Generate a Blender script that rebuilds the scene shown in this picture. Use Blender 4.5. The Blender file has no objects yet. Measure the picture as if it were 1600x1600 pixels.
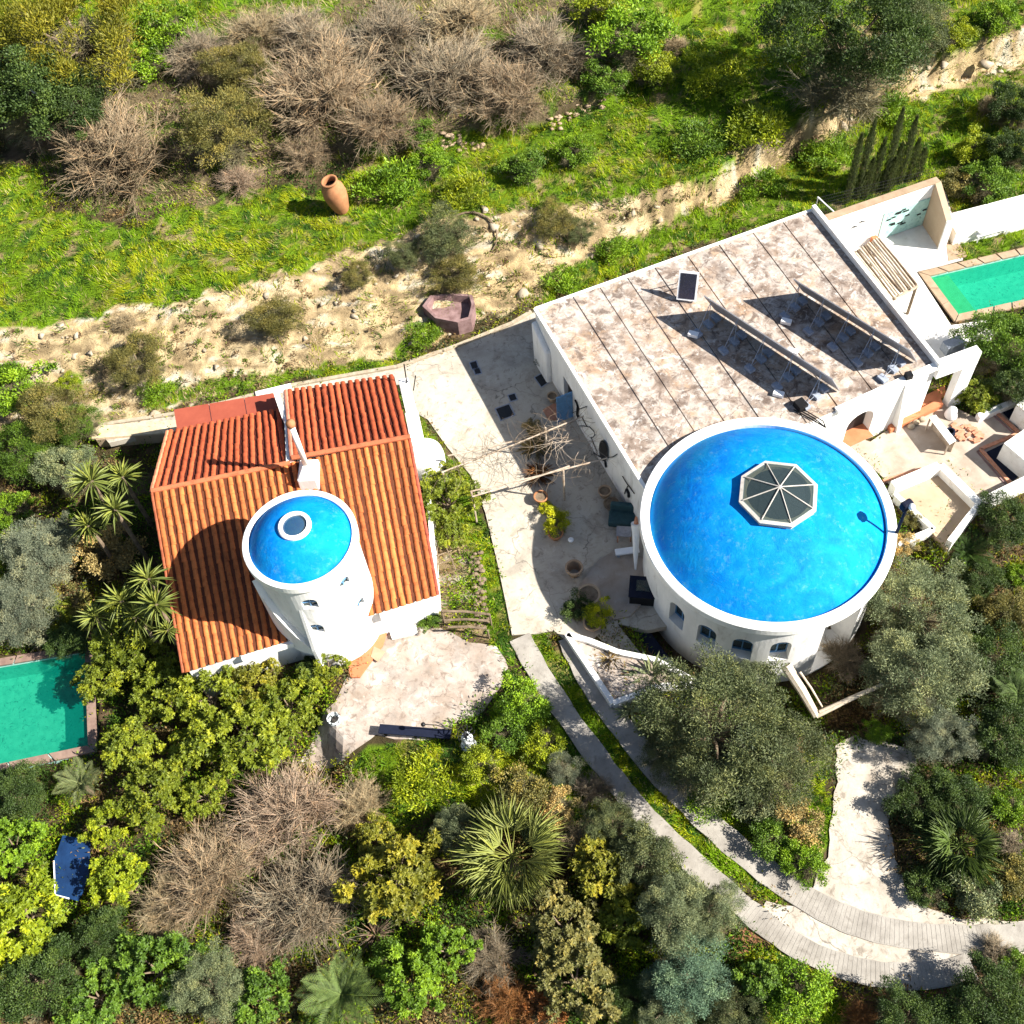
import bpy, bmesh, math, random
import numpy as np
from mathutils import Vector, Matrix

random.seed(7)
rng = np.random.default_rng(11)
R_ = math.radians
scene = bpy.context.scene
COL = scene.collection

# ------------------------------------------------------------------ camera
FPX = 1800.0                      # focal length in photo pixels (1600 px wide)
CAM_H = 46.0
_d = np.array([940.0 - 800.0, -(1960.0 - 800.0), -FPX]); _d /= np.linalg.norm(_d)
_x = np.array([1.0, 0, 0]) - _d[0] * _d; _x /= np.linalg.norm(_x)
_z = -_d
_y = np.cross(_z, _x)
RW = np.array([_x, _y, _z])       # rows: world axes seen from the camera
_w = RW @ np.array([0, 0, -FPX]); OFF = _w * (CAM_H / -_w[2]); OFF[2] = 0.0
CAM = np.array([0, 0, CAM_H]) - OFF

cam_data = bpy.data.cameras.new('camera')
cam = bpy.data.objects.new('camera', cam_data); COL.objects.link(cam)
cam_data.sensor_width = 36.0
cam_data.lens = 36.0 * FPX / 1600.0
cam_data.clip_end = 3000.0
M4 = Matrix([list(RW[0]) + [CAM[0]], list(RW[1]) + [CAM[1]], list(RW[2]) + [CAM[2]], [0, 0, 0, 1]])
cam.matrix_world = M4
scene.camera = cam

# ------------------------------------------------------------------ light
SUN_EL, SUN_AZ = R_(40.0), R_(-12.6)           # azimuth measured from +X towards +Y
world = bpy.data.worlds.new('World'); scene.world = world
world.use_nodes = True
wn = world.node_tree
bg = wn.nodes['Background']
sky = wn.nodes.new('ShaderNodeTexSky'); sky.sky_type = 'NISHITA'; sky.sun_disc = False
sky.sun_elevation = SUN_EL
sky.sun_rotation = math.pi / 2 - SUN_AZ
sky.altitude = 50
wn.links.new(sky.outputs[0], bg.inputs[0])
bg.inputs[1].default_value = 0.053
sun_data = bpy.data.lights.new('sun', 'SUN'); sun = bpy.data.objects.new('sun', sun_data); COL.objects.link(sun)
sun_data.energy = 5.0; sun_data.angle = R_(0.53); sun_data.color = (1.0, 0.95, 0.86)
SUNV = Vector((math.cos(SUN_EL) * math.cos(SUN_AZ), math.cos(SUN_EL) * math.sin(SUN_AZ), math.sin(SUN_EL)))
sun.rotation_euler = SUNV.to_track_quat('Z', 'Y').to_euler()
sun.location = (40, -10, 60)
vs = scene.view_settings
vs.view_transform = 'Standard'; vs.look = 'None'; vs.gamma = 1.0; vs.use_curve_mapping = False
vs.exposure = 1.47
scene.cycles.max_bounces = 6
scene.cycles.transparent_max_bounces = 6

# ------------------------------------------------------------------ pixel <-> place
def g(px, py, z=0.0):
    w = RW @ np.array([px - 800.0, -(py - 800.0), -FPX])
    t = (CAM_H - z) / (-w[2])
    return np.array([w[0] * t + CAM[0], w[1] * t + CAM[1], z])

def to_px(P):
    P = np.asarray(P, float)
    v = (P - CAM) @ RW
    return np.stack([800 + FPX * v[..., 0] / -v[..., 2], 800 - FPX * v[..., 1] / -v[..., 2]], -1)

def ppm(px, py, z=0.0):          # metres per photo pixel there (sideways)
    return float(np.linalg.norm(g(px + 1, py, z) - g(px, py, z)))

def cyl_hit(px, py, c, r):       # angle and height at which a wall of that radius is seen
    w = RW @ np.array([px - 800.0, -(py - 800.0), -FPX])
    o = CAM[:2] - c[:2]
    a = w[:2] @ w[:2]; b = 2 * o @ w[:2]; cc = o @ o - r * r
    t = (-b - math.sqrt(max(b * b - 4 * a * cc, 0))) / (2 * a)
    p = CAM + w * t
    return math.atan2(p[1] - c[1], p[0] - c[0]), p[2]

# ------------------------------------------------------------------ noise
_lat = rng.random((256, 256))
def vnoise(x, y, s):
    x = np.asarray(x) / s + 1000.3; y = np.asarray(y) / s + 1000.7
    xi = np.floor(x).astype(int); yi = np.floor(y).astype(int)
    fx = x - xi; fy = y - yi; fx = fx * fx * (3 - 2 * fx); fy = fy * fy * (3 - 2 * fy)
    a = _lat[xi % 256, yi % 256]; b = _lat[(xi + 1) % 256, yi % 256]
    c = _lat[xi % 256, (yi + 1) % 256]; d = _lat[(xi + 1) % 256, (yi + 1) % 256]
    return (a * (1 - fx) + b * fx) * (1 - fy) + (c * (1 - fx) + d * fx) * fy
def fbm(x, y, s, o=4):
    v = 0; a = .5; t = 0
    for i in range(o):
        v = v + a * vnoise(x + 17 * i, y - 31 * i, s / 2 ** i); t += a; a *= .5
    return v / t
def sstep(e0, e1, v):
    t = np.clip((v - e0) / (e1 - e0), 0, 1); return t * t * (3 - 2 * t)
def inpoly(x, y, poly):
    x = np.asarray(x); y = np.asarray(y); r = np.zeros(x.shape, bool); n = len(poly)
    for i in range(n):
        x0, y0 = poly[i][:2]; x1, y1 = poly[(i + 1) % n][:2]
        if y0 == y1: continue
        c = ((y0 > y) != (y1 > y)) & (x < (x1 - x0) * (y - y0) / (y1 - y0) + x0)
        r ^= c
    return r
def pdist(x, y, poly):           # signed distance, positive inside
    x = np.asarray(x, float); y = np.asarray(y, float); best = np.full(x.shape, 1e9); n = len(poly)
    for i in range(n):
        x0, y0 = poly[i][:2]; x1, y1 = poly[(i + 1) % n][:2]
        dx, dy = x1 - x0, y1 - y0
        t = np.clip(((x - x0) * dx + (y - y0) * dy) / (dx * dx + dy * dy + 1e-9), 0, 1)
        best = np.minimum(best, np.hypot(x - x0 - t * dx, y - y0 - t * dy))
    return np.where(inpoly(x, y, poly), best, -best)

# ------------------------------------------------------------------ terrain heights
BANK_FOOT = [(-500, 690), (0, 650), (200, 622), (420, 588), (640, 548), (760, 492), (880, 425), (1000, 372), (1130, 305), (1260, 225), (1400, 150), (1600, 92), (2000, 20)]
BANK_TOP = [(-500, 560), (0, 528), (180, 498), (350, 458), (560, 400), (700, 345), (830, 330), (960, 318), (1100, 280), (1240, 195), (1390, 112), (1600, 52), (2000, -30)]
WALL2 = [(-500, 240), (0, 235), (300, 262), (560, 252), (720, 218), (900, 186), (985, 130), (1100, 20), (1300, -120), (2000, -500)]
BANK_H = 2.0
_f = np.array([g(a, b, 0)[:2] for a, b in BANK_FOOT]); _t = np.array([g(a, b, BANK_H)[:2] for a, b in BANK_TOP]); _s = np.array([g(a, b, 2.6)[:2] for a, b in WALL2])
LOW = [(-500, 695), (165, 692), (262, 684), (265, 800), (290, 1055), (500, 1082), (540, 1195), (700, 1235), (850, 1290), (1000, 1400), (1120, 1500), (1250, 1720), (-600, 1900)]
LOW_W = [g(a, b, -0.7)[:2] for a, b in LOW]
PIT = [(1000, 955), (975, 985), (1010, 1040), (1080, 1090), (1150, 1180), (1290, 1180), (1420, 1120), (1480, 900), (1540, 845), (1700, 760), (1700, 1100), (1500, 1150), (1440, 1190), (1290, 1200), (1200, 1240), (1060, 1120), (985, 1060), (950, 1000), (940, 960)]
PIT = [(1000, 940), (985, 980), (1030, 1040), (1100, 1075), (1180, 1130), (1290, 1165), (1420, 1120), (1700, 1000), (1700, 760), (1540, 845), (1470, 880), (1420, 860), (1300, 960)]
PIT_W = [g(a, b, -0.5)[:2] for a, b in PIT]
POOL_A = [g(1452, 432, 0)[:2], g(1760, 360, 0)[:2], g(1800, 425, 0)[:2], g(1497, 492, 0)[:2]]
POOL_B = [g(-260, 1085, -.9)[:2], g(133, 1018, -.9)[:2], g(138, 1165, -.9)[:2], g(-240, 1245, -.9)[:2]]
LOW_H = 1.0

def H(x, y, pools=False):
    x = np.asarray(x, float); y = np.asarray(y, float)
    yf = np.interp(x, _f[:, 0], _f[:, 1]) + (fbm(x, y, 2.4) - .5) * 1.0
    yt = np.interp(x, _t[:, 0], _t[:, 1]) + (fbm(x + 40, y, 2.4) - .5) * 1.2
    ys = np.interp(x, _s[:, 0], _s[:, 1]) + (fbm(x, y + 60, 3.0) - .5) * 1.4
    t = np.clip((y - yf) / np.maximum(yt - yf, .5), 0, 1)
    # an eroded face: steps and gullies
    tt = t + .11 * np.sin(t * 6.283 * 2 + 2 * fbm(x, y, 2)) * sstep(.35, .55, fbm(x, y, 3)) * np.sin(np.pi * np.clip(t, 0, 1))
    z = BANK_H * np.clip(tt, 0, 1)
    face = (t > 0) & (t < 1)
    z = z + face * ((fbm(x * .7, y * 2.4, 1.0, 5) - .5) * .9 + (np.abs(fbm(x * .8 + 9, y * 2.2, 1.5, 4) - .5) * -1.3 + .1)) * np.sin(np.pi * np.clip(t, 0, 1))
    z = z + 1.1 * sstep(0, .8, y - ys)
    far = np.maximum(y - yt, 0)
    z = z + .045 * np.minimum(far, 60) + (fbm(x, y, 3.5) - .5) * .7 * sstep(0, 2, far)
    low = np.minimum(sstep(-.3, .9, pdist(x, y, LOW_W)), 1)
    z = z - LOW_H * low - .02 * low * np.maximum(-12 - y, 0)
    z = z - 1.25 * sstep(-.2, .5, pdist(x, y, PIT_W))
    flat = 1 - sstep(0, 1.5, y - yf + 0 * x)
    z = z - .06 * flat + flat * (fbm(x, y, 1.3) - .5) * .10
    if pools:
        for P in (POOL_A, POOL_B):
            z = np.where(pdist(x, y, P) > -.32, -2.6, z)
    return z

def h1(x, y): return float(H(np.array([x]), np.array([y]))[0])
def gt(px, py, dz=0.0):          # the point of the terrain (plus dz) seen at a pixel
    z = 0.0
    for _ in range(12):
        p = g(px, py, z + dz); z = .5 * z + .5 * h1(p[0], p[1])
    p = g(px, py, z + dz); return np.array([p[0], p[1], z])

# ------------------------------------------------------------------ object helpers
def tag(o, label=None, cat=None, group=None, kind=None):
    if label: o['label'] = label
    if cat: o['category'] = cat
    if group: o['group'] = group
    if kind: o['kind'] = kind
    return o
def thing(name, label, cat, loc=(0, 0, 0), rz=0.0, group=None):
    o = bpy.data.objects.new(name, None); COL.objects.link(o)
    o.location = [float(v) for v in loc]; o.rotation_euler[2] = rz; o.empty_display_size = .3
    return tag(o, label, cat, group)
def link_mesh(name, me, parent=None, color=None):
    o = bpy.data.objects.new(name, me); COL.objects.link(o)
    if parent: o.parent = parent
    if color is not None: o.color = (*color, 1)
    return o
def build(name, bm, m, parent=None, smooth=False, local=False, color=None, bevel=0):
    """turn a bmesh written in world coordinates into ONE object (relative to its thing)"""
    me = bpy.data.meshes.new(name)
    bmesh.ops.recalc_face_normals(bm, faces=bm.faces)
    if parent is not None and not local:
        root = parent
        inv = Matrix.Identity(4)
        chain = []
        while root is not None: chain.append(root); root = root.parent
        mw = Matrix.Identity(4)
        for r in reversed(chain): mw = mw @ Matrix.LocRotScale(r.location, r.rotation_euler, r.scale)
        bm.transform(mw.inverted())
    bm.to_mesh(me); bm.free()
    if smooth:
        for p in me.polygons: p.use_smooth = True
    if m: me.materials.append(m)
    o = link_mesh(name, me, parent, color)
    if bevel:
        b = o.modifiers.new('bevel', 'BEVEL'); b.width = bevel; b.segments = 2; b.limit_method = 'ANGLE'
    return o
def struct(name, bm, m, **k):
    o = build(name, bm, m, **k); o['kind'] = 'structure'; return o
def np_mesh(name, V, F, m, tone=None, col=None, smooth=False):
    V = np.asarray(V, np.float32); F = np.asarray(F, np.int32)
    me = bpy.data.meshes.new(name); k = F.shape[1]
    me.vertices.add(len(V)); me.vertices.foreach_set('co', V.ravel())
    me.loops.add(F.size); me.loops.foreach_set('vertex_index', F.ravel())
    me.polygons.add(len(F)); me.polygons.foreach_set('loop_start', np.arange(0, F.size, k, dtype=np.int32))
    me.polygons.foreach_set('loop_total', np.full(len(F), k, np.int32))
    if smooth: me.polygons.foreach_set('use_smooth', np.ones(len(F), bool))
    me.update()
    if tone is not None:
        a = me.attributes.new('tone', 'FLOAT', 'POINT'); a.data.foreach_set('value', np.asarray(tone, np.float32))
    if col is not None:
        a = me.attributes.new('tint', 'FLOAT_COLOR', 'POINT')
        c = np.ones((len(V), 4), np.float32); c[:, :3] = col; a.data.foreach_set('color', c.ravel())
    if m: me.materials.append(m)
    return me
def box(bm, c, s, rz=0.0, M=None):
    mat = Matrix.Translation(Vector([float(v) for v in c])) @ Matrix.Rotation(rz, 4, 'Z') @ Matrix.Diagonal((s[0], s[1], s[2], 1))
    if M is not None: mat = M @ mat
    return bmesh.ops.create_cube(bm, size=1.0, matrix=mat)['verts']
def prism(bm, pts, z0, z1):
    """pts: xy or xyz list; z0, z1 numbers or lists -> closed prism"""
    n = len(pts)
    a = [bm.verts.new((float(p[0]), float(p[1]), float(z0[i] if hasattr(z0, '__len__') else z0))) for i, p in enumerate(pts)]
    b = [bm.verts.new((float(p[0]), float(p[1]), float(z1[i] if hasattr(z1, '__len__') else z1))) for i, p in enumerate(pts)]
    bm.faces.new(a[::-1]); bm.faces.new(b)
    for i in range(n): bm.faces.new((a[i], a[(i + 1) % n], b[(i + 1) % n], b[i]))
def wallseg(bm, p, q, th, z0, z1, z1b=None):
    p = np.array(p[:2], float); q = np.array(q[:2], float); d = (q - p) / np.linalg.norm(q - p); n = np.array([-d[1], d[0]]) * th / 2
    z1b = z1 if z1b is None else z1b
    prism(bm, [p + n, p - n, q - n, q + n], z0, [z1, z1, z1b, z1b])
def lathe(bm, prof, c=(0, 0, 0), n=48, a0=0.0, a1=2 * math.pi, cap=False):
    full = abs(a1 - a0 - 2 * math.pi) < 1e-6
    k = n if full else n + 1
    rings = []
    for r, z in prof:
        rings.append([bm.verts.new((c[0] + r * math.cos(a0 + (a1 - a0) * i / n), c[1] + r * math.sin(a0 + (a1 - a0) * i / n), c[2] + z)) for i in range(k)])
    for j in range(len(rings) - 1):
        for i in range(n):
            i2 = (i + 1) % k
            bm.faces.new((rings[j][i], rings[j][i2], rings[j + 1][i2], rings[j + 1][i]))
    if cap:
        bm.faces.new(rings[0][::-1]); bm.faces.new(rings[-1])
    return rings
def tube(bm, pts, r, n=6, r2=None):
    pts = [Vector([float(v) for v in p]) for p in pts]; rings = []
    r2 = r if r2 is None else r2
    for i, p in enumerate(pts):
        d = (pts[min(i + 1, len(pts) - 1)] - pts[max(i - 1, 0)]).normalized()
        u = d.cross(Vector((.13, .31, .94))).normalized()
        if u.length < .5: u = d.cross(Vector((1, 0, 0))).normalized()
        v = d.cross(u); rr = r + (r2 - r) * i / max(len(pts) - 1, 1)
        rings.append([bm.verts.new(p + (u * math.cos(6.2832 * k / n) + v * math.sin(6.2832 * k / n)) * rr) for k in range(n)])
    for a, b in zip(rings, rings[1:]):
        for k in range(n): bm.faces.new((a[k], a[(k + 1) % n], b[(k + 1) % n], b[k]))
    bm.faces.new(rings[0][::-1]); bm.faces.new(rings[-1])
def arch_pts(w, h, n=8):         # outline of an arched opening, x right, y up
    pts = [(-w / 2, 0), (w / 2, 0)]
    for i in range(n + 1):
        a = math.pi * i / n; pts.append((w / 2 * math.cos(a), h - w / 2 + w / 2 * math.sin(a)))
    return pts
def extrude_outline(bm, pts, M, depth):
    a = [bm.verts.new(M @ Vector((p[0], -depth / 2, p[1]))) for p in pts]
    b = [bm.verts.new(M @ Vector((p[0], depth / 2, p[1]))) for p in pts]
    n = len(pts); bm.faces.new(a); bm.faces.new(b[::-1])
    for i in range(n): bm.faces.new((a[i], b[i], b[(i + 1) % n], a[(i + 1) % n]))
def cut(obj, cutters):
    """cut a list of bmeshes (in obj's own space) out of obj"""
    tmp = []
    for cb in cutters:
        bmesh.ops.recalc_face_normals(cb, faces=cb.faces)
        me = bpy.data.meshes.new('cutter'); cb.to_mesh(me); cb.free()
        c = bpy.data.objects.new('cutter', me); COL.objects.link(c); c.parent = obj.parent; tmp.append(c)
        md = obj.modifiers.new('cut', 'BOOLEAN'); md.object = c; md.solver = 'EXACT'; md.operation = 'DIFFERENCE'
    bpy.context.view_layer.update()
    dg = bpy.context.evaluated_depsgraph_get()
    new = bpy.data.meshes.new_from_object(obj.evaluated_get(dg))
    obj.modifiers.clear(); old = obj.data; obj.data = new; bpy.data.meshes.remove(old)
    for c in tmp: me = c.data; bpy.data.objects.remove(c); bpy.data.meshes.remove(me)

# ------------------------------------------------------------------ materials
def newmat(name):
    m = bpy.data.materials.new(name); m.use_nodes = True
    nt = m.node_tree; b = nt.nodes['Principled BSDF']; return m, nt, b
def N(nt, t, **k):
    n = nt.nodes.new(t)
    for a, v in k.items(): setattr(n, a, v)
    return n
def ramp(nt, fac, stops):
    r = N(nt, 'ShaderNodeValToRGB'); el = r.color_ramp.elements
    while len(el) < len(stops): el.new(.5)
    for e, (p, c) in zip(el, stops): e.position = p; e.color = (*c, 1) if len(c) == 3 else c
    nt.links.new(fac, r.inputs[0]); return r.outputs[0]
def pos(nt, scale=(1, 1, 1), rot=0):
    gp = N(nt, 'ShaderNodeNewGeometry'); mp = N(nt, 'ShaderNodeMapping')
    mp.inputs['Scale'].default_value = scale; mp.inputs['Rotation'].default_value = (0, 0, rot)
    nt.links.new(gp.outputs['Position'], mp.inputs[0]); return mp.outputs[0]
def noise(nt, vec, scale, detail=5, rough=.6, dist=0):
    n = N(nt, 'ShaderNodeTexNoise'); n.inputs['Scale'].default_value = scale; n.inputs['Detail'].default_value = detail
    n.inputs['Roughness'].default_value = rough; n.inputs['Distortion'].default_value = dist
    if vec is not None: nt.links.new(vec, n.inputs['Vector'])
    return n.outputs[0]
def mixc(nt, a, b, fac, mode='MIX'):
    m = N(nt, 'ShaderNodeMix', data_type='RGBA', blend_type=mode)
    for s, v in ((m.inputs[0], fac), (m.inputs[6], a), (m.inputs[7], b)):
        if hasattr(v, 'is_linked'): nt.links.new(v, s)
        elif isinstance(v, (int, float)): s.default_value = v
        else: s.default_value = (*v, 1)
    return m.outputs[2]
def bump(nt, b, h, strength, dist=.02):
    n = N(nt, 'ShaderNodeBump'); n.inputs['Strength'].default_value = strength; n.inputs['Distance'].default_value = dist
    nt.links.new(h, n.inputs['Height']); nt.links.new(n.outputs[0], b.inputs['Normal'])
def mottled(name, stops, scale=1.0, rough=.85, detail=6, bmp=.3, bscale=None, vscale=(1, 1, 1), rot=0, spec=.3, dist=0, dirt=None, crack=None):
    """stops: ramp over noise; dirt: (colour, noise scale, threshold, strength)"""
    m, nt, b = newmat(name); p = pos(nt, vscale, rot)
    c = ramp(nt, noise(nt, p, scale, detail, .62, dist), stops)
    for dd in (dirt or []):
        dc, ds, th, st = dd
        f = ramp(nt, noise(nt, p, ds, 8, .72, .6), [(th, (0, 0, 0)), (th + .12, (st, st, st))])
        c = mixc(nt, c, dc, f)
    for ks, kw, kc, kf in (crack or []):       # irregular hairline cracks
        v = N(nt, 'ShaderNodeTexVoronoi', feature='DISTANCE_TO_EDGE'); v.inputs['Scale'].default_value = ks
        wob = N(nt, 'ShaderNodeTexNoise'); wob.inputs['Scale'].default_value = ks * 1.6; wob.inputs['Detail'].default_value = 5; nt.links.new(p, wob.inputs['Vector'])
        va = N(nt, 'ShaderNodeVectorMath', operation='MULTIPLY_ADD'); nt.links.new(wob.outputs['Color'], va.inputs[0]); va.inputs[1].default_value = (.9 / ks,) * 3; nt.links.new(p, va.inputs[2])
        nt.links.new(va.outputs[0], v.inputs['Vector'])
        f = ramp(nt, v.outputs['Distance'], [(0, (kf, kf, kf)), (kw, (0, 0, 0))])
        f = mixc(nt, (0, 0, 0), f, ramp(nt, noise(nt, p, ks * .7, 3), [(.42, (0, 0, 0)), (.56, (1, 1, 1))]))
        c = mixc(nt, c, kc, f)
    nt.links.new(c, b.inputs['Base Color']); b.inputs['Roughness'].default_value = rough
    b.inputs['Specular IOR Level'].default_value = spec
    if bmp: bump(nt, b, noise(nt, p, bscale or scale * 6, 6, .7), bmp, .03)
    return m
def plain(name, c, rough=.6, metal=0, spec=.4, var=.25):
    m, nt, b = newmat(name)
    cc = ramp(nt, noise(nt, pos(nt), 6, 4), [(.3, tuple(v * (1 - var) for v in c)), (.7, tuple(min(v * (1 + var * .5), 1) for v in c))])
    nt.links.new(cc, b.inputs['Base Color']); b.inputs['Roughness'].default_value = rough
    b.inputs['Metallic'].default_value = metal; b.inputs['Specular IOR Level'].default_value = spec; return m

M = {}
M['white'] = mottled('whitewash', [(.25, (.62, .61, .585)), (.6, (.78, .77, .745))], 1.2, .8, bmp=.3, bscale=9, vscale=(1, 1, .3),
                     dirt=[((.36, .33, .29), 1.5, .55, .5), ((.17, .15, .125), 4.5, .62, .5), ((.10, .09, .08), 11, .68, .6)])
M['rim'] = mottled('rim_whitewash', [(.3, (.74, .72, .67)), (.6, (.85, .84, .80))], 1.5, .8, bmp=.2, bscale=12,
                   dirt=[((.46, .37, .26), 1.6, .56, .6), ((.15, .12, .10), 5.2, .61, .6), ((.08, .07, .06), 12, .65, .7)])
M['tan_shade_plaster'] = mottled('ochre_shade_plaster', [(.3, (.33, .24, .155)), (.65, (.42, .32, .22))], .9, .85, bmp=.2, bscale=10, dirt=[((.36, .28, .19), 2, .6, .5)])  # plain tan plaster, also standing in for the shower side wall's shade
M['roofdeck'] = mottled('flat_roof_coating', [(.32, (.15, .11, .085)), (.43, (.27, .21, .17)), (.54, (.42, .37, .325)), (.70, (.33, .235, .16))], 1.0, .9, 10, bmp=.5, bscale=5, dist=.4,
                        dirt=[((.40, .25, .14), .45, .50, .55), ((.20, .18, .165), .30, .52, .55), ((.10, .07, .055), 1.5, .50, .85), ((.54, .51, .47), 2.6, .54, .9), ((.07, .05, .045), 5.5, .565, .8), ((.10, .075, .06), 14, .60, .7)], crack=[(.42, .012, (.08, .055, .045), .8)])
M['blue'] = None
M['cottagetile'] = None
M['concrete'] = mottled('court_concrete', [(.3, (.30, .265, .215)), (.5, (.42, .375, .305)), (.7, (.48, .435, .36))], .45, .9, 8, bmp=.3, bscale=6, dist=.3,
                        dirt=[((.25, .205, .155), .7, .52, .6), ((.13, .10, .075), 2.6, .55, .7), ((.19, .17, .145), .28, .53, .5), ((.56, .52, .46), 1.2, .57, .5), ((.10, .08, .06), 9, .63, .6)], crack=[(.35, .012, (.10, .085, .07), .8)])
M['patio'] = mottled('patio_concrete', [(.30, (.24, .185, .14)), (.45, (.32, .26, .215)), (.58, (.38, .325, .28)), (.75, (.54, .50, .45))], .8, .9, 10, bmp=.45, bscale=5, dist=.4,
                     dirt=[((.56, .52, .47), 1.3, .56, .8), ((.20, .18, .16), .5, .50, .6), ((.14, .10, .075), 2.8, .52, .7), ((.12, .09, .07), 7, .62, .6)], crack=[(.5, .012, (.14, .11, .09), .7)])
M['drive'] = mottled('driveway_concrete', [(.3, (.30, .255, .205)), (.5, (.41, .365, .305)), (.7, (.47, .43, .37))], .8, .9, 9, bmp=.4, bscale=7, dist=.3,
                     dirt=[((.15, .12, .09), 2.2, .52, .7), ((.50, .475, .43), 1.3, .57, .7), ((.10, .085, .065), 8, .63, .6)], crack=[(.45, .014, (.10, .085, .07), .9), (.9, .02, (.18, .15, .12), .5)])
M['strip'] = mottled('ribbed_strip_concrete', [(.3, (.21, .19, .165)), (.6, (.32, .295, .26))], 1.0, .9, 9, bmp=.5, bscale=8, dirt=[((.14, .12, .1), 2.6, .55, .55), ((.42, .39, .35), 4, .6, .5)])
M['terrace'] = mottled('terrace_tiles', [(.3, (.27, .21, .16)), (.5, (.35, .29, .235)), (.72, (.41, .355, .30))], 1.0, .85, 9, bmp=.3, bscale=6, dist=.3,
                       dirt=[((.47, .42, .36), 1.8, .57, .6), ((.19, .14, .10), 3.5, .58, .5)])
M['poolside'] = mottled('whitewashed_floor', [(.3, (.58, .55, .51)), (.6, (.72, .70, .67))], .8, .85, 8, bmp=.2, dirt=[((.36, .31, .26), 2.2, .57, .5), ((.2, .17, .14), 7, .64, .5)])
M['coping'] = mottled('pool_coping_stone', [(.3, (.27, .185, .115)), (.7, (.38, .28, .19))], 2.0, .8, 6, bmp=.3, bscale=9)
M['darkcoping'] = mottled('weathered_coping_stone', [(.3, (.16, .10, .08)), (.7, (.26, .18, .14))], 2.0, .8, 6, bmp=.3, bscale=9)
M['wood'] = mottled('weathered_wood', [(.3, (.26, .19, .13)), (.6, (.46, .38, .30)), (.8, (.6, .53, .45))], 2.2, .9, 8, bmp=.5, bscale=14)
M['bark'] = mottled('tree_bark', [(.3, (.10, .07, .045)), (.7, (.24, .18, .12))], 3, .95, 8, bmp=.8, bscale=12)
M['paledeadwood'] = mottled('bleached_wood', [(.3, (.40, .32, .23)), (.7, (.62, .54, .42))], 3, .9, 8, bmp=.5, bscale=12)
M['terracotta'] = mottled('terracotta_clay', [(.3, (.25, .105, .045)), (.7, (.40, .185, .085))], 2.2, .8, 6, bmp=.3, dirt=[((.25, .12, .08), 2.5, .6, .5)])
M['redboard'] = mottled('red_roof_board', [(.3, (.24, .050, .028)), (.7, (.31, .072, .04))], 1.2, .75, 5, bmp=.15)
M['doortile'] = mottled('door_terrace_tile', [(.3, (.42, .13, .055)), (.7, (.52, .19, .09))], 1.5, .7, 5, bmp=.15)
M['paleclay'] = mottled('pale_clay', [(.3, (.30, .19, .115)), (.7, (.44, .31, .20))], 2.5, .85, 6, bmp=.3, dirt=[((.14, .09, .06), 4, .58, .6)])
M['iron'] = plain('wrought_iron', (.02, .02, .022), .5, .6)
M['dark'] = plain('dark_opening', (.012, .012, .014), .6)
M['navy'] = plain('navy_canvas', (.006, .009, .024), .8, 0, .2)
M['bluecloth'] = mottled('shaded_blue_sheet', [(.3, (.005, .02, .065)), (.7, (.010, .04, .12))], 1.4, .5, 5, bmp=.5, bscale=3)  # blue darkened to hold the shade of the trees over the sheet
M['bluepaint'] = plain('blue_paint', (.12, .28, .50), .6)
M['teal'] = plain('dark_teal_fabric', (.02, .06, .07), .8)
M['greyframe'] = mottled('aged_frame_paint', [(.3, (.34, .31, .27)), (.7, (.52, .49, .45))], 3, .7, 6, bmp=.2)
M['capstone'] = mottled('earthy_capping', [(.3, (.42, .33, .20)), (.7, (.58, .50, .36))], 1.5, .9, 8, bmp=.8, bscale=5, dirt=[((.22, .15, .08), 2.2, .56, .6)])
M['metal'] = plain('galvanised_metal', (.34, .33, .34), .5, .3)
M['block'] = plain('ballast_concrete', (.27, .30, .36), .9)
M['panelglass'] = plain('solar_cell', (.012, .012, .035), .15, 0, .7)
M['whitepaint'] = plain('white_paint', (.80, .80, .80), .5, var=.05)
M['brick'] = mottled('loose_brick', [(.3, (.38, .16, .09)), (.7, (.56, .28, .18))], 5, .9, 5, bmp=.4)
M['stone'] = mottled('field_stone', [(.3, (.26, .205, .14)), (.7, (.42, .36, .27))], 3, .95, 7, bmp=.8, bscale=8)
M['pinkstone'] = mottled('pink_stone', [(.3, (.12, .065, .06)), (.6, (.25, .16, .155)), (.8, (.36, .26, .24))], 2, .9, 7, bmp=.6, bscale=6)
M['mosaic'] = mottled('white_mosaic', [(.45, (.05, .06, .06)), (.5, (.75, .78, .78))], 9, .4, 2, bmp=.3)
M['turquoise'] = mottled('turquoise_tile', [(.3, (.24, .46, .42)), (.6, (.42, .62, .56))], 3, .4, 5, bmp=.1, dirt=[((.03, .08, .09), 5, .55, .8)])
M['netting'] = plain('black_net', (.02, .02, .022), .9)

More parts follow.
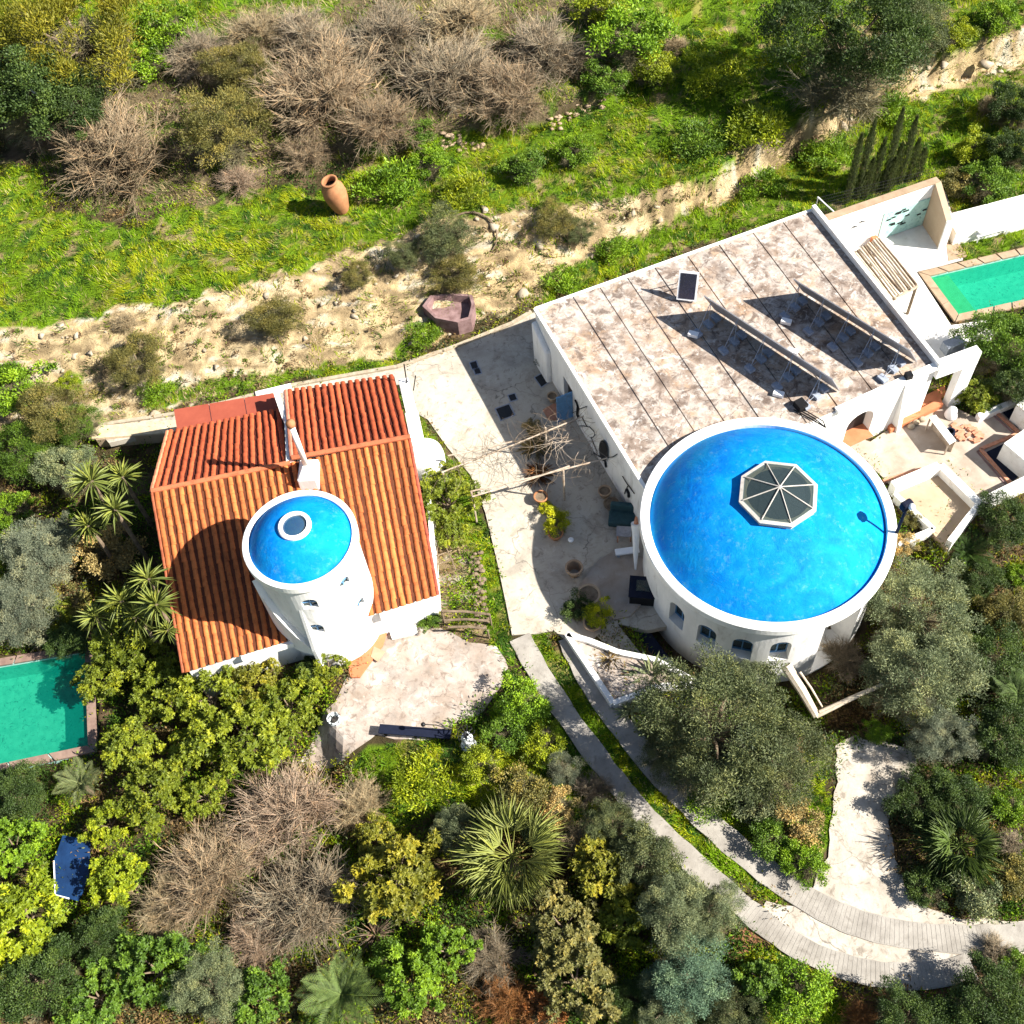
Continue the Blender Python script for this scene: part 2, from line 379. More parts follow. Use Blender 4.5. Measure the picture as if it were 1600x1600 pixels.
def blue_mat():
    m, nt, b = newmat('blue_dome_paint')
    p = pos(nt)
    n1 = noise(nt, p, .55, 6, .6, 1.0); n2 = noise(nt, p, 5, 6, .7)
    c = ramp(nt, n1, [(.3, (.0, .135, .54)), (.52, (.0, .190, .56)), (.72, (.0, .250, .54))])
    c = mixc(nt, c, (.012, .285, .60), ramp(nt, noise(nt, p, 1.7, 12, .78, .15), [(.46, (0, 0, 0)), (.66, (.55, .55, .55))]))
    c = mixc(nt, c, (.14, .36, .46), ramp(nt, noise(nt, p, 2.6, 12, .8, .1), [(.55, (0, 0, 0)), (.70, (.55, .55, .55))]))
    c = mixc(nt, c, (.02, .05, .10), ramp(nt, noise(nt, p, 8, 8, .8), [(.66, (0, 0, 0)), (.74, (.6, .6, .6))]))
    c = mixc(nt, c, (0, .10, .55), ramp(nt, n2, [(.62, (0, 0, 0)), (.75, (.35, .35, .35))]))
    nt.links.new(c, b.inputs['Base Color']); b.inputs['Roughness'].default_value = .7; b.inputs['Specular IOR Level'].default_value = .08
    bump(nt, b, noise(nt, p, .9, 9, .7, .5), .45, .15)
    return m
M['blue'] = blue_mat()

def tile_mat():
    m, nt, b = newmat('barrel_tile')
    oi = N(nt, 'ShaderNodeObjectInfo'); p = pos(nt)
    r = ramp(nt, oi.outputs['Random'], [(0, (.72, .70, .70)), (1, (1.18, 1.18, 1.15))])
    c = mixc(nt, oi.outputs['Color'], r, 1.0, 'MULTIPLY')
    c = mixc(nt, c, ramp(nt, noise(nt, p, 3.0, 7, .7), [(.3, (.55, .48, .44)), (.5, (1, 1, 1)), (.7, (1.3, 1.25, 1.15))]), .85, 'MULTIPLY')
    c = mixc(nt, c, (.10, .085, .06), ramp(nt, noise(nt, p, 7.0, 8, .75), [(.62, (0, 0, 0)), (.70, (.7, .7, .7))]))
    nt.links.new(c, b.inputs['Base Color']); b.inputs['Roughness'].default_value = .8; b.inputs['Specular IOR Level'].default_value = .25
    bump(nt, b, noise(nt, p, 14, 5, .7), .3, .02); return m
M['tile'] = tile_mat()

def leaf_mat(name='foliage', trans=.24):
    m, nt, b = newmat(name)
    oi = N(nt, 'ShaderNodeObjectInfo'); at = N(nt, 'ShaderNodeAttribute'); at.attribute_name = 'tone'
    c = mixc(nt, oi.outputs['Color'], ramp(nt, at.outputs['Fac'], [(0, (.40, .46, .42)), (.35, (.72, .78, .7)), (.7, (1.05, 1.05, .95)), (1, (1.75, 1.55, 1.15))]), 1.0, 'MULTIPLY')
    nt.links.new(c, b.inputs['Base Color']); b.inputs['Roughness'].default_value = .55; b.inputs['Specular IOR Level'].default_value = .35
    tr = N(nt, 'ShaderNodeBsdfTranslucent'); nt.links.new(c, tr.inputs[0])
    mx = N(nt, 'ShaderNodeMixShader'); mx.inputs[0].default_value = trans
    out = nt.nodes['Material Output']
    nt.links.new(b.outputs[0], mx.inputs[1]); nt.links.new(tr.outputs[0], mx.inputs[2]); nt.links.new(mx.outputs[0], out.inputs[0])
    return m
M['leaf'] = leaf_mat(); M['twig'] = leaf_mat('bare_twigs', .0)

def tint_mat(name, trans=0.0, fine=True):
    m, nt, b = newmat(name)
    at = N(nt, 'ShaderNodeAttribute'); at.attribute_name = 'tint'; c = at.outputs['Color']
    if fine:
        p = pos(nt)
        c = mixc(nt, c, ramp(nt, noise(nt, p, 2.2, 9, .75, .5), [(.25, (.45, .42, .38)), (.5, (.95, .95, .95)), (.72, (1.3, 1.27, 1.2))]), .9, 'MULTIPLY')
        bump(nt, b, noise(nt, p, 2.2, 10, .8), 1.0, .25)
    nt.links.new(c, b.inputs['Base Color']); b.inputs['Roughness'].default_value = .9; b.inputs['Specular IOR Level'].default_value = .15
    if trans:
        tr = N(nt, 'ShaderNodeBsdfTranslucent'); nt.links.new(c, tr.inputs[0])
        mx = N(nt, 'ShaderNodeMixShader'); mx.inputs[0].default_value = trans
        nt.links.new(b.outputs[0], mx.inputs[1]); nt.links.new(tr.outputs[0], mx.inputs[2]); nt.links.new(mx.outputs[0], nt.nodes['Material Output'].inputs[0])
    return m
M['ground'] = tint_mat('earth_and_turf'); M['grass'] = tint_mat('grass_blade', .35, False)

def water_mat(name, c):
    m, nt, b = newmat(name)
    p = pos(nt)
    cc = ramp(nt, noise(nt, p, .5, 4), [(.3, tuple(v * .85 for v in c)), (.7, c)])
    nt.links.new(cc, b.inputs['Base Color']); b.inputs['Roughness'].default_value = .06; b.inputs['Specular IOR Level'].default_value = .5
    bump(nt, b, noise(nt, p, 5, 4, .6, .5), .25, .04)
    tr = N(nt, 'ShaderNodeBsdfTransparent'); tr.inputs[0].default_value = (.32, .9, .72, 1)
    mx = N(nt, 'ShaderNodeMixShader'); mx.inputs[0].default_value = .55
    nt.links.new(b.outputs[0], mx.inputs[1]); nt.links.new(tr.outputs[0], mx.inputs[2]); nt.links.new(mx.outputs[0], nt.nodes['Material Output'].inputs[0])
    return m
M['deepwater'] = water_mat('deep_pool_water', (.0, .17, .12))
M['water'] = water_mat('pool_water', (.0, .27, .17))

def glass_mat():
    m, nt, b = newmat('skylight_glass')
    b.inputs['Base Color'].default_value = (.05, .075, .08, 1); b.inputs['Roughness'].default_value = .08; b.inputs['Specular IOR Level'].default_value = .8
    tr = N(nt, 'ShaderNodeBsdfTransparent'); tr.inputs[0].default_value = (.6, .7, .7, 1)
    mx = N(nt, 'ShaderNodeMixShader'); mx.inputs[0].default_value = .55
    nt.links.new(b.outputs[0], mx.inputs[1]); nt.links.new(tr.outputs[0], mx.inputs[2]); nt.links.new(mx.outputs[0], nt.nodes['Material Output'].inputs[0])
    return m
M['glass'] = glass_mat()

# ------------------------------------------------------------------ ground
def grass_zones():
    G = {
     'turf_far': [(-60, 235), (60, 262), (80, 335), (200, 352), (300, 322), (400, 300), (520, 300), (560, 260), (650, 225), (780, 200), (890, 175), (950, 130), (930, 40), (900, -60), (1700, -80), (1700, 20), (1600, 48), (1390, 108), (1240, 195), (1100, 278), (960, 318), (830, 328), (700, 335), (560, 388), (400, 440), (180, 492), (-60, 520)],
     'turf_top': [(-60, -60), (320, -60), (320, 40), (240, 90), (120, 60), (-60, 60)],
     'turf_topmid': [(300, -60), (560, -60), (520, 18), (380, 22), (300, 30)],
     'strip_house': [(842, 478), (850, 450), (900, 412), (1000, 366), (1130, 312), (1270, 232), (1400, 162), (1520, 122), (1700, 80), (1700, 330), (1480, 335), (1270, 330), (1100, 378), (1000, 420), (900, 455)],
     'path_strip': [(610, 560), (640, 510), (690, 505), (760, 490), (700, 520), (620, 575), (480, 590), (420, 600), (230, 640), (225, 600), (300, 596), (470, 578)],
     'garden': [(555, 1180), (640, 1150), (705, 1165), (760, 1110), (800, 1060), (830, 1062), (900, 1150), (965, 1235), (900, 1300), (800, 1260), (680, 1275), (600, 1290), (545, 1240)],
     'median': [(822, 992), (855, 985), (905, 1070), (960, 1150), (1040, 1240), (1130, 1325), (1245, 1425), (1200, 1410), (1110, 1350), (1000, 1262), (900, 1140)],
     'cottage_side': [(648, 645), (672, 655), (700, 720), (735, 740), (760, 830), (785, 930), (805, 1000), (808, 1045), (780, 1015), (762, 985), (745, 900), (728, 830), (700, 760), (665, 760)],
     'olive_edge': [(1060, 1215), (1200, 1190), (1300, 1170), (1303, 1300), (1262, 1395), (1200, 1370), (1100, 1275)],
     'drive_edge': [(1180, 1478), (1240, 1490), (1330, 1570), (1330, 1700), (1160, 1700), (1120, 1560)],
     'lawn': [(1480, 372), (1700, 322), (1700, 360), (1512, 408)],
     'right_green': [(1570, 880), (1700, 860), (1700, 1000), (1590, 960)],
     'far_left_bank': [(90, 585), (125, 590), (120, 620), (90, 615)],
    }
    return G
ZONES = grass_zones()
BANKPOLY = [(-60, 520), (180, 492), (400, 440), (560, 390), (700, 330), (960, 318), (1100, 278), (1240, 195), (1390, 108), (1700, 20), (1700, 92), (1400, 160), (1260, 235), (1130, 312), (1010, 372), (880, 425), (845, 470), (760, 500), (640, 556), (420, 595), (270, 640), (170, 668), (-60, 700)]
THICKET = [(60, 130), (300, 40), (420, 0), (560, -60), (930, -60), (930, 130), (860, 180), (640, 225), (560, 255), (420, 290), (300, 320), (120, 330), (60, 260)]

def zone_masks(x, y, z):
    P = to_px(np.stack([x, y, z], -1)); px, py = P[..., 0], P[..., 1]
    j = 16 * (fbm(x * 1.0, y, 1.2, 4) - .5) * 2; j2 = 16 * (fbm(x + 90, y, 1.2, 4) - .5) * 2
    px = px + j; py = py + j2
    gm = np.zeros(x.shape, bool)
    for n_, poly in ZONES.items(): gm |= inpoly(px, py, poly)
    return px, py, gm, inpoly(px, py, BANKPOLY), inpoly(px, py, THICKET)

def ground_color(x, y, z):
    px, py, gm, bank, thick = zone_masks(x, y, z)
    n1 = fbm(x, y, 2.2, 4)[..., None]; n2 = fbm(x + 50, y + 9, .7, 3)[..., None]
    sand = np.array([.47, .335, .155]) * (1 - n1) + np.array([.60, .49, .31]) * n1
    n3_ = fbm(x * .6 + 3, y * 2.6, .7, 5)[..., None]; sand = np.where(n2 > .60, np.array([.38, .28, .155]), sand); sand = np.where(n3_ > .62, np.array([.27, .20, .11]), sand); sand = np.where(n3_ < .36, np.array([.56, .50, .38]), sand)
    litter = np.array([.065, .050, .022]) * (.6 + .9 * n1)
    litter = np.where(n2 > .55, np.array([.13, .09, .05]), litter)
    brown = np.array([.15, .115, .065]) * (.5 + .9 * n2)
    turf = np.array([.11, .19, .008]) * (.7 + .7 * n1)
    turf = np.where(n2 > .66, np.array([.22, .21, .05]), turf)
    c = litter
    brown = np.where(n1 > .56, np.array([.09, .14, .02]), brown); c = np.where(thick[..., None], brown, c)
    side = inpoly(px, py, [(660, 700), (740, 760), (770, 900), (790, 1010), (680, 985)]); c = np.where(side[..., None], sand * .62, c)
    red = inpoly(px, py, [(1140, 1440), (1180, 1436), (1225, 1500), (1240, 1560), (1190, 1560), (1160, 1500)]) | inpoly(px, py, [(1290, 1560), (1400, 1550), (1500, 1530), (1560, 1500), (1600, 1520), (1500, 1620), (1300, 1640)]); c = np.where(red[..., None], np.array([.33, .165, .085]) * (.7 + .6 * n2), c)
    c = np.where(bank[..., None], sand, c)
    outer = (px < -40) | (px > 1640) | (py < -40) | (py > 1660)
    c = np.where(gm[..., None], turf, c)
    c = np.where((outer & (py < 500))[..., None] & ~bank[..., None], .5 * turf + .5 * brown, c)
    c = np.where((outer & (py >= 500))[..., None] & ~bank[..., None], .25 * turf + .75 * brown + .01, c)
    bare = (fbm(x + 7, y + 3, .8, 4) > .70) & gm & (py < 420)
    c = np.where(bare[..., None], np.array([.27, .21, .10]), c)
    return c

def axis(a, b, st, far):
    core = np.arange(a, b + st / 2, st); k = np.arange(1, 26); ext = np.cumsum(st * 1.33 ** k); ext = ext[ext < far]
    return np.concatenate([a - ext[::-1], core, b + ext])
gx = axis(-42, 39, .22, 600); gy = axis(-29, 50, .22, 600)
GX, GY = np.meshgrid(gx, gy, indexing='ij')
GZ = H(GX.ravel(), GY.ravel(), True).reshape(GX.shape)
nx_, ny_ = GX.shape
idx = np.arange(nx_ * ny_).reshape(nx_, ny_)
F = np.stack([idx[:-1, :-1], idx[1:, :-1], idx[1:, 1:], idx[:-1, 1:]], -1).reshape(-1, 4)
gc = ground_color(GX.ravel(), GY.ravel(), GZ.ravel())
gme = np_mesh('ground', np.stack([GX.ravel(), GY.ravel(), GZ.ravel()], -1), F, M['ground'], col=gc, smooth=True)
ground = link_mesh('ground', gme); ground['kind'] = 'structure'

# ------------------------------------------------------------------ pavings
def W(pts, z=0.0): return [g(a, b, z) for a, b in pts]
def slab(name, pts, z, th, mat_, kind='structure', parent=None):
    bm = bmesh.new(); prism(bm, W(pts, z), z - th, z)
    o = build(name, bm, M[mat_], parent)
    if kind: o['kind'] = kind
    return o
COURT = [(150, 668), (270, 648), (450, 604), (620, 574), (712, 542), (800, 506), (838, 486), (860, 470), (1000, 640), (1120, 700), (1130, 960), (1010, 985), (955, 972), (925, 1000), (890, 1005), (865, 985), (838, 990), (800, 992), (792, 950), (775, 870), (758, 800), (735, 742), (700, 700), (668, 655), (640, 640), (632, 600), (560, 606), (440, 628), (275, 668), (170, 692)]
slab('courtyard', COURT, 0.02, .35, 'concrete')
def ribbon(name, pts, w, mat_, lift=.05, skirt=.25, rows=None):
    """a strip of paving along a line of pixels, lying on the terrain; w in metres (number or one per point)"""
    P = np.array([gt(a, b)[:2] for a, b in pts]); ww = np.full(len(P), w, float) if not hasattr(w, '__len__') else np.array(w, float)
    s = np.r_[0, np.cumsum(np.linalg.norm(np.diff(P, axis=0), axis=1))]; n = int(s[-1] / .3) + 2
    t = np.linspace(0, s[-1], n)
    # smooth the polyline
    X = np.interp(t, s, P[:, 0]); Y = np.interp(t, s, P[:, 1]); Wd = np.interp(t, s, ww)
    k = 7; ker = np.ones(k) / k
    for _ in range(2):
        X = np.r_[X[:1].repeat(k // 2), X, X[-1:].repeat(k // 2)]; Y = np.r_[Y[:1].repeat(k // 2), Y, Y[-1:].repeat(k // 2)]
        X = np.convolve(X, ker, 'valid'); Y = np.convolve(Y, ker, 'valid')
    T = np.stack([np.gradient(X), np.gradient(Y)], -1); T /= np.linalg.norm(T, axis=1)[:, None]; Nn = np.stack([-T[:, 1], T[:, 0]], -1)
    m = 5; bm = bmesh.new(); rows_ = []
    Zs = []
    for i in range(n):
        zz = H(X[i] + Nn[i, 0] * Wd[i] * np.linspace(-.5, .5, 3), Y[i] + Nn[i, 1] * Wd[i] * np.linspace(-.5, .5, 3)).max()
        Zs.append(zz)
    Zs = np.array(Zs); Zs = np.convolve(np.r_[Zs[:1].repeat(3), Zs, Zs[-1:].repeat(3)], np.ones(7) / 7, 'valid') + lift
    for i in range(n):
        jt = (vnoise(X[i], Y[i], .5) - .5) * .10
        L = np.array([X[i], Y[i]]) + Nn[i] * (Wd[i] / 2 + jt); Rr = np.array([X[i], Y[i]]) - Nn[i] * (Wd[i] / 2 + jt)
        rows_.append([bm.verts.new((*L, Zs[i] - skirt)), bm.verts.new((*L, Zs[i])), bm.verts.new((*Rr, Zs[i])), bm.verts.new((*Rr, Zs[i] - skirt))])
    for a, b in zip(rows_, rows_[1:]):
        for q in range(3): bm.faces.new((a[q], b[q], b[q + 1], a[q + 1]))
    o = build(name, bm, M[mat_]); o['kind'] = 'structure'
    return o, X, Y, Zs, Nn, Wd
def drape(name, pts, mat_, lift, step=.35):
    """a paved area lying on the terrain: the polygon's own outline plus a grid of inner points, triangulated"""
    poly = [gt(a, b)[:2] for a, b in pts]; out = []
    for i in range(len(poly)):
        a, b = poly[i], poly[(i + 1) % len(poly)]; k = max(int(np.linalg.norm(b - a) / step), 1)
        for j in range(k): out.append(a + (b - a) * j / k)
    out = np.array(out); out += (np.stack([vnoise(out[:, 0], out[:, 1], .6), vnoise(out[:, 0] + 9, out[:, 1], .6)], -1) - .5) * .25
    lo, hi = out.min(0), out.max(0)
    xx, yy = np.meshgrid(np.arange(lo[0], hi[0], step), np.arange(lo[1], hi[1], step)); xx = xx.ravel(); yy = yy.ravel()
    ins = pdist(xx, yy, out) > step * .5
    allp = np.vstack([out, np.stack([xx[ins], yy[ins]], -1)])
    from mathutils.geometry import delaunay_2d_cdt
    n = len(out)
    vo, _, fo, *_r = delaunay_2d_cdt([Vector(p) for p in allp], [], [list(range(n))], 1, 1e-5)
    vo = np.array([list(v) for v in vo]); z = H(vo[:, 0], vo[:, 1]) + lift
    bm = bmesh.new(); vv = [bm.verts.new((*p, zz)) for p, zz in zip(vo, z)]
    for f in fo:
        try: bm.faces.new([vv[i] for i in f])
        except ValueError: pass
    ed = [e for e in bm.edges if e.is_boundary]
    r = bmesh.ops.extrude_edge_only(bm, edges=ed); nv = [q for q in r['geom'] if isinstance(q, bmesh.types.BMVert)]
    bmesh.ops.translate(bm, verts=nv, vec=(0, 0, -.3))
    o = build(name, bm, M[mat_]); o['kind'] = 'structure'; return o

drape('patio', [(548, 1050), (575, 1010), (605, 984), (640, 972), (690, 985), (735, 1003), (775, 1012), (797, 1045), (778, 1078), (748, 1118), (716, 1128), (700, 1150), (640, 1158), (590, 1150), (545, 1185), (500, 1205), (470, 1190), (500, 1130), (520, 1100)], 'patio', .05)
drape('driveway', [(1305, 1165), (1335, 1150), (1400, 1165), (1432, 1180), (1425, 1215), (1400, 1245), (1390, 1290), (1393, 1340), (1412, 1385), (1450, 1418), (1500, 1436), (1720, 1436), (1720, 1480), (1500, 1500), (1480, 1520), (1400, 1545), (1330, 1530), (1240, 1490), (1180, 1440), (1200, 1412), (1240, 1415), (1262, 1398), (1292, 1340), (1303, 1270), (1306, 1210)], 'drive', .06)
STRIP1 = [(806, 985), (832, 1035), (862, 1085), (900, 1140), (945, 1200), (1000, 1270), (1060, 1330), (1125, 1385), (1185, 1440), (1260, 1492), (1340, 1520), (1420, 1530), (1500, 1520), (1535, 1505)]
STRIP2 = [(884, 985), (905, 1035), (935, 1085), (965, 1130), (1010, 1185), (1060, 1240), (1110, 1290), (1165, 1338), (1235, 1392), (1320, 1440), (1410, 1463), (1500, 1470), (1720, 1458)]
r1 = ribbon('driveway_strip', STRIP1, .92, 'strip', .10)
r2 = ribbon('driveway_strip', STRIP2, 1.02, 'strip', .10)
# grooved ribs across the strips, proud of the concrete
def ribs(rb, a, b, nm):
    o, X, Y, Zs, Nn, Wd = rb; bm = bmesh.new(); n = len(X)
    s = np.r_[0, np.cumsum(np.hypot(np.diff(X), np.diff(Y)))]
    for t in np.arange(s[-1] * a, s[-1] * b, .17):
        x, y, z = np.interp(t, s, X), np.interp(t, s, Y), np.interp(t, s, Zs); nn = np.array([np.interp(t, s, Nn[:, 0]), np.interp(t, s, Nn[:, 1])])
        box(bm, (x, y, z + .004), (.145, np.interp(t, s, Wd) * .94, .006), math.atan2(nn[1], nn[0]) - math.pi / 2)
    q = build(nm, bm, M['strip'], o); q['kind'] = 'stuff'
ribs(r1, .62, .98, 'raised_rib'); ribs(r2, .55, .85, 'raised_rib')

# raised curb terrace near the drum (round slab) and joints
slab('courtyard_terrace', [(905, 915), (935, 875), (960, 860), (1005, 870), (1020, 900), (1010, 935), (985, 962), (950, 970), (925, 950)], .14, .16, 'terrace')

# ------------------------------------------------------------------ swimming pools
def pool(name, label, P, zt, wz, cop, cm, shallow=False):
    P = [np.array(p[:2], float) for p in P]; c = sum(P) / 4
    t = thing(name, label, 'swimming pool', (c[0], c[1], zt))
    def off(poly, d):
        out = []
        for i in range(4):
            a, b, n = poly[i - 1], poly[i], poly[(i + 1) % 4]
            e1 = (b - a) / np.linalg.norm(b - a); e2 = (n - b) / np.linalg.norm(n - b)
            n1 = np.array([-e1[1], e1[0]]); n2 = np.array([-e2[1], e2[0]])
            if n1 @ (c - b) > 0: n1, n2 = -n1, -n2
            k = n1 + n2; k = k / (k @ n1); out.append(b + k * d)
        return out
    O = off(P, cop)
    bm = bmesh.new()                                    # basin
    prism(bm, O, zt - 2.2, zt - 1.35)
    for i in range(4):
        j = (i + 1) % 4; I2 = off(P, .22); prism(bm, [P[i], P[j], I2[j], I2[i]], zt - 1.35, zt - .02)
    build('basin', bm, M['turquoise'], t)
    for i in range(4):                                  # coping, one run per side, cut into stones
        j = (i + 1) % 4; L = np.linalg.norm(P[j] - P[i]); k = max(int(L / (.95 if shallow else 1.6)), 1); bm = bmesh.new()
        first = None
        for q in range(k):
            a0, a1 = q / k + .004, (q + 1) / k - .004; lo = lambda A, B, u: A + (B - A) * u
            bm = bmesh.new(); prism(bm, [lo(P[i], P[j], a0), lo(P[i], P[j], a1), lo(O[i], O[j], a1), lo(O[i], O[j], a0)], zt - .06, zt + .05 + .008 * random.random())
            build('coping_stone', bm, M[cm], t)
    bm = bmesh.new(); I3 = off(P, -.01); a = [bm.verts.new((*p, wz)) for p in I3]; bm.faces.new(a)
    w = build('water', bm, M['water' if shallow else 'deepwater'], t)
    if shallow:
        u = P[1] - P[0]; u /= np.linalg.norm(u); bm = bmesh.new()
        for k_, (d, zz) in enumerate(((.28, wz - .03), (1.15, wz - .16))):
            prism(bm, [P[0] + u * .001, P[0] + u * d, P[3] + u * d, P[3] + u * .001], zt - 1.34, zz)
        build('entry_step', bm, M['coping_light'], t)
    return t
M['coping_light'] = mottled('pale_yellow_tile', [(.3, (.52, .48, .16)), (.7, (.66, .62, .26))], 3, .7, 5)
pool('swimming_pool', 'long turquoise pool beside the white yard and small lawn, with pale entry step', POOL_A, 0.02, -.10, .42, 'coping', True)
pool('swimming_pool', 'green pool partly shaded by trees at the left edge of the photo', POOL_B, -.9, -1.05, .38, 'darkcoping')
YARD = [(1283, 342), (1440, 300), (1478, 300), (1492, 352), (1600, 322), (1720, 294), (1720, 322), (1500, 362), (1478, 372), (1505, 405), (1432, 424), (1486, 508), (1540, 500), (1552, 524), (1540, 545), (1470, 575), (1440, 560)]
slab('white_yard_floor', YARD, 0.015, .3, 'poolside')
slab('timber_deck_edge', [(1478, 374), (1500, 382), (1512, 400), (1482, 408)], .035, .1, 'coping')

# ------------------------------------------------------------------ tower cottage
cot = thing('tower_cottage', 'small white cottage with ribbed orange tile roof and blue domed round tower', 'house', (-10.5, -1.5, -.8))
ZR = 4.5
a_ = g(237, 768, ZR); b_ = g(640, 685, ZR)
FLc = g(286, 1050, 2.2); FRc = g(684, 928, 2.35)
BL = g(262, 676, 3.35); BLm = g(440, 640, 3.35); Rm = g(452, 724, ZR)
RmU = g(456, 716, ZR + .25); Rr_ = g(640, 683, ZR + .05); BMu = g(447, 612, 3.75); BRu = g(616, 588, 3.75)
# walls: one solid body under the eaves
bm = bmesh.new()
def lerp(a, b, t): return np.array(a) * (1 - t) + np.array(b) * t
def inset(pts, d):
    c = sum(np.array(p[:2]) for p in pts) / len(pts); out = []
    for p in pts:
        v = np.array(p[:2]) - c; L = np.linalg.norm(v); out.append(c + v * (1 - d / L))
    return out
def wallbody(bm, quad, zs, d=.22, z0=-1.6):
    q = inset(quad, d); prism(bm, q, z0, [z - .16 for z in zs])
wallbody(bm, [a_, b_, FRc, FLc], [ZR, ZR, 2.35, 2.2])
build('wall', bm, M['white'], cot)
bm = bmesh.new(); wallbody(bm, [a_, Rm, BLm, BL], [ZR, ZR, 3.35, 3.35]); build('wall', bm, M['white'], cot)
bm = bmesh.new(); wallbody(bm, [RmU, Rr_, BRu, BMu], [ZR + .2, ZR, 3.75, 3.75]); build('wall', bm, M['white'], cot)

def tile_roof(name, A, B, C, D, rows, color, under, rad=.120):
    """A-B upper edge, D-C lower edge; rows of overlapping barrel tiles run from top to bottom"""
    A, B, C, D = [np.array(v, float) for v in (A, B, C, D)]
    bm = bmesh.new(); nrm = np.cross(B - A, D - A); nrm /= np.linalg.norm(nrm); nrm = nrm if nrm[2] > 0 else -nrm
    lo = [v - nrm * .10 for v in (A, B, C, D)]; up = [v - nrm * .0 for v in (A, B, C, D)]
    va = [bm.verts.new(v) for v in lo]; vb = [bm.verts.new(v) for v in up]
    bm.faces.new(va); bm.faces.new(vb[::-1])
    for i in range(4): bm.faces.new((va[i], va[(i + 1) % 4], vb[(i + 1) % 4], vb[i]))
    build(name, bm, M['tile'], cot, color=under)
    for k in range(rows):
        u = (k + .5) / rows; P0 = lerp(A, B, u); P1 = lerp(D, C, u); P1 = P1 + (P1 - P0) / np.linalg.norm(P1 - P0) * .05
        L = np.linalg.norm(P1 - P0); d = (P1 - P0) / L; s = np.cross(nrm, d)
        if s[0] < 0: s = -s
        n = max(int(L / .42), 2); bm = bmesh.new(); jit = (random.random() - .5) * .04
        for j in range(n):
            t0, t1 = j / n * L, min((j + 1) / n * L + .05, L + .02)
            jj = jit + (random.random() - .5) * .035; lift = .012 + .02 * random.random() * .4
            rings = []
            for t, r, h in ((t0, rad * .86, .0), (t1, rad, lift)):
                rings.append([bm.verts.new(P0 + d * t + s * (jj + r * math.cos(math.pi * q / 6)) + nrm * (r * math.sin(math.pi * q / 6) * .78 + h)) for q in range(7)])
            for q in range(6): bm.faces.new((rings[0][q], rings[0][q + 1], rings[1][q + 1], rings[1][q]))
            bm.faces.new(rings[1])
        v = .92 + .16 * random.random()
        build('tile_row', bm, M['tile'], cot, color=tuple(c * v for c in color), smooth=False)
OR_ = (.47, .140, .040); RD_ = (.38, .080, .030)
tile_roof('roof', a_, b_, FRc, FLc, 32, OR_, (.085, .024, .010))
tile_roof('roof', a_, Rm, BLm, BL, 17, RD_, (.07, .014, .008), .118)
tile_roof('roof', RmU, Rr_, BRu, BMu, 16, RD_, (.07, .014, .008), .118)
# ridge caps, rake edges, parapet between the roof halves
def capline(name, p, q, r, mat_, color=None, seg=.45):
    p = np.array(p, float); q = np.array(q, float); L = np.linalg.norm(q - p); n = max(int(L / seg), 1); bm = bmesh.new(); d = (q - p) / L
    for i in range(n):
        a = p + d * (L * i / n); b = p + d * (L * (i + 1) / n + .04)
        tube(bm, [a + [0, 0, .0], b + [0, 0, .02]], r * .9, 8, r)
    return build(name, bm, M[mat_], cot, color=color)
capline('ridge_tile', a_ + [0, 0, .03], Rm + [0, 0, .03], .13, 'tile', (.42, .13, .06))
capline('ridge_tile', RmU + [0, 0, .02], Rr_ + [0, 0, .03], .13, 'tile', (.42, .13, .06))
capline('edge_tile', a_, BL, .11, 'tile', (.44, .18, .10)); capline('edge_tile', b_, FRc, .08, 'tile', (.36, .08, .05))
capline('edge_tile', a_, FLc, .07, 'tile', (.38, .11, .05)); capline('edge_tile', RmU, BMu, .11, 'tile', (.42, .17, .11))
bm = bmesh.new(); prism(bm, [BMu + [-.13, 0, 0], BMu + [.12, 0, 0], RmU + [.05, 0, 0], Rm + [-.10, 0, 0]], 3.1, [3.78, 3.78, ZR + .18, ZR + .18]); build('gable_wall', bm, M['rim'], cot)
bm = bmesh.new(); p0 = g(431, 612, 3.9); p1 = g(446, 655, 4.0); wallseg(bm, p0, p1, .26, 2.5, 3.9, 4.05); build('white_parapet', bm, M['rim'], cot)
# white fascia under the front eave
def strip3(bm, p, q, th, dz0, dz1, side):
    p = np.array(p, float); q = np.array(q, float); d = (q - p)[:2] / np.linalg.norm((q - p)[:2]); n = np.array([d[1], -d[0]]) * side
    prism(bm, [p[:2], q[:2], q[:2] + n * th, p[:2] + n * th], [p[2] + dz0, q[2] + dz0, q[2] + dz0, p[2] + dz0], [p[2] + dz1, q[2] + dz1, q[2] + dz1, p[2] + dz1])
bm = bmesh.new(); strip3(bm, lerp(FLc, FRc, .22), lerp(FLc, FRc, .52), .16, -.45, -.14, 1); build('eave_fascia', bm, M['rim'], cot)
bm = bmesh.new(); strip3(bm, lerp(FLc, FRc, .765), lerp(FLc, FRc, 1.0), .20, -.50, -.13, 1); build('eave_fascia', bm, M['rim'], cot)
# flat red boards at the back of the left roof
Q = [g(271, 640, 2.9), g(436, 612, 2.9), g(441, 641, 2.9), g(276, 672, 2.9)]
for i in range(3):
    bm = bmesh.new(); u0, u1 = i / 3 + .004, (i + 1) / 3 - .004
    prism(bm, [lerp(Q[0], Q[1], u0), lerp(Q[0], Q[1], u1), lerp(Q[3], Q[2], u1), lerp(Q[3], Q[2], u0)], 2.82 - .01 * i, 2.9 - .01 * i); build('roof_board', bm, M['redboard'], cot)
bm = bmesh.new(); prism(bm, inset(Q, .15), -1.0, 2.80); build('wall', bm, M['rim'], cot)
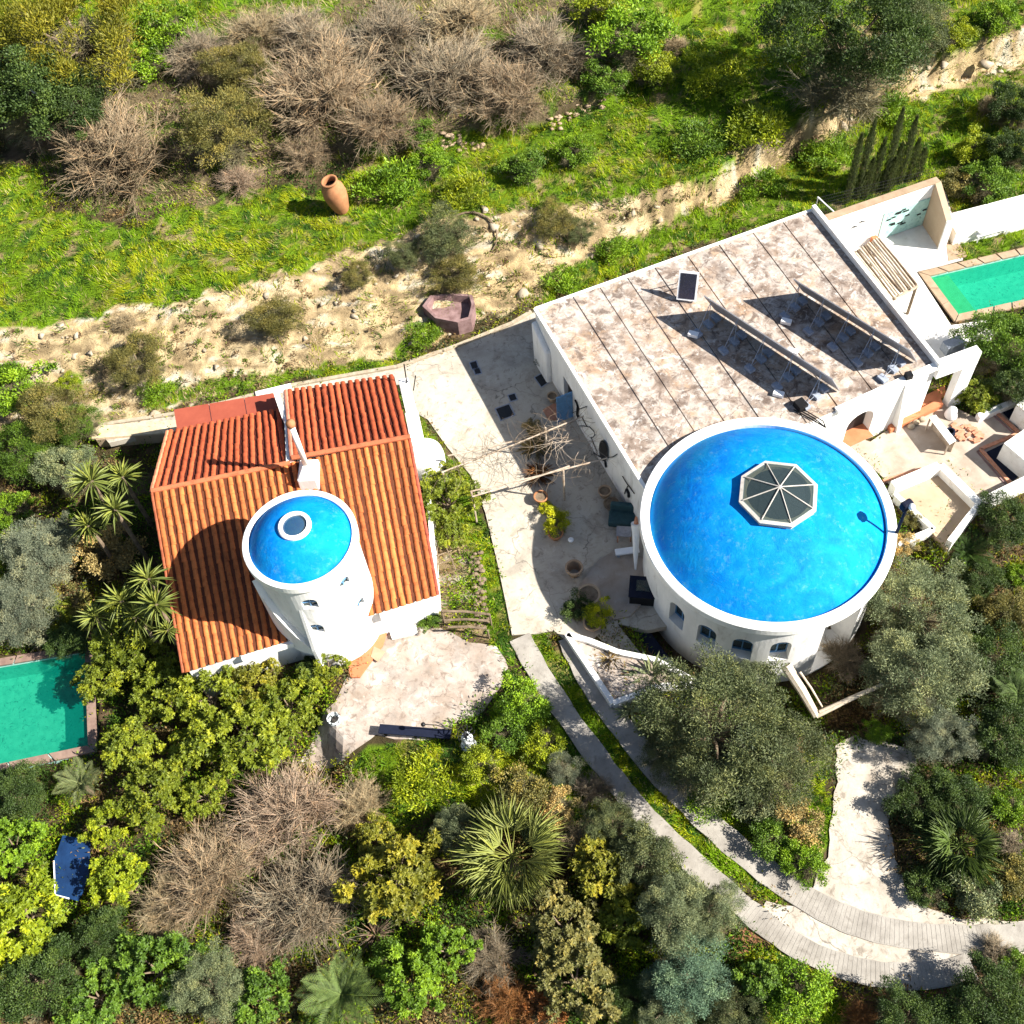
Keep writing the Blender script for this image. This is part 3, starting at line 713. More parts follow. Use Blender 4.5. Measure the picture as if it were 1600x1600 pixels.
# plastered wall along the right gable, with the round white oven
bm = bmesh.new()
e0, e1, e2 = g(630, 592, 3.9), g(642, 640, 3.6), g(652, 690, 3.2)
wallseg(bm, e0, e1, .50, -.1, 3.98, 3.5); wallseg(bm, e1, e2, .62, -.1, 3.5, 3.1); 
build('gable_wall', bm, M['white'], cot, bevel=.06)
bm = bmesh.new(); oc = g(664, 712, 1.6)
lathe(bm, [(.92, -1.7), (.92, -.1), (.86, .25), (.66, .52), (.36, .68), (0.001, .73)], oc, 32); build('plaster_oven', bm, M['white'], cot, smooth=True)
bm = bmesh.new(); e3 = g(665, 765, 1.8); wallseg(bm, g(668, 740, 1.5), g(680, 930, 1.5), .18, -.2, 1.55); build('wall', bm, M['rim'], cot)
bm = bmesh.new(); tube(bm, [g(636, 600, 3.8), g(637, 598, 3.8) + [0.02, 0, 1.35]], .035); tube(bm, [g(646, 610, 3.5), g(650, 606, 3.5) + [.1, 0, .9]], .03); build('vent_pipe', bm, M['iron'], cot)
# chimney
cb = g(485, 745, 4.25)
bm = bmesh.new()
for sx, sy, z0, z1, s2 in ((.46, .62, -.8, .55, .40), (.40, .50, .55, 1.0, .14)):
    a = [(-sx, -sy), (sx, -sy), (sx, sy), (-sx, sy)]; k = s2 / sx if z1 > .9 else .92
    A = [bm.verts.new((cb[0] + p[0], cb[1] + p[1], cb[2] + z0)) for p in a]; B = [bm.verts.new((cb[0] + p[0] * k, cb[1] + p[1] * k, cb[2] + z1)) for p in a]
    bm.faces.new(A[::-1]); bm.faces.new(B)
    for i in range(4): bm.faces.new((A[i], A[(i + 1) % 4], B[(i + 1) % 4], B[i]))
ch = build('chimney', bm, M['white'], cot, bevel=.05)
bm = bmesh.new(); lathe(bm, [(.13, .9), (.125, 3.75)], cb, 16, cap=True); build('flue_pipe', bm, M['rim'], ch, smooth=True)
bm = bmesh.new(); lathe(bm, [(.10, 3.75), (.19, 3.8), (.21, 3.95), (.15, 4.08), (.0012, 4.12)], cb, 16); build('chimney_cowl', bm, M['terracotta'], ch, smooth=True)
# round tower
ZT = 7.3
CT = np.array([-.28551 * (46 - ZT) + CAM[0], .62312 * (46 - ZT) + CAM[1]]); RT = .0602846 * (46 - ZT)
bm = bmesh.new(); c0 = (CT[0], CT[1], 0)
lathe(bm, [(RT - .10, -1.2), (RT - .12, 1.2), (RT - .15, 3.4), (RT - .16, ZT - .45), (RT - .16, ZT - .2)], c0, 72, cap=True)
tw = build('tower_wall', bm, M['white'], cot)
cuts = []; wins = []
for (px, py, w, h, nm) in ((484, 947, .62, .75, 0), (494, 985, .62, .75, 0), (541, 912, .50, .62, 1), (566, 944, .46, .6, 1)):
    ang, zz = cyl_hit(px, py, CT, RT - .08); zz -= h / 2
    cc = bmesh.new(); mt = Matrix.Translation((CT[0] + (RT - .1) * math.cos(ang), CT[1] + (RT - .1) * math.sin(ang), zz)) @ Matrix.Rotation(ang - math.pi / 2, 4, 'Z')
    mt_local = Matrix.Translation(-Vector(cot.location)) @ mt
    extrude_outline(cc, arch_pts(w, h), mt_local, .62); cuts.append(cc); wins.append((ang, zz, w, h))
cut(tw, cuts)
for ang, zz, w, h in wins:
    bm = bmesh.new(); mt = Matrix.Translation((CT[0] + (RT - .36) * math.cos(ang), CT[1] + (RT - .36) * math.sin(ang), zz)) @ Matrix.Rotation(ang - math.pi / 2, 4, 'Z')
    extrude_outline(bm, arch_pts(w * 1.02, h), mt, .06); wd = build('window', bm, M['glass'], cot)
    bm = bmesh.new(); box(bm, (0, 0, 0), (.05, .07, h), 0, mt @ Matrix.Translation((0, .04, h / 2))); box(bm, (0, 0, 0), (w, .07, .05), 0, mt @ Matrix.Translation((0, .04, h * .45)))
    build('glazing_bar', bm, M['bluepaint'], wd)
bm = bmesh.new(); cz = (CT[0], CT[1], ZT)
lathe(bm, [(RT - .30, -.55), (RT - .06, -.5), (RT, -.38), (RT, -.02), (RT - .03, .0), (RT - .22, .0), (RT - .25, -.03), (RT - .25, -.3)], cz, 96); build('parapet_ring', bm, M['rim'], cot, smooth=False)
def dome_prof(r, h, n=14): 
    return [(r * math.cos(a) ** .86 if math.cos(a) > 0 else 0.001, h * math.sin(a)) for a in [math.pi / 2 * i / n for i in range(n)]] + [(.001, h)]
def capdome(r, h, z0, n=16):     # part of a sphere
    Rr = (r * r + h * h) / (2 * h); am = math.asin(min(r / Rr, 1)); return [(max(r * (1 - i / n), .001), z0 + h * (1 - (1 - i / n) ** 2.7)) for i in range(n + 1)]
HDS = 1.0
bm = bmesh.new(); lathe(bm, [(RT - .22, -.35), (RT - .24, -.12)] + capdome(RT - .26, HDS, -.10), cz, 80); build('dome', bm, M['blue'], cot, smooth=True)
# oculus: placed where the ring is seen
zo = ZT + HDS - .12
bm = bmesh.new(); co = (CT[0], CT[1], zo); ro = .50
lathe(bm, [(ro * 1.32, -.12), (ro * 1.34, .07), (ro * 1.24, .12), (ro * 1.0, .12), (ro * .96, .05), (ro * .96, -.1)], co, 40); oc_ = build('oculus_frame', bm, M['rim'], cot, smooth=False)
bm = bmesh.new(); lathe(bm, capdome(ro * .97, .12, .03, 5), co, 32); build('pane', bm, M['glass'], oc_, smooth=True)
# stair buttress clinging to the left of the tower (falls away towards the eave)
bm = bmesh.new()
an = cyl_hit(446, 955, CT, RT - .1)[0]; an = math.radians(212)
def cp(a, r): return np.array([CT[0] + r * math.cos(a), CT[1] + r * math.sin(a)])
for k in range(7):
    a0, a1 = an + k * .13, an + (k + 1) * .13; top = 6.2 - k * .62
    prism(bm, [cp(a0, RT - .3), cp(a1, RT - .3), cp(a1, RT + .10), cp(a0, RT + .10)], 1.6, [top, top - .62, top - .62, top])
build('stair_buttress', bm, M['white'], cot)
bm = bmesh.new(); pA = [*cp(an + .91, RT + .1)]; pB = [*cp(an + .91, RT + .75)]
prism(bm, [cp(an + .88, RT - .3), cp(an + .94, RT - .3), cp(an + .94, RT + .22), cp(an + .88, RT + .22)], .6, [6.4, 6.4, 2.2, 2.2]); build('stair_buttress', bm, M['white'], cot)
# doorway and its tiled step
bm = bmesh.new(); dpos = g(590, 975, 0.0); box(bm, (dpos[0], dpos[1], .75), (.8, .5, 1.5), .3); build('doorway', bm, M['dark'], cot)
slab('door_terrace', [(548, 1058), (540, 1030), (575, 985), (605, 985), (598, 1008), (562, 1058)], .10, .3, 'doortile', None, cot)
bm = bmesh.new(); prism(bm, W([(584, 1010), (602, 1018), (590, 1034), (579, 1026)], .12), .07, .12); tag(build('door_mat', bm, M['coping']), 'small brown mat on the patio beside the orange tiled doorstep', 'mat')
bm = bmesh.new(); prism(bm, W([(547, 1012), (566, 1000), (568, 1012), (550, 1026)], .12), .10, .20); build('door_step', bm, M['brick'], cot)
slab('white_bench', [(608, 984), (650, 976), (652, 988), (612, 997)], .16, .3, 'rim', None, cot)
# log pile under the eave
logs = thing('firewood_pile', 'pile of split firewood stacked under the white cottage eave', 'firewood', tuple(g(635, 970, 0)))
for k in range(46):
    u = random.random(); v = random.random(); p = g(606 + 60 * u, 972 - 9 * u + 4 * (random.random() - .5), .10); p[2] = .10 + .85 * v; a = random.random() * .8 - .1
    bm = bmesh.new(); dx, dy = .22 * math.cos(a), .22 * math.sin(a); tube(bm, [p - [dx, dy, .02], p + [dx, dy, .02]], .055, 6); build('log', bm, M['brick'] if k % 2 else M['wood'], logs)

# ------------------------------------------------------------------ domed white house
hz = 3.72
house = thing('domed_house', 'large white house with long flat roof and big blue dome on a round drum', 'house', (9, 3, 0))
RA, RB, RC = g(836, 483, hz), g(1270, 328, hz), g(1464, 571, hz)
dA = g(1000, 750, hz) - RA; dC = g(1290, 650, hz) - RC
t_ = np.linalg.solve(np.array([[dA[0], -dC[0]], [dA[1], -dC[1]]]), (RC - RA)[:2]); RD = RA + dA * t_[0]
ZB = 4.2
CB = np.array([.19370 * (46 - ZB) + CAM[0], .62824 * (46 - ZB) + CAM[1]]); RBG = .12825 * (46 - ZB)
dAn = dA / np.linalg.norm(dA); dCn = dC / np.linalg.norm(dC)
# footprint stops inside the drum
bm = bmesh.new(); dd = RC + dC / np.linalg.norm(dC) * 8.5; da = RA + dAn * 12.5
prism(bm, [RA, RB, RC, dd, da], -.6, hz - .10)
wing = build('wall', bm, M['white'], house)
# arched window and blue door cut into the wing
def wall_frame(p, q, s, z):      # matrix: x along the wall, y outwards
    p = np.array(p[:2]); q = np.array(q[:2]); d = (q - p) / np.linalg.norm(q - p); o = p + d * s
    return Matrix.Translation((o[0], o[1], z)) @ Matrix.Rotation(math.atan2(d[1], d[0]), 4, 'Z')
def hit_wall(px, py, p, q):      # where on a straight wall a pixel falls: distance along it and height
    w = RW @ np.array([px - 800.0, -(py - 800.0), -FPX]); p = np.array(p[:2]); q = np.array(q[:2]); d = (q - p) / np.linalg.norm(q - p)
    A_ = np.array([[w[0], -d[0]], [w[1], -d[1]]]); t, s = np.linalg.solve(A_, p - CAM[:2]); return s, CAM[2] + w[2] * t
loc = Matrix.Translation(-Vector(house.location))
s1, z1 = hit_wall(1340, 672, RC, RC + dC); s2, z2 = hit_wall(887, 628, RA, RA + dA)
mw1 = wall_frame(RC, RC + dC, s1, z1 - .55); mw2 = wall_frame(RA, RA + dA, s2 + .1, 0.0)
c1 = bmesh.new(); extrude_outline(c1, arch_pts(1.5, 1.9), loc @ mw1, 1.2)
c2 = bmesh.new(); extrude_outline(c2, [(-.5, 0), (.5, 0), (.5, 2.05), (-.5, 2.05)], loc @ mw2, .7)
cut(wing, [c1, c2])
bm = bmesh.new(); extrude_outline(bm, arch_pts(1.48, 1.88), mw1 @ Matrix.Translation((0, -.0, 0)), .9)
bm.free()
bm = bmesh.new(); box(bm, (0, 0, 0), (1.45, .06, 1.85), 0, mw1 @ Matrix.Translation((0, -.5, .93))); build('window', bm, M['dark'], house)
bm = bmesh.new(); box(bm, (0, 0, 0), (1.5, .9, .06), 0, mw1 @ Matrix.Translation((0, -.1, .03))); build('window_sill', bm, M['doortile'], house)
bm = bmesh.new(); box(bm, (0, 0, 0), (.98, .08, 2.02), 0, mw2 @ Matrix.Translation((0, .26, 1.01))); dr = build('door', bm, M['dark'], house)
bm = bmesh.new(); box(bm, (0, 0, 0), (.06, .85, 1.98), 0, mw2 @ Matrix.Translation((.52, -.44, .99))); build('door', bm, M['bluepaint'], house, )
# roof panels
JT = [840, 894, 936, 979, 1022, 1073, 1122, 1175, 1222, 1268]
us = []
for a in JT:
    yy = 483 + (a - 836) * (328 - 483) / (1270 - 836); p = g(a, yy, hz); us.append(np.linalg.norm((p - RA)[:2]) / np.linalg.norm((RB - RA)[:2]))
us[0] = 0; us[-1] = 1
def roofpt(u, v): return lerp(lerp(RA, RB, u), lerp(RD, RC, u), v)
roof = None
for i in range(9):
    u0, u1 = us[i], us[i + 1]; gap = .0022; nC = 8; topv = []; botv = []
    for k in range(nC + 1):
        u = u0 + gap + (u1 - u0 - 2 * gap) * k / nC
        vend = .992
        for v in np.linspace(0, .992, 320):
            p = roofpt(u, v)
            if math.hypot(p[0] - CB[0], p[1] - CB[1]) < RBG + .10: vend = v; break
        topv.append(roofpt(u, .006)[:2]); botv.append(roofpt(u, vend)[:2])
    bm = bmesh.new(); zt_ = hz + random.uniform(-.012, .016); prism(bm, topv + botv[::-1], hz - .11, zt_); build('roof_panel', bm, M['roofdeck'], house)
# white edges of the flat roof; the right one is a real upstand that shades the deck
bm = bmesh.new(); wallseg(bm, RA, RA + dAn * 12.2, .16, hz - .12, hz + .07); build('roof_edge', bm, M['rim'], house)
bm = bmesh.new(); wallseg(bm, RA, RB, .14, hz - .12, hz + .06); build('roof_edge', bm, M['rim'], house)
bm = bmesh.new(); d_ = (RC - RB) / np.linalg.norm(RC - RB); wallseg(bm, RB, RC + d_ * .2, .2, hz - .12, hz + .34); build('parapet', bm, M['rim'], house)
EX = g(1530, 545, hz + .1)
bm = bmesh.new(); wallseg(bm, RC + (RC - EX) * 0, EX, .45, hz - .75, hz + .12); dcn = dC / np.linalg.norm(dC)
build('arch_beam', bm, M['rim'], house)
bm = bmesh.new(); wallseg(bm, RC + dcn * .05, RC + dcn * 5.5, .34, hz - .12, hz + .10); build('parapet', bm, M['rim'], house)
bm = bmesh.new(); wallseg(bm, EX + (RC - EX) / np.linalg.norm(RC - EX) * .75, EX, .42, -.3, hz - .70, hz - .70); build('arch_pier', bm, M['white'], house)
dE = (RC - EX) / np.linalg.norm(RC - EX); nE = np.array([dE[1], -dE[0]]); nE = nE if nE[1] < 0 else -nE
# raking buttress in front of the arch wall and orange step
p5 = RC[:2] + dcn[:2] * 1.35
bm = bmesh.new(); prism(bm, [p5, p5 + dcn[:2] * .30, p5 + dcn[:2] * .24 + nE * .42, p5 + nE * .42], -.1, [3.6, 3.6, .25, .25]); build('raking_buttress', bm, M['white'], house)
bm = bmesh.new(); prism(bm, W([(1388, 663), (1470, 622), (1474, 632), (1392, 672)], .35), -.1, .35); build('tiled_ledge', bm, M['doortile'], house)
bm = bmesh.new(); prism(bm, W([(1438, 622), (1476, 602), (1478, 618), (1442, 636)], .12), -.1, .12); build('tiled_step', bm, M['doortile'], house)
# low rounded buttress at the near corner
bm = bmesh.new(); q0 = RA + dAn * .1; wallseg(bm, q0 - [.14, 0, 0], q0 - [.14, 0, 0] + dAn * 1.7, .34, -.2, 3.0, 2.3); build('corner_buttress', bm, M['white'], house, bevel=.12)
# drum
c0 = (CB[0], CB[1], 0); rd = RBG - .28
bm = bmesh.new(); lathe(bm, [(rd + .06, -1.7), (rd + .02, .5), (rd, ZB - .3)], c0, 144, cap=True); drum = build('drum_wall', bm, M['white'], house)
cuts = []; wins = []
for (px, py) in ((1057, 962), (1103, 993), (1158, 1013), (1218, 1020), (1270, 1010)):
    ang, zz = cyl_hit(px, py, CB, rd); wins.append((ang, 0.95))
zw = np.mean([cyl_hit(px, py, CB, rd)[1] for px, py in ((1057, 962), (1103, 993), (1158, 1013))]) - .86
a0 = wins[0][0]; st = (wins[3][0] - wins[0][0]) / 3
wa = [a0 + st * k for k in range(0, 4)]
for ang in wa:
    mt = loc @ Matrix.Translation((CB[0] + rd * math.cos(ang), CB[1] + rd * math.sin(ang), zw)) @ Matrix.Rotation(ang - math.pi / 2, 4, 'Z')
    cc = bmesh.new(); extrude_outline(cc, arch_pts(.86, 1.72), mt, 1.1); cuts.append(cc)
ab = cyl_hit(1312, 992, CB, rd)[0]; mt = loc @ Matrix.Translation((CB[0] + rd * math.cos(ab), CB[1] + rd * math.sin(ab), -1.2)) @ Matrix.Rotation(ab - math.pi / 2, 4, 'Z')
cc = bmesh.new(); extrude_outline(cc, [(-1.1, 0), (1.1, 0), (1.1, 4.3), (-1.1, 4.3)], mt, 2.4); cuts.append(cc)
cut(drum, cuts)
for ang in wa:
    mt = Matrix.Translation((CB[0] + (rd - .46) * math.cos(ang), CB[1] + (rd - .46) * math.sin(ang), zw)) @ Matrix.Rotation(ang - math.pi / 2, 4, 'Z')
    bm = bmesh.new(); extrude_outline(bm, arch_pts(.90, 1.75), mt, .05); wd = build('window', bm, M['glass'], house)
    bm = bmesh.new()
    for xx, zz_, sx, sz in ((0, .85, .05, 1.66), (0, .80, .84, .05), (0, .03, .86, .06), (-.41, .65, .04, 1.3), (.41, .65, .04, 1.3)): box(bm, (0, 0, 0), (sx, .06, sz), 0, mt @ Matrix.Translation((xx, .05, zz_)))
    build('window_frame', bm, M['bluepaint'], wd)
cz = (CB[0], CB[1], ZB)
bm = bmesh.new(); lathe(bm, [(RBG - .45, -.75), (RBG - .22, -.68), (RBG - .06, -.55), (RBG - .05, -.42), (RBG, -.40), (RBG, -.04), (RBG - .04, 0), (RBG - .38, .0), (RBG - .42, -.04), (RBG - .42, -.4)], cz, 160); build('parapet_ring', bm, M['rim'], house)
HDB = 1.95
bm = bmesh.new(); lathe(bm, [(RBG - .36, -.5), (RBG - .40, -.30)] + capdome(RBG - .42, HDB, -.25, 24), cz, 128); dome = build('dome', bm, M['blue'], house, smooth=True)
# octagonal skylight
rs = 1.62; zs = ZB + HDB - .25; cs = np.array([CB[0] + .24, CB[1] - .02])
ph0 = R_(12)
bm = bmesh.new()
def octa(r, z, bm): return [bm.verts.new((cs[0] + r * math.cos(ph0 + i * math.pi / 4), cs[1] + r * math.sin(ph0 + i * math.pi / 4), z)) for i in range(8)]
rr_ = [octa(rs, zs - .40, bm), octa(rs, zs + .10, bm), octa(rs + .06, zs + .10, bm), octa(rs + .06, zs + .18, bm), octa(rs - .14, zs + .22, bm), octa(rs - .16, zs - .2, bm)]
for a, b in zip(rr_, rr_[1:] + rr_[:1]):
    for i in range(8): bm.faces.new((a[i], a[(i + 1) % 8], b[(i + 1) % 8], b[i]))
sk = build('skylight', bm, M['greyframe'], house)
apex = np.array([cs[0], cs[1], zs + .62])
for i in range(8):
    a = np.array([cs[0] + (rs - .1) * math.cos(ph0 + i * math.pi / 4), cs[1] + (rs - .1) * math.sin(ph0 + i * math.pi / 4), zs + .22]); b = np.array([cs[0] + (rs - .1) * math.cos(ph0 + (i + 1) * math.pi / 4), cs[1] + (rs - .1) * math.sin(ph0 + (i + 1) * math.pi / 4), zs + .22])
    bm = bmesh.new(); bm.faces.new([bm.verts.new(v) for v in (lerp(a, b, .02), lerp(a, b, .98), apex - [0, 0, .01])]); build('pane', bm, M['glass'], sk)
    bm = bmesh.new(); tube(bm, [a + [0, 0, .02], apex + [0, 0, .03]], .026, 6); build('glazing_bar', bm, M['greyframe'], sk)
bm = bmesh.new(); lathe(bm, [(1.46, -.10), (1.30, -.10), (1.28, -.25)], (cs[0], cs[1], zs + .3), 48); build('light_well', bm, M['tan_shade_plaster'], sk)
bm = bmesh.new(); lathe(bm, [(.001, .045), (1.36, .04)], (cs[0], cs[1], zs), 40); build('light_well', bm, M['dark'], sk)  # dark disc put in as the unlit room under the glass

# ------------------------------------------------------------------ things on the white house
# solar racks
def solar_rack(name, label, t0, t1, ztop, n, tilt=.36, slope=1.15):
    z0 = hz
    a = g(*t0, z0 + ztop); b = g(*t1, z0 + ztop); d = (b - a)[:2]; L = np.linalg.norm(d); d = d / L; nb = np.array([-d[1], d[0]])
    if nb[1] < 0: nb = -nb                       # towards the back (upper right)
    t = thing(name, label, 'solar panels', (a[0], a[1], z0), 0, 'solar racks on the flat roof')
    zb = .12; run = slope
    for i in range(n):
        p = a[:2] + d * (L * (i + .012) / n); q = a[:2] + d * (L * (i + .988) / n); bm = bmesh.new()
        top = ztop; A = [np.r_[p, z0 + top], np.r_[q, z0 + top], np.r_[q + nb * run, z0 + zb], np.r_[p + nb * run, z0 + zb]]
        nn = np.cross(A[1] - A[0], A[3] - A[0]); nn /= np.linalg.norm(nn); nn = nn if nn[2] > 0 else -nn
        va = [bm.verts.new(v) for v in A]; vb = [bm.verts.new(v - nn * .05) for v in A]
        bm.faces.new(va); bm.faces.new(vb[::-1])
        for k in range(4): bm.faces.new((va[k], va[(k + 1) % 4], vb[(k + 1) % 4], vb[k]))
        pn = build('solar_panel', bm, M['metal'], t)
        bm = bmesh.new(); A2 = [lerp(A[k], sum(A) / 4, .06) + nn * .004 for k in range(4)]; bm.faces.new([bm.verts.new(v) for v in A2]); build('cell_sheet', bm, M['panelglass'], pn)
    m = 5
    for i in range(m):
        u = (i + .25) / (m - .35); p = a[:2] + d * L * u
        bm = bmesh.new(); fr = p - nb * .75
        tube(bm, [np.r_[p, z0 + ztop - .06], np.r_[p + nb * run, z0 + zb - .03]], .02, 4)
        tube(bm, [np.r_[p + nb * .1, z0 + ztop - .15], np.r_[fr, z0 + .12]], .017, 4)
        tube(bm, [np.r_[p + nb * .05, z0 + ztop - .15], np.r_[p + nb * .05, z0 + .12]], .017, 4)
        tube(bm, [np.r_[fr, z0 + .16], np.r_[p + nb * run, z0 + .16]], .014, 4)
        build('strut', bm, M['block'], t)
        for off_ in (-.75, .05, .6):
            bm = bmesh.new(); c = p + nb * off_; box(bm, (c[0], c[1], z0 + .10), (.46, .32, .18), math.atan2(d[1], d[0]) - .2); build('ballast_block', bm, M['block'], t, bevel=.015)
    return t
solar_rack('solar_rack', 'rack of tilted solar panels standing nearest the blue dome on the flat roof', (1100, 461), (1302, 592), 1.85, 7, slope=1.0)
solar_rack('solar_rack', 'rack of tilted solar panels beside the right parapet of the flat roof', (1240, 435), (1424, 548), 1.85, 6, slope=1.14)
# the small upright panel
t = thing('water_heater_panel', 'small upright dark panel in white frame at the head of a solar rack', 'solar panel', tuple(g(1072, 472, hz)))
c = g(1073, 466, hz); bm = bmesh.new()
Mp = Matrix.Translation((c[0], c[1], hz + .85)) @ Matrix.Rotation(R_(-12), 4, 'Z') @ Matrix.Rotation(R_(-22), 4, 'X')
box(bm, (0, 0, 0), (.95, .07, 1.5), 0, Mp); build('panel_frame', bm, M['whitepaint'], t)
bm = bmesh.new(); box(bm, (0, -.04, 0), (.78, .02, 1.32), 0, Mp); build('panel_sheet', bm, M['panelglass'], t)
bm = bmesh.new()
for sx in (-.42, .42): tube(bm, [Mp @ Vector((sx, .05, .5)), (c[0] + sx, c[1] + 1.0, hz + .02)], .025, 5); tube(bm, [Mp @ Vector((sx, 0, -.7)), (c[0] + sx, c[1] - .15, hz)], .025, 5)
build('strut', bm, M['metal'], t)
for i, (px, py, s) in enumerate(((1228, 505, .35), (1083, 525, .35), (1216, 618, .3), (1395, 536, .2), (1238, 552, .2))):
    p = g(px, py, hz); bm = bmesh.new(); box(bm, (p[0], p[1], hz + .12), (.5, .28, .2), -.4)
    lab = ['pale concrete block on the flat roof below the right solar rack', 'pale concrete block on the flat roof at the left end of the left solar rack', 'pale concrete block at the lower shadow tip of the left solar rack', 'pale concrete block just left of the far end of the right solar rack', 'pale concrete block on the roof between the two solar racks'][i]
    tag(build('concrete_block', bm, M['whitepaint'], bevel=.02), lab, 'block', 'loose blocks on the roof')
p = g(1250, 637, hz); bm = bmesh.new(); box(bm, (p[0], p[1], hz + .2), (.45, .5, .35), .5); tag(build('roof_box', bm, M['iron']), 'small dark box standing on the flat roof close to the dome ring', 'box')
p = g(1418, 592, hz); bm = bmesh.new(); box(bm, (p[0], p[1], hz + .2), (.3, .3, .35), .3); tag(build('roof_box', bm, M['iron']), 'small black box by the front parapet near the arch beam', 'box')
bm = bmesh.new()
for k in range(3): tube(bm, [g(1240 + 8 * k, 640, hz + .1), g(1262 + 12 * k, 652 + 3 * k, hz + .05), g(1290, 668, hz + .12)], .03, 5)
tag(build('roof_pipe', bm, M['iron']), 'dark thin pipes running over the roof beside the dome ring', 'pipes')
# lamp on the ring
pb = g(1401, 832, ZB + .0); lamp = thing('lamp_post', 'dark blue lamp post with small white globe on the rim of the big dome', 'lamp', tuple(pb))
bm = bmesh.new(); tube(bm, [pb, pb + [0, 0, 1.9]], .07, 8, .055); build('pole', bm, M['navy'], lamp)
bm = bmesh.new(); box(bm, (pb[0] - .02, pb[1] + .05, pb[2] + 2.0), (.50, .34, .46), .5); build('lamp_head', bm, M['navy'], lamp, bevel=.1)
bm = bmesh.new(); lathe(bm, [(.001, -.14), (.10, -.1), (.15, 0), (.10, .1), (.001, .14)], (pb[0] + .12, pb[1] - .12, pb[2] + 2.15), 16); build('lamp_globe', bm, M['whitepaint'], lamp, smooth=True)

# wrought iron figures on the courtyard wall
wA, wD = RA[:2], (RA + dA)[:2]
def on_wall(px, py, out=.06):
    w = RW @ np.array([px - 800.0, -(py - 800.0), -FPX]); d = dAn[:2]; n = np.array([-dAn[1], dAn[0]]); n = n if n[0] < 0 else -n
    o = wA + n * out
    A_ = np.array([[w[0], -d[0]], [w[1], -d[1]]]); tt, s = np.linalg.solve(A_, o - CAM[:2]); return np.array([*(o + d * s), CAM[2] + w[2] * tt])
def zm(pts, ox, oy, k): return [(ox + a / k, oy + b / k) for a, b in pts]
K = 5.926
f1 = thing('iron_figure', 'black iron dancer figure fixed to the white courtyard wall beside the blue door', 'wall art', tuple(on_wall(902, 640)), 0, 'iron figures on the courtyard wall')
bm = bmesh.new()
for ln, r in (([(465, 860), (480, 890), (490, 930)], .05), ([(490, 930), (485, 990), (495, 1020)], .07), ([(490, 950), (530, 935), (570, 920)], .022), ([(430, 985), (460, 970), (490, 965)], .02), ([(495, 1020), (530, 1015), (550, 1060), (575, 1105)], .03), ([(500, 1100), (545, 1100), (600, 1110), (640, 1150), (650, 1180), (630, 1205), (610, 1205)], .025)):
    tube(bm, [on_wall(*q) for q in zm(ln, 820, 480, K)], r, 6)
build('iron_rod', bm, M['iron'], f1)
f2 = thing('iron_figure', 'black iron figure with oval shield on the white courtyard wall', 'wall art', tuple(on_wall(940, 700)), 0, 'iron figures on the courtyard wall')
bm = bmesh.new()
for ln, r in (([(615, 1210), (640, 1270), (665, 1330), (670, 1360)], .028), ([(595, 1300), (630, 1345), (670, 1370), (700, 1385)], .035), ([(760, 1395), (820, 1385), (855, 1360)], .022), ([(735, 1400), (745, 1440), (752, 1480)], .05)):
    tube(bm, [on_wall(*q) for q in zm(ln, 820, 480, K)], r, 6)
build('iron_rod', bm, M['iron'], f2)
bm = bmesh.new(); o_ = []
for a in np.linspace(0, 2 * math.pi, 22, endpoint=False): q = zm([(725 + 38 * math.cos(a) + 8 * math.sin(a), 1330 + 100 * math.sin(a))], 820, 480, K)[0]; o_.append(q)
va = [bm.verts.new(on_wall(*q, .05)) for q in o_]; vb = [bm.verts.new(on_wall(*q, .10)) for q in o_]
bm.faces.new(va); bm.faces.new(vb[::-1])
for i in range(22): bm.faces.new((va[i], va[(i + 1) % 22], vb[(i + 1) % 22], vb[i]))
build('iron_shield', bm, M['iron'], f2)
f3 = thing('iron_figure', 'small black iron bird on the white wall close to the dome', 'wall art', tuple(on_wall(985, 765)), 0, 'iron figures on the courtyard wall')
bm = bmesh.new()
for ln, r in (([(905, 25), (940, 85), (975, 130), (1015, 185)], .03), ([(955, 115), (935, 150), (925, 185)], .03), ([(940, 140), (960, 180), (962, 215)], .07)):
    tube(bm, [on_wall(*q) for q in zm(ln, 820, 740, K)], r, 6)
build('iron_rod', bm, M['iron'], f3)

# ------------------------------------------------------------------ courtyard things
def pot(px, py, r, h, label, mat_='paleclay', z=.02, name='plant_pot', cat='pot', soil=True, group=None):
    p = g(px, py, z + h); t = thing(name, label, cat, (p[0], p[1], z), 0, group)
    bm = bmesh.new(); lathe(bm, [(r * .62, 0), (r * .8, h * .35), (r * .95, h * .8), (r * 1.08, h * .86), (r * 1.08, h), (r * .88, h), (r * .84, h * .8)], (p[0], p[1], z), 24); build('pot_body', bm, M[mat_], t, smooth=False)
    if soil: bm = bmesh.new(); lathe(bm, [(.001, h * .86), (r * .86, h * .85)], (p[0], p[1], z), 20); build('soil', bm, M['bark'], t)
    return p
pot(863, 618, .26, .42, 'round pot with pale rim and bare soil beside the blue door', 'tan_shade_plaster')
pot(897, 886, .38, .62, 'tan round clay jar with dark mouth alone in the courtyard shade', 'paleclay', soil=False, name='clay_jar', cat='jar')
pot(920, 928, .50, .5, 'wide round planter with pale hoop rim behind the yellow bush', 'tan_shade_plaster')
pot(945, 766, .30, .5, 'brown pot with pale rim against the iron art wall', 'paleclay')
pot(955, 786, .34, .4, 'dark low pot below the brown one against the white wall', 'bark')
pot(926, 972, .40, .45, 'low planter under the yellow bush by the white planter wall', 'paleclay')
pot(868, 832, .34, .42, 'terracotta planter holding the yellow-green bush in mid courtyard', 'terracotta')
pot(845, 775, .32, .42, 'terracotta planter between dry vine and yellow bush', 'terracotta')
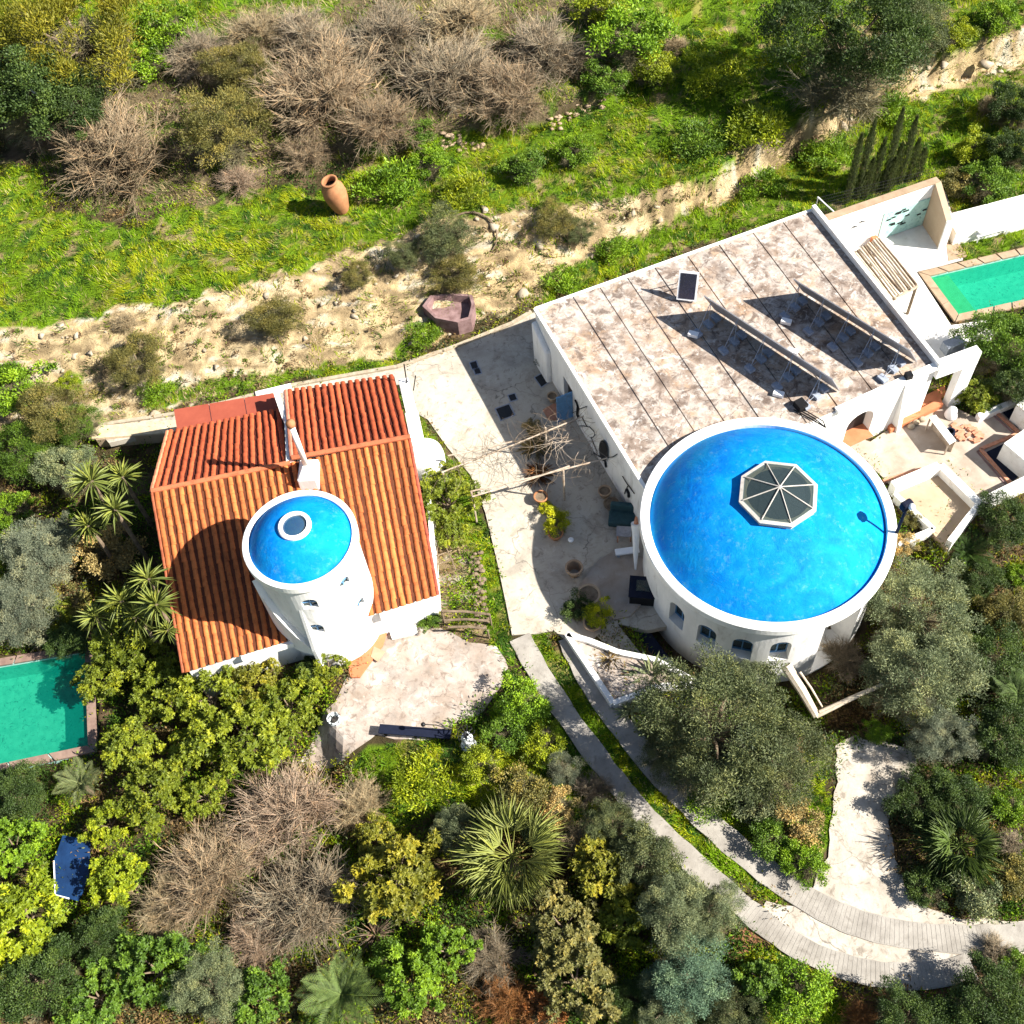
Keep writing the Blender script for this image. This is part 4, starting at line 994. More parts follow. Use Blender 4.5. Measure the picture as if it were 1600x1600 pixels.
for i, (pts, lab) in enumerate(((
        [(775, 639), (795, 632), (803, 648), (783, 656)], 'larger square drain opening in the shaded courtyard paving'),
        ([(794, 618), (804, 615), (808, 624), (798, 627)], 'small square drain opening beside the larger one in the courtyard'),
        ([(734, 567), (744, 564), (747, 574), (738, 577)], 'upper of two small square holes at the sunny corner of the courtyard'),
        ([(740, 577), (749, 575), (752, 583), (743, 585)], 'lower of two small square holes at the sunny corner of the courtyard'),
        ([(836, 590), (850, 582), (858, 596), (846, 604)], 'square hole in the paving nearest the corner of the white house'))):
    bm = bmesh.new(); prism(bm, W(pts, .03), -.03, .032); o = tag(build('drain_opening', bm, M['dark']), lab, 'drain', 'square openings in the courtyard')
    bm = bmesh.new(); P4 = W(pts, .03); c_ = sum(P4) / 4
    for k in range(4): wallseg(bm, lerp(c_, P4[k], 1.12), lerp(c_, P4[(k + 1) % 4], 1.12), .05, .0, .045)
    build('drain_rim', bm, M['block'], o)
bm = bmesh.new(); prism(bm, W([(848, 640), (866, 630), (893, 640), (882, 655), (857, 657)], .04), .02, .045); tag(build('doormat', bm, M['brick']), 'reddish brown mat in front of the blue door', 'mat')
# sofa, table, fire pit
t = thing('garden_sofa', 'dark teal padded sofa against the white wall by the dome', 'sofa', tuple(g(972, 805, .02)))
p = g(972, 808, .4); bm = bmesh.new(); box(bm, (p[0], p[1], .25), (1.25, .8, .4), -.15); build('seat', bm, M['teal'], t, bevel=.08)
bm = bmesh.new(); box(bm, (p[0] + .1, p[1] + .42, .55), (1.25, .25, .7), -.15); build('backrest', bm, M['teal'], t, bevel=.08)
t = thing('side_table', 'small glazed table with reddish legs next to the teal sofa', 'table', tuple(g(975, 835, .02)))
p = g(975, 830, .6); bm = bmesh.new(); box(bm, (p[0], p[1], .58), (.7, .55, .04), -.1); build('table_top', bm, M['metal'], t)
for sx in (-.3, .3):
    for sy in (-.22, .22): bm = bmesh.new(); box(bm, (p[0] + sx, p[1] + sy, .3), (.06, .06, .56)); build('leg', bm, M['brick'], t)
t = thing('stone_bench', 'pale stone bench at the edge of the round courtyard terrace', 'bench', tuple(g(980, 862, .02)))
p = g(980, 860, .5); bm = bmesh.new(); box(bm, (p[0], p[1], .45), (1.1, .32, .1), .12); build('seat', bm, M['whitepaint'], t)
bm = bmesh.new(); box(bm, (p[0] - .4, p[1], .22), (.12, .28, .4)); build('leg', bm, M['block'], t); bm = bmesh.new(); box(bm, (p[0] + .4, p[1], .22), (.12, .28, .4)); build('leg', bm, M['block'], t)
t = thing('folded_parasol', 'closed white parasol with brown tip leaning against the dome wall', 'parasol', tuple(g(993, 890, .16)))
pb_ = g(993, 890, .3); pt_ = g(994, 818, 2.4); bm = bmesh.new(); tube(bm, [pb_, lerp(pb_, pt_, .3), lerp(pb_, pt_, .8), pt_], .04, 10, .24); 
build('canopy', bm, M['whitepaint'], t)
bm = bmesh.new(); tube(bm, [lerp(pb_, pt_, .98), pt_ + (pt_ - pb_) * .14], .12, 8, .05); build('parasol_tip', bm, M['brick'], t)
t = thing('fire_pit', 'square black fire table beside the round courtyard terrace', 'fire table', tuple(g(1005, 930, .02)))
p = g(1005, 918, .8); an_ = -.12; bm = bmesh.new(); box(bm, (p[0], p[1], .42), (1.15, 1.0, .75), an_); build('body', bm, M['iron'], t)
bm = bmesh.new(); box(bm, (p[0], p[1], .82), (1.25, 1.1, .05), an_); build('table_top', bm, M['navy'], t); bm = bmesh.new(); box(bm, (p[0], p[1] + .05, .86), (.6, .55, .03), an_); build('glass_lid', bm, M['glass'], t)
p = g(892, 845, .05); bm = bmesh.new(); lathe(bm, [(.001, .0), (.10, .02), (.14, .14), (.08, .2), (.001, .2)], (p[0], p[1], .02), 12); tag(build('pale_vase', bm, M['whitepaint']), 'tiny pale vase standing alone in the shaded courtyard', 'vase')
# sunken stair beside the drum, its darkness put in as a blue sheet
bm = bmesh.new(); prism(bm, W([(975, 988), (1018, 990), (1040, 1020), (1062, 1048), (1050, 1058), (1010, 1030)], -.25), -.4, -.25)
tag(build('shaded_blue_sheet', bm, M['navy']), 'dark blue sheet put in for the dark sunken stair beside the drum', 'dark sheet')
# white planter walls: a triangular bed at the court's lower edge
t = thing('planter_bed', 'triangular white walled planting bed between driveway strip and drum', 'planter', tuple(g(950, 1040, 0)))
PB = [g(886, 990, .42), g(920, 1000, .42), g(965, 1018, .42), g(1024, 1030, .42), g(1090, 1066, .42), g(1028, 1072, .42), g(958, 1098, .42)]
for i in range(7):
    bm = bmesh.new(); wallseg(bm, PB[i], PB[(i + 1) % 7], .24, -1.1, .42 + .004 * (i % 2)); build('bed_wall', bm, M['white'], t)
bm = bmesh.new(); prism(bm, inset(PB, .1), -1.0, .24); build('soil', bm, M['patio'], t)
bm = bmesh.new(); prism(bm, W([(935, 962), (955, 962), (1012, 1035), (985, 1022), (950, 1008), (930, 990)], .06), -.3, .06); q = build('path_apron', bm, M['concrete']); q['kind'] = 'structure'
# poles of the bare pergola spanning the court
per = thing('vine_pergola', 'two long bare vine covered poles spanning the courtyard to the white wall', 'pergola', tuple(g(870, 700, 0)))
for (p0, p1) in (((690, 738), (912, 650)), ((735, 768), (948, 716)), ((738, 776), (890, 728)), ((700, 712), (800, 690))):
    bm = bmesh.new(); A = g(*p0, 2.5); B = g(*p1, 2.6); mid = lerp(A, B, .5) + [0, 0, -.08]; tube(bm, [A, mid, B], .038, 7); build('pole', bm, M['wood'] if p1[0] > 900 else M['wood'], per)
for (a, b) in (((692, 738), 0), ((737, 770), 0), ((852, 668), 0), ((880, 735), 0)):
    p = g(*a, 2.5); bm = bmesh.new(); tube(bm, [(p[0], p[1], -.3), (p[0], p[1], 2.5)], .05, 7); build('post', bm, M['wood'], per)
def vinework(p0, p1, n, z, spread, seed, r=.009):
    rs_ = random.Random(seed); bm = bmesh.new(); A = g(*p0, z); B = g(*p1, z)
    for _ in range(n):
        u = rs_.random(); p = lerp(A, B, u); pts = [p]; a = rs_.random() * 6.28
        for k in range(5): a += rs_.uniform(-.7, .7); p = p + np.array([math.cos(a) * spread / 4, math.sin(a) * spread / 4, rs_.uniform(-.12, .10)]); pts.append(p)
        tube(bm, pts, r * rs_.uniform(.7, 1.6), 4, r * .4)
    return bm
build('bare_vine', vinework((695, 738), (905, 655), 80, 2.55, 1.4, 3), M['bark'], per)
build('bare_vine', vinework((740, 768), (945, 716), 36, 2.5, 1.1, 5), M['bark'], per)
build('bare_vine', vinework((850, 690), (930, 690), 44, 2.4, 1.6, 8), M['wood'], per)
# fence of branches and small timber stand by the cottage
t = thing('timber_rack', 'low dark timber rack standing between cottage and driveway', 'rack', tuple(g(730, 965, 0)))
for i, (p0, p1, z) in enumerate((((690, 955), (765, 960), 1.0), ((695, 969), (762, 970), .8), ((700, 980), (760, 982), .6))):
    bm = bmesh.new(); tube(bm, [g(*p0, z), lerp(g(*p0, z), g(*p1, z), .5) + [0, .06, 0], g(*p1, z)], .06, 6); build('rail', bm, M['bark'], t)
for p0, z in (((690, 955), 1.0), ((765, 960), 1.0), ((762, 985), .7)):
    p = g(*p0, z); bm = bmesh.new(); tube(bm, [(p[0], p[1], -.3), tuple(p)], .05, 6); build('post', bm, M['bark'], t)
t = thing('garden_trellis', 'dark stick trellis leaning along the cottage side under the vine bush', 'trellis', tuple(g(700, 890, 0)))
for (p0, p1) in (((683, 845), (684, 925)), ((695, 850), (712, 890)), ((684, 868), (706, 860)), ((683, 882), (712, 872)), ((684, 905), (700, 898))):
    bm = bmesh.new(); tube(bm, [g(*p0, .9), g(*p1, .7)], .03, 5); build('rail', bm, M['bark'], t)
bm = bmesh.new()
for k in range(46):
    u = k / 45; c_ = (742 + 14 * u + 8 * math.sin(k * .8) , 860 + 120 * u + 4 * math.cos(k * 1.9)); p = g(*c_, .12); r_ = .07 + .08 * random.random()
    bmesh.ops.create_icosphere(bm, subdivisions=1, radius=r_, matrix=Matrix.Translation((p[0], p[1], .02 + r_ * .3)) @ Matrix.Diagonal((1.2, .9, .7, 1)))
q = build('edging_stones', bm, M['bark']); tag(q, 'row of dark rough stones edging the cottage bed', 'edging stones', kind='stuff')
# navy bench and thin curved lamp at the patio edge, mosaic column
t = thing('garden_bench', 'long dark navy bench at the lower edge of the patio', 'bench', tuple(gt(648, 1142)))
A = g(592, 1138, .42); B = g(704, 1147, .42); bm = bmesh.new(); wallseg(bm, A, B, .42, .34, .42); build('seat', bm, M['navy'], t, bevel=.02)
for u in (.08, .5, .92): bm = bmesh.new(); p = lerp(A, B, u); box(bm, (p[0], p[1], .15), (.09, .36, .40)); build('leg', bm, M['iron'], t)
t = thing('rod_lantern', 'thin bent iron rod with a small dark ball over the navy bench', 'garden ornament', tuple(gt(706, 1143)))
bm = bmesh.new(); tube(bm, [gt(706, 1143), g(700, 1138, .9), g(682, 1133, 1.2), g(662, 1132, 1.3)], .022, 6); build('rod', bm, M['iron'], t)
bm = bmesh.new(); bmesh.ops.create_icosphere(bm, subdivisions=2, radius=.10, matrix=Matrix.Translation(Vector(g(661, 1132, 1.3)))); build('ball', bm, M['iron'], t, smooth=True)
t = thing('mosaic_column', 'small white mosaic column topped with black curls at the patio corner', 'sculpture', tuple(gt(733, 1165)))
p = gt(733, 1166); bm = bmesh.new(); lathe(bm, [(.30, -.2), (.34, .15), (.22, .5), (.26, .9), (.18, 1.2), (.001, 1.25)], p, 18); build('column', bm, M['mosaic'], t)
bm = bmesh.new()
for k in range(9):
    a = k * .7; q = p + [0, 0, 1.2]; tube(bm, [q, q + [.18 * math.cos(a), .18 * math.sin(a), .2], q + [.34 * math.cos(a), .34 * math.sin(a), .22], q + [.4 * math.cos(a + .5), .4 * math.sin(a + .5), .08]], .022, 5)
build('curl', bm, M['iron'], t)
t = thing('broken_white_pot', 'white chunky pot at the left tip of the patio under the trees', 'pot', tuple(gt(524, 1128)))
p = gt(524, 1128); bm = bmesh.new(); lathe(bm, [(.22, 0), (.30, .2), (.30, .42), (.24, .42), (.2, .2)], p, 10); build('pot_body', bm, M['mosaic'], t)

# ------------------------------------------------------------------ hillside things
t = thing('clay_urn', 'tall orange terracotta storage urn standing in the grass by the thicket', 'urn', tuple(gt(535, 332)))
p = gt(536, 330); hh = 2.25; bm = bmesh.new(); prof = [(.30, 0), (.44, .25), (.60, .9), (.66, 1.35), (.60, 1.8), (.42, 2.08), (.40, 2.2), (.47, 2.25), (.47, 2.32), (.36, 2.32), (.34, 2.2), (.40, 1.9)]
lathe(bm, prof, p, 32); build('urn_body', bm, M['terracotta'], t, smooth=True); bm = bmesh.new(); lathe(bm, [(.001, 1.9), (.5, 1.88)], p, 20); build('urn_inside', bm, M['dark'], t); t.rotation_euler = (.06, -.14, 0)
t = thing('stone_tub', 'pinkish weathered stone tub sunk into the pale bank', 'stone tub', tuple(gt(700, 485)))
P0 = gt(700, 482); zt = P0[2] + .5
ol = [g(a, b, zt) for a, b in ((660, 478), (672, 463), (705, 457), (738, 460), (742, 476), (736, 497), (715, 503), (680, 498))]
bm = bmesh.new()
c_ = sum(ol) / 8; il = [lerp(q, c_, .14) for q in ol]; n = 8
ra = [bm.verts.new((q[0], q[1], zt - 1.2)) for q in ol]; rb = [bm.verts.new((q[0], q[1], zt + .06 * math.sin(i * 2))) for i, q in enumerate(ol)]; rc = [bm.verts.new((q[0], q[1], zt + .05 * math.sin(i * 2))) for i, q in enumerate(il)]; rdd = [bm.verts.new((lerp(q, c_, .1)[0], lerp(q, c_, .1)[1], zt - .45)) for q in il]
for a, b in ((ra, rb), (rb, rc), (rc, rdd)):
    for i in range(n): bm.faces.new((a[i], a[(i + 1) % n], b[(i + 1) % n], b[i]))
bm.faces.new(rdd); bm.faces.new(ra[::-1]); build('tub', bm, M['pinkstone'], t)
bm = bmesh.new(); ring = []
for k in range(15):
    a = math.pi * (1.15 - 1.35 * k / 14); ring.append((735 + 42 * math.cos(a), 372 - 38 * math.sin(a)))
pts = []
for i, q in enumerate(ring): v = gt(*q); pts.append(v + [0, 0, .12])
tube(bm, pts, .07, 6, .04); tag(build('fallen_branch', bm, M['bark']), 'dark curved branch arching over the scrub on the pale bank', 'branch')
# loose stones and clods on the bank and around: one mass of rubble
bm_v = []; bm_f = []; nrock = 0
ico = bmesh.new(); bmesh.ops.create_icosphere(ico, subdivisions=1, radius=1); iv = np.array([v.co[:] for v in ico.verts]); if_ = np.array([[v.index for v in f.verts] for f in ico.faces]); ico.free()
Vs, Fs, cs_ = [], [], 0
rr = np.random.default_rng(5)
for k in range(4200):
    px, py = rr.uniform(-20, 1620), rr.uniform(20, 720)
    if not inpoly(np.array([px]), np.array([py]), BANKPOLY)[0]: continue
    p = gt(px, py); near = fbm(np.array([p[0]]), np.array([p[1]]), 1.5)[0]
    if rr.random() > (near - .25) * 2.2: continue
    s = .04 + .16 * rr.random() ** 3 + (.25 if rr.random() < .02 else 0)
    v = iv * (1 + .35 * rr.standard_normal(iv.shape)) * s * np.array([1.3, .9, .6]); a = rr.random() * 6.28
    v = np.stack([v[:, 0] * math.cos(a) - v[:, 1] * math.sin(a), v[:, 0] * math.sin(a) + v[:, 1] * math.cos(a), v[:, 2]], -1) + p
    Vs.append(v); Fs.append(if_ + cs_); cs_ += len(iv)
q = link_mesh('bank_rubble', np_mesh('bank_rubble', np.vstack(Vs), np.vstack(Fs), M['stone'])); tag(q, 'pale stones and clods strewn over the eroded bank', 'stones', kind='stuff')
# upper dry stone wall remains
Vs, Fs, cs_ = [], [], 0
for k in range(90):
    if k < 30: px, py = rr.uniform(690, 755), rr.normal(224, 6)
    elif k < 70: u = rr.random(); px, py = 860 + 110 * u, 200 - 62 * u + rr.normal(0, 7)
    else: u = rr.random(); px, py = 280 + 60 * u, 70 + rr.normal(0, 5)
    p = gt(px, py); s = .08 + .12 * rr.random(); v = iv * (1 + .3 * rr.standard_normal(iv.shape)) * s * np.array([1.3, 1, .7]); Vs.append(v + p + [0, 0, .05]); Fs.append(if_ + cs_); cs_ += len(iv)
q = link_mesh('tumbled_wall_stones', np_mesh('tumbled_wall_stones', np.vstack(Vs), np.vstack(Fs), M['coping'])); tag(q, 'tumbled dry stone terrace wall above the bright green weeds', 'stones', kind='stuff')
# retaining wall left of the cottage
wl = thing('retaining_wall', 'pale retaining wall with cream capping at the left of the cottage', 'wall', tuple(g(210, 680, 0)))
bm = bmesh.new(); wallseg(bm, g(150, 682, .1), g(272, 672, .1), .35, -2.2, .06); build('wall_body', bm, M['tan_shade_plaster'], wl)
bm = bmesh.new(); wallseg(bm, g(145, 676, .1), g(276, 666, .1), .80, .05, .13); build('wall_cap', bm, M['capstone'], wl)
bm = bmesh.new(); wallseg(bm, g(400, 616, .2), g(455, 603, .2), .3, -.2, .25); build('wall_cap', bm, M['rim'], wl)
# kerb of the path above the cottage
bm = bmesh.new()
kp = [(150, 664), (270, 646), (350, 628), (450, 602), (540, 586), (620, 572), (712, 540), (800, 504), (830, 486)]
for a, b in zip(kp, kp[1:]): wallseg(bm, g(*a, .12), g(*b, .12), .20, -.2, .13)
q = build('path_kerb', bm, M['stone']); q['kind'] = 'structure'

# ------------------------------------------------------------------ white yard by the pool
yw = thing('garden_wall', 'white walled shower corner with turquoise panel and inner side wall coloured tan for shade', 'wall', tuple(g(1400, 380, 0)))
def base_under(px, py, z): return g(px, py, z)
b0 = g(1284, 344, 2.9)[:2]; b1 = g(1463, 282, 2.9)[:2]
bm = bmesh.new(); wallseg(bm, b0, b1, .32, -.3, 2.9); build('back_wall', bm, M['white'], yw)
bm = bmesh.new(); wallseg(bm, b0 + [0, .02], b1 + [.1, .03], .40, 2.9, 2.97); build('wall_cap', bm, M['coping'], yw)
f0 = g(1484, 346, 1.9)[:2]
d1 = (f0 - b1) / np.linalg.norm(f0 - b1)
bm = bmesh.new(); n1 = np.array([-d1[1], d1[0]]) * .17; prism(bm, [b1 + n1 + d1 * .17, b1 - n1 + d1 * .17, f0 - n1, f0 + n1], -.3, [2.96, 2.96, 1.9, 1.9]); build('side_wall', bm, M['tan_shade_plaster'], yw)  # tan colour holds the shade of this face turned from the sun
bm = bmesh.new(); prism(bm, [f0 + n1 * 1.25, f0 - n1 * 1.25, f0 - n1 * 1.25 + d1 * .10, f0 + n1 * 1.25 + d1 * .10], -.3, 1.98); build('wall_end', bm, M['white'], yw)
db = (b1 - b0) / np.linalg.norm(b1 - b0); nbk = np.array([db[1], -db[0]]); L = np.linalg.norm(b1 - b0)
bm = bmesh.new(); p0 = b0 + db * L * .56 + nbk * .18; p1 = b1 - db * .22 + nbk * .18; wallseg(bm, p0, p1, .05, .05, 1.95); build('tile_panel', bm, M['turquoise'], yw)
bm = bmesh.new(); p0 = b0 + db * L * .50 + nbk * .5; box(bm, (p0[0], p0[1], .3), (.3, .5, .6), .3); build('brick_pier', bm, M['doortile'], yw)
bm = bmesh.new()
for k in range(14):
    u = .60 + .36 * random.random(); p0 = b0 + db * L * u + nbk * .23; box(bm, (p0[0], p0[1], .55 + 1.3 * random.random()), (.18 + .2 * random.random(), .05, .06), math.atan2(db[1], db[0]))
build('hook_row', bm, M['iron'], yw)
for k, (u, z) in enumerate(((.12, 1.6), (.30, 1.7), (.36, 1.9), (.06, 1.2))):
    bm = bmesh.new(); p0 = b0 + db * L * u + nbk * .19; tube(bm, [(p0[0] - .15, p0[1] - .05, z), (p0[0], p0[1], z + .1), (p0[0] + .15, p0[1] + .05, z)], .03, 5); build('wall_hook', bm, M['iron'], yw)
t = thing('log_canopy', 'slatted canopy of bleached logs between the flat roof and the pool', 'canopy', tuple(g(1385, 440, 0)))
ca, cb2, cc_, cd = g(1336, 392, 2.1), g(1372, 372, 2.1), g(1432, 446, 2.1), g(1393, 467, 2.1)
for k in range(11):
    u = k / 10; bm = bmesh.new(); a = lerp(ca, cb2, u); b = lerp(cd, cc_, u); j = rr.uniform(-.06, .06, 3); mid = lerp(a, b, .5) + j
    tube(bm, [a + [0, rr.uniform(-.15, .15), .0], mid, b + [0, rr.uniform(-.15, .1), 0]], .062 + .02 * rr.random(), 6); build('log', bm, M['bark'] if k % 3 == 1 else M['wood'] if k % 2 else M['paledeadwood'], t)
for a, b in ((ca, cb2), (cd, cc_)): bm = bmesh.new(); tube(bm, [lerp(a, b, -.08) - [0, 0, .14], lerp(a, b, 1.1) - [0, 0, .14]], .08, 7); build('beam', bm, M['wood'], t)
for q in (cc_, cd, ca, cb2): bm = bmesh.new(); tube(bm, [q - [0, 0, .1], (q[0], q[1], -.1)], .085, 7); build('post', bm, M['bark'], t)
pw = thing('garden_wall', 'low broad white wall running along the top of the small lawn', 'wall', tuple(g(1540, 330, 0)))
bm = bmesh.new(); prism(bm, [g(1478, 335, .9), g(1720, 272, .9), g(1720, 312, .9), g(1494, 364, .9)], -.3, .9); build('wall_body', bm, M['rim'], pw, bevel=.03)
t = thing('sun_lounger', 'white sun lounger on the small lawn above the pool', 'lounger', tuple(g(1545, 362, .3)))
q4 = [g(1518, 358, .45), g(1568, 345, .45), g(1578, 356, .45), g(1528, 370, .45)]; bm = bmesh.new(); prism(bm, q4, .38, .46); build('seat', bm, M['whitepaint'], t)
for q in q4: q_ = lerp(q, sum(q4) / 4, .1); bm = bmesh.new(); box(bm, (q_[0], q_[1], .18), (.06, .06, .42)); build('leg', bm, M['whitepaint'], t)
bm = bmesh.new(); k0, k1, k2, k3 = q4[0], q4[3], lerp(q4[3], q4[2], .35), lerp(q4[0], q4[1], .35); prism(bm, [k0, k1, k2, k3], [.7, .7, .44, .44], [.76, .76, .5, .5]); build('backrest', bm, M['whitepaint'], t)
bm = bmesh.new(); a, b = g(1412, 568, 3.0), g(1414, 572, 3.0)
t = thing('stone_planter', 'grey stone block standing behind the arch beam by the yard', 'block', tuple(g(1494, 535, 0))); p = g(1490, 536, .5); bm = bmesh.new(); box(bm, (p[0], p[1], .3), (1.0, .55, .6), .4); build('block_body', bm, M['block'], t)
# mesh fence corner by the flat roof
t = thing('net_fence', 'thin black net fence with two pale posts behind the flat roof corner', 'fence', tuple(g(1290, 330, 0)))
A, B, C = g(1273, 322, 1.6), g(1278, 308, 2.0), g(1304, 332, 2.0)
for a, b in ((g(1273, 328, 0), g(1278, 308, 2.2)), (g(1278, 308, 2.2), g(1304, 332, 1.9)), (g(1304, 340, 0), g(1304, 332, 1.9))): bm = bmesh.new(); tube(bm, [a, b], .035, 6); build('post', bm, M['whitepaint'], t)
bm = bmesh.new(); P0, P1 = g(1278, 308, 2.1), g(1462, 262, 2.1)
for k in range(60):
    u = k / 59; a = lerp(P0, P1, u); tube(bm, [(a[0], a[1], .1), tuple(a)], .008, 3)
for k in range(9): a = P0.copy(); b = P1.copy(); a[2] = b[2] = .2 + k * .23; tube(bm, [a, b], .008, 3)
q = build('net', bm, M['netting'], t); q['kind'] = 'stuff'

# ------------------------------------------------------------------ annex on the right
ax = thing('annex_building', 'low annex with tan roof terrace and white parapets at the right edge', 'building', tuple(g(1500, 720, 0)))
TER = [(1288, 668), (1360, 690), (1392, 668), (1478, 630), (1530, 655), (1600, 612), (1720, 570), (1720, 690), (1600, 745), (1590, 752), (1530, 785), (1472, 727), (1398, 762), (1345, 715)]
bm = bmesh.new(); prism(bm, W(TER, .06), -2.0, .06); build('terrace_floor', bm, M['terrace'], ax)
# dark flat sheets painting the shade of the stair voids, with tile edging
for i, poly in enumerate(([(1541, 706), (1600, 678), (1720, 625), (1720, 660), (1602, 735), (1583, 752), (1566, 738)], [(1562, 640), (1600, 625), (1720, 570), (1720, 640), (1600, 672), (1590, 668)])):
    bm = bmesh.new(); prism(bm, W(poly, .08), .02, .075); build('stairwell_shade', bm, M['navy'], ax)
for a, b in (((1532, 702), (1590, 678)), ((1532, 702), (1580, 757)), ((1558, 646), (1596, 680)), ((1380, 752), (1440, 733)), ((1535, 780), (1585, 755))):
    bm = bmesh.new(); wallseg(bm, g(*a, .1), g(*b, .1), .16, -.1, .16); build('brick_edging', bm, M['brick'], ax)
    bm = bmesh.new(); wallseg(bm, g(a[0] - 5, a[1] + 3, .1), g(b[0] - 5, b[1] + 3, .1), .07, -.1, .10); build('brick_edging', bm, M['pinkstone'], ax)
# tan roofed block: recessed roof inside white parapets
TQ = [g(1470, 731, .30), g(1530, 792, .30), g(1480, 858, .30), g(1398, 768, .30)]
bm = bmesh.new(); prism(bm, TQ, -2.4, .30); build('lower_roof', bm, M['tan_shade_plaster'], ax)
bm = bmesh.new(); wallseg(bm, g(1468, 727, .8), g(1396, 757, .8), .42, -2.0, .80); build('parapet', bm, M['rim'], ax)
bm = bmesh.new(); wallseg(bm, g(1470, 726, .8), g(1533, 788, .8), .38, -2.0, .795); build('parapet', bm, M['rim'], ax)
bm = bmesh.new(); wallseg(bm, g(1530, 786, .75), g(1484, 846, .75), .26, -2.4, .78); build('parapet', bm, M['rim'], ax)
bm = bmesh.new(); wallseg(bm, g(1528, 786, .75), g(1725, 690, .75), .42, -3.0, .70); build('outer_wall', bm, M['white'], ax)
bm = bmesh.new(); p = g(1590, 700, 1.0); box(bm, (p[0] + .6, p[1], .5), (2.0, 1.6, 1.6), .6); build('white_hut', bm, M['rim'], ax)
bm = bmesh.new(); p = g(1597, 640, 1.0); box(bm, (p[0] + .6, p[1], .5), (1.4, 1.2, 1.6), .6); build('white_hut', bm, M['rim'], ax)
bm = bmesh.new(); wallseg(bm, g(1528, 652, .3), g(1600, 622, .3), .3, -.1, .42); build('parapet', bm, M['rim'], ax)
# small walled yard beside the drum
for a, b, z in (((1400, 772), (1459, 826), .5), ((1459, 826), (1420, 842), .5), ((1420, 842), (1403, 850), .45)):
    bm = bmesh.new(); wallseg(bm, g(*a, z), g(*b, z), .22, -2.2, z); build('yard_wall', bm, M['rim'], ax)
bm = bmesh.new(); prism(bm, W([(1394, 768), (1456, 822), (1425, 838), (1402, 800)], -.6), -2.2, -.6); build('yard_floor', bm, M['tan_shade_plaster'], ax)
# table, chair and clay tiles on the terrace
t = thing('white_table', 'long white board table on the tan annex terrace', 'table', tuple(g(1462, 690, .06)))
q4 = [g(1452, 652, 1.0), g(1462, 648, 1.0), g(1494, 688, 1.0), g(1484, 694, 1.0)]; bm = bmesh.new(); prism(bm, q4, .95, 1.0); build('table_top', bm, M['whitepaint'], t)
for q in q4: bm = bmesh.new(); q_ = lerp(q, sum(q4) / 4, .08); box(bm, (q_[0], q_[1], .5), (.06, .06, .92)); build('leg', bm, M['wood'], t)
bm = bmesh.new(); q5 = [g(1448, 668, .98), g(1456, 664, .98), g(1486, 704, .98), g(1478, 708, .98)]; bm.free(); bm = bmesh.new(); wallseg(bm, q4[1], q4[2], .05, .06, .95); build('shadow_board', bm, M['wood'], t)  # upright board added only to cast its shadow left on the terrace
p = g(1484, 677, .3); bm = bmesh.new(); lathe(bm, [(.2, .06), (.26, .3), (.22, .5), (.15, .5), (.15, .3)], (p[0], p[1], 0), 14); tag(build('bucket', bm, M['navy']), 'dark blue bucket beside the loose bricks on the terrace', 'bucket')
for k in range(34):
    u, v = random.random(), random.random(); p = g(1488 + 42 * u + 8 * v, 662 + 24 * v + 6 * u, .1); bm = bmesh.new(); box(bm, (p[0], p[1], .10 + .05 * random.random()), (.32, .14, .09), random.choice((.2, .5, -.6, .35)) + .2 * random.random()); tag(build('loose_brick', bm, M['brick']), 'loose reddish brick lying on the annex terrace', 'brick', 'loose bricks on the annex terrace')
p = g(1487, 645, .3); bm = bmesh.new(); lathe(bm, [(.001, .6), (.2, .52), (.30, .2), (.32, 0.05)], (p[0], p[1], 0.06), 14); tag(build('covered_grill', bm, M['whitepaint'], smooth=True), 'white sheet covered object on the annex terrace under the bushes', 'covered object')
for k, (px, py) in enumerate(((1420, 657), (1431, 660), (1441, 655), (1424, 666))):
    p = g(px, py, .15); bm = bmesh.new(); bmesh.ops.create_icosphere(bm, subdivisions=2, radius=.2, matrix=Matrix.Translation((p[0], p[1], .15)) @ Matrix.Diagonal((1, .8, .7, 1))); tag(build('pale_boulder', bm, M['stone'], smooth=True), 'pale round stone by the orange ledge of the white house', 'stone', 'pale stones on the annex terrace')

# remaining bits
t = thing('blue_trampoline', 'blue tarpaulin covered frame in deep shade among left trees', 'tarpaulin', tuple(gt(112, 1350)))
z_ = gt(112, 1350)[2] + .5; bm = bmesh.new(); prism(bm, [g(a, b, z_) for a, b in ((98, 1305), (140, 1312), (138, 1370), (122, 1408), (86, 1398), (84, 1345))], z_ - .1, z_); build('sheet', bm, M['bluecloth'], t)
bm = bmesh.new(); tube(bm, [g(84, 1345, z_), g(86, 1398, z_), g(108, 1404, z_)], .035, 6); build('frame', bm, M['whitepaint'], t)
bm = bmesh.new(); tube(bm, [gt(36, 150) + [0, 0, 1.5], gt(76, 184) + [0, 0, 1.6]], .06, 7, .1); tag(build('white_post', bm, M['whitepaint']), 'white slanting post in the dark shade at upper left', 'post')
p = gt(305, 60); bm = bmesh.new(); bmesh.ops.create_icosphere(bm, subdivisions=2, radius=.28, matrix=Matrix.Translation((p[0], p[1], p[2] + .6)) @ Matrix.Diagonal((.8, 1, 1.2, 1))); tag(build('white_boulder', bm, M['whitepaint']), 'small white boulder at the top left edge of the thicket', 'boulder')
p = gt(278, 62); bm = bmesh.new(); box(bm, (p[0], p[1], p[2] + .5), (.8, .4, .4), .2); tag(build('blue_crate', bm, M['bluepaint']), 'blue crate half hidden beside the small white boulder', 'crate')
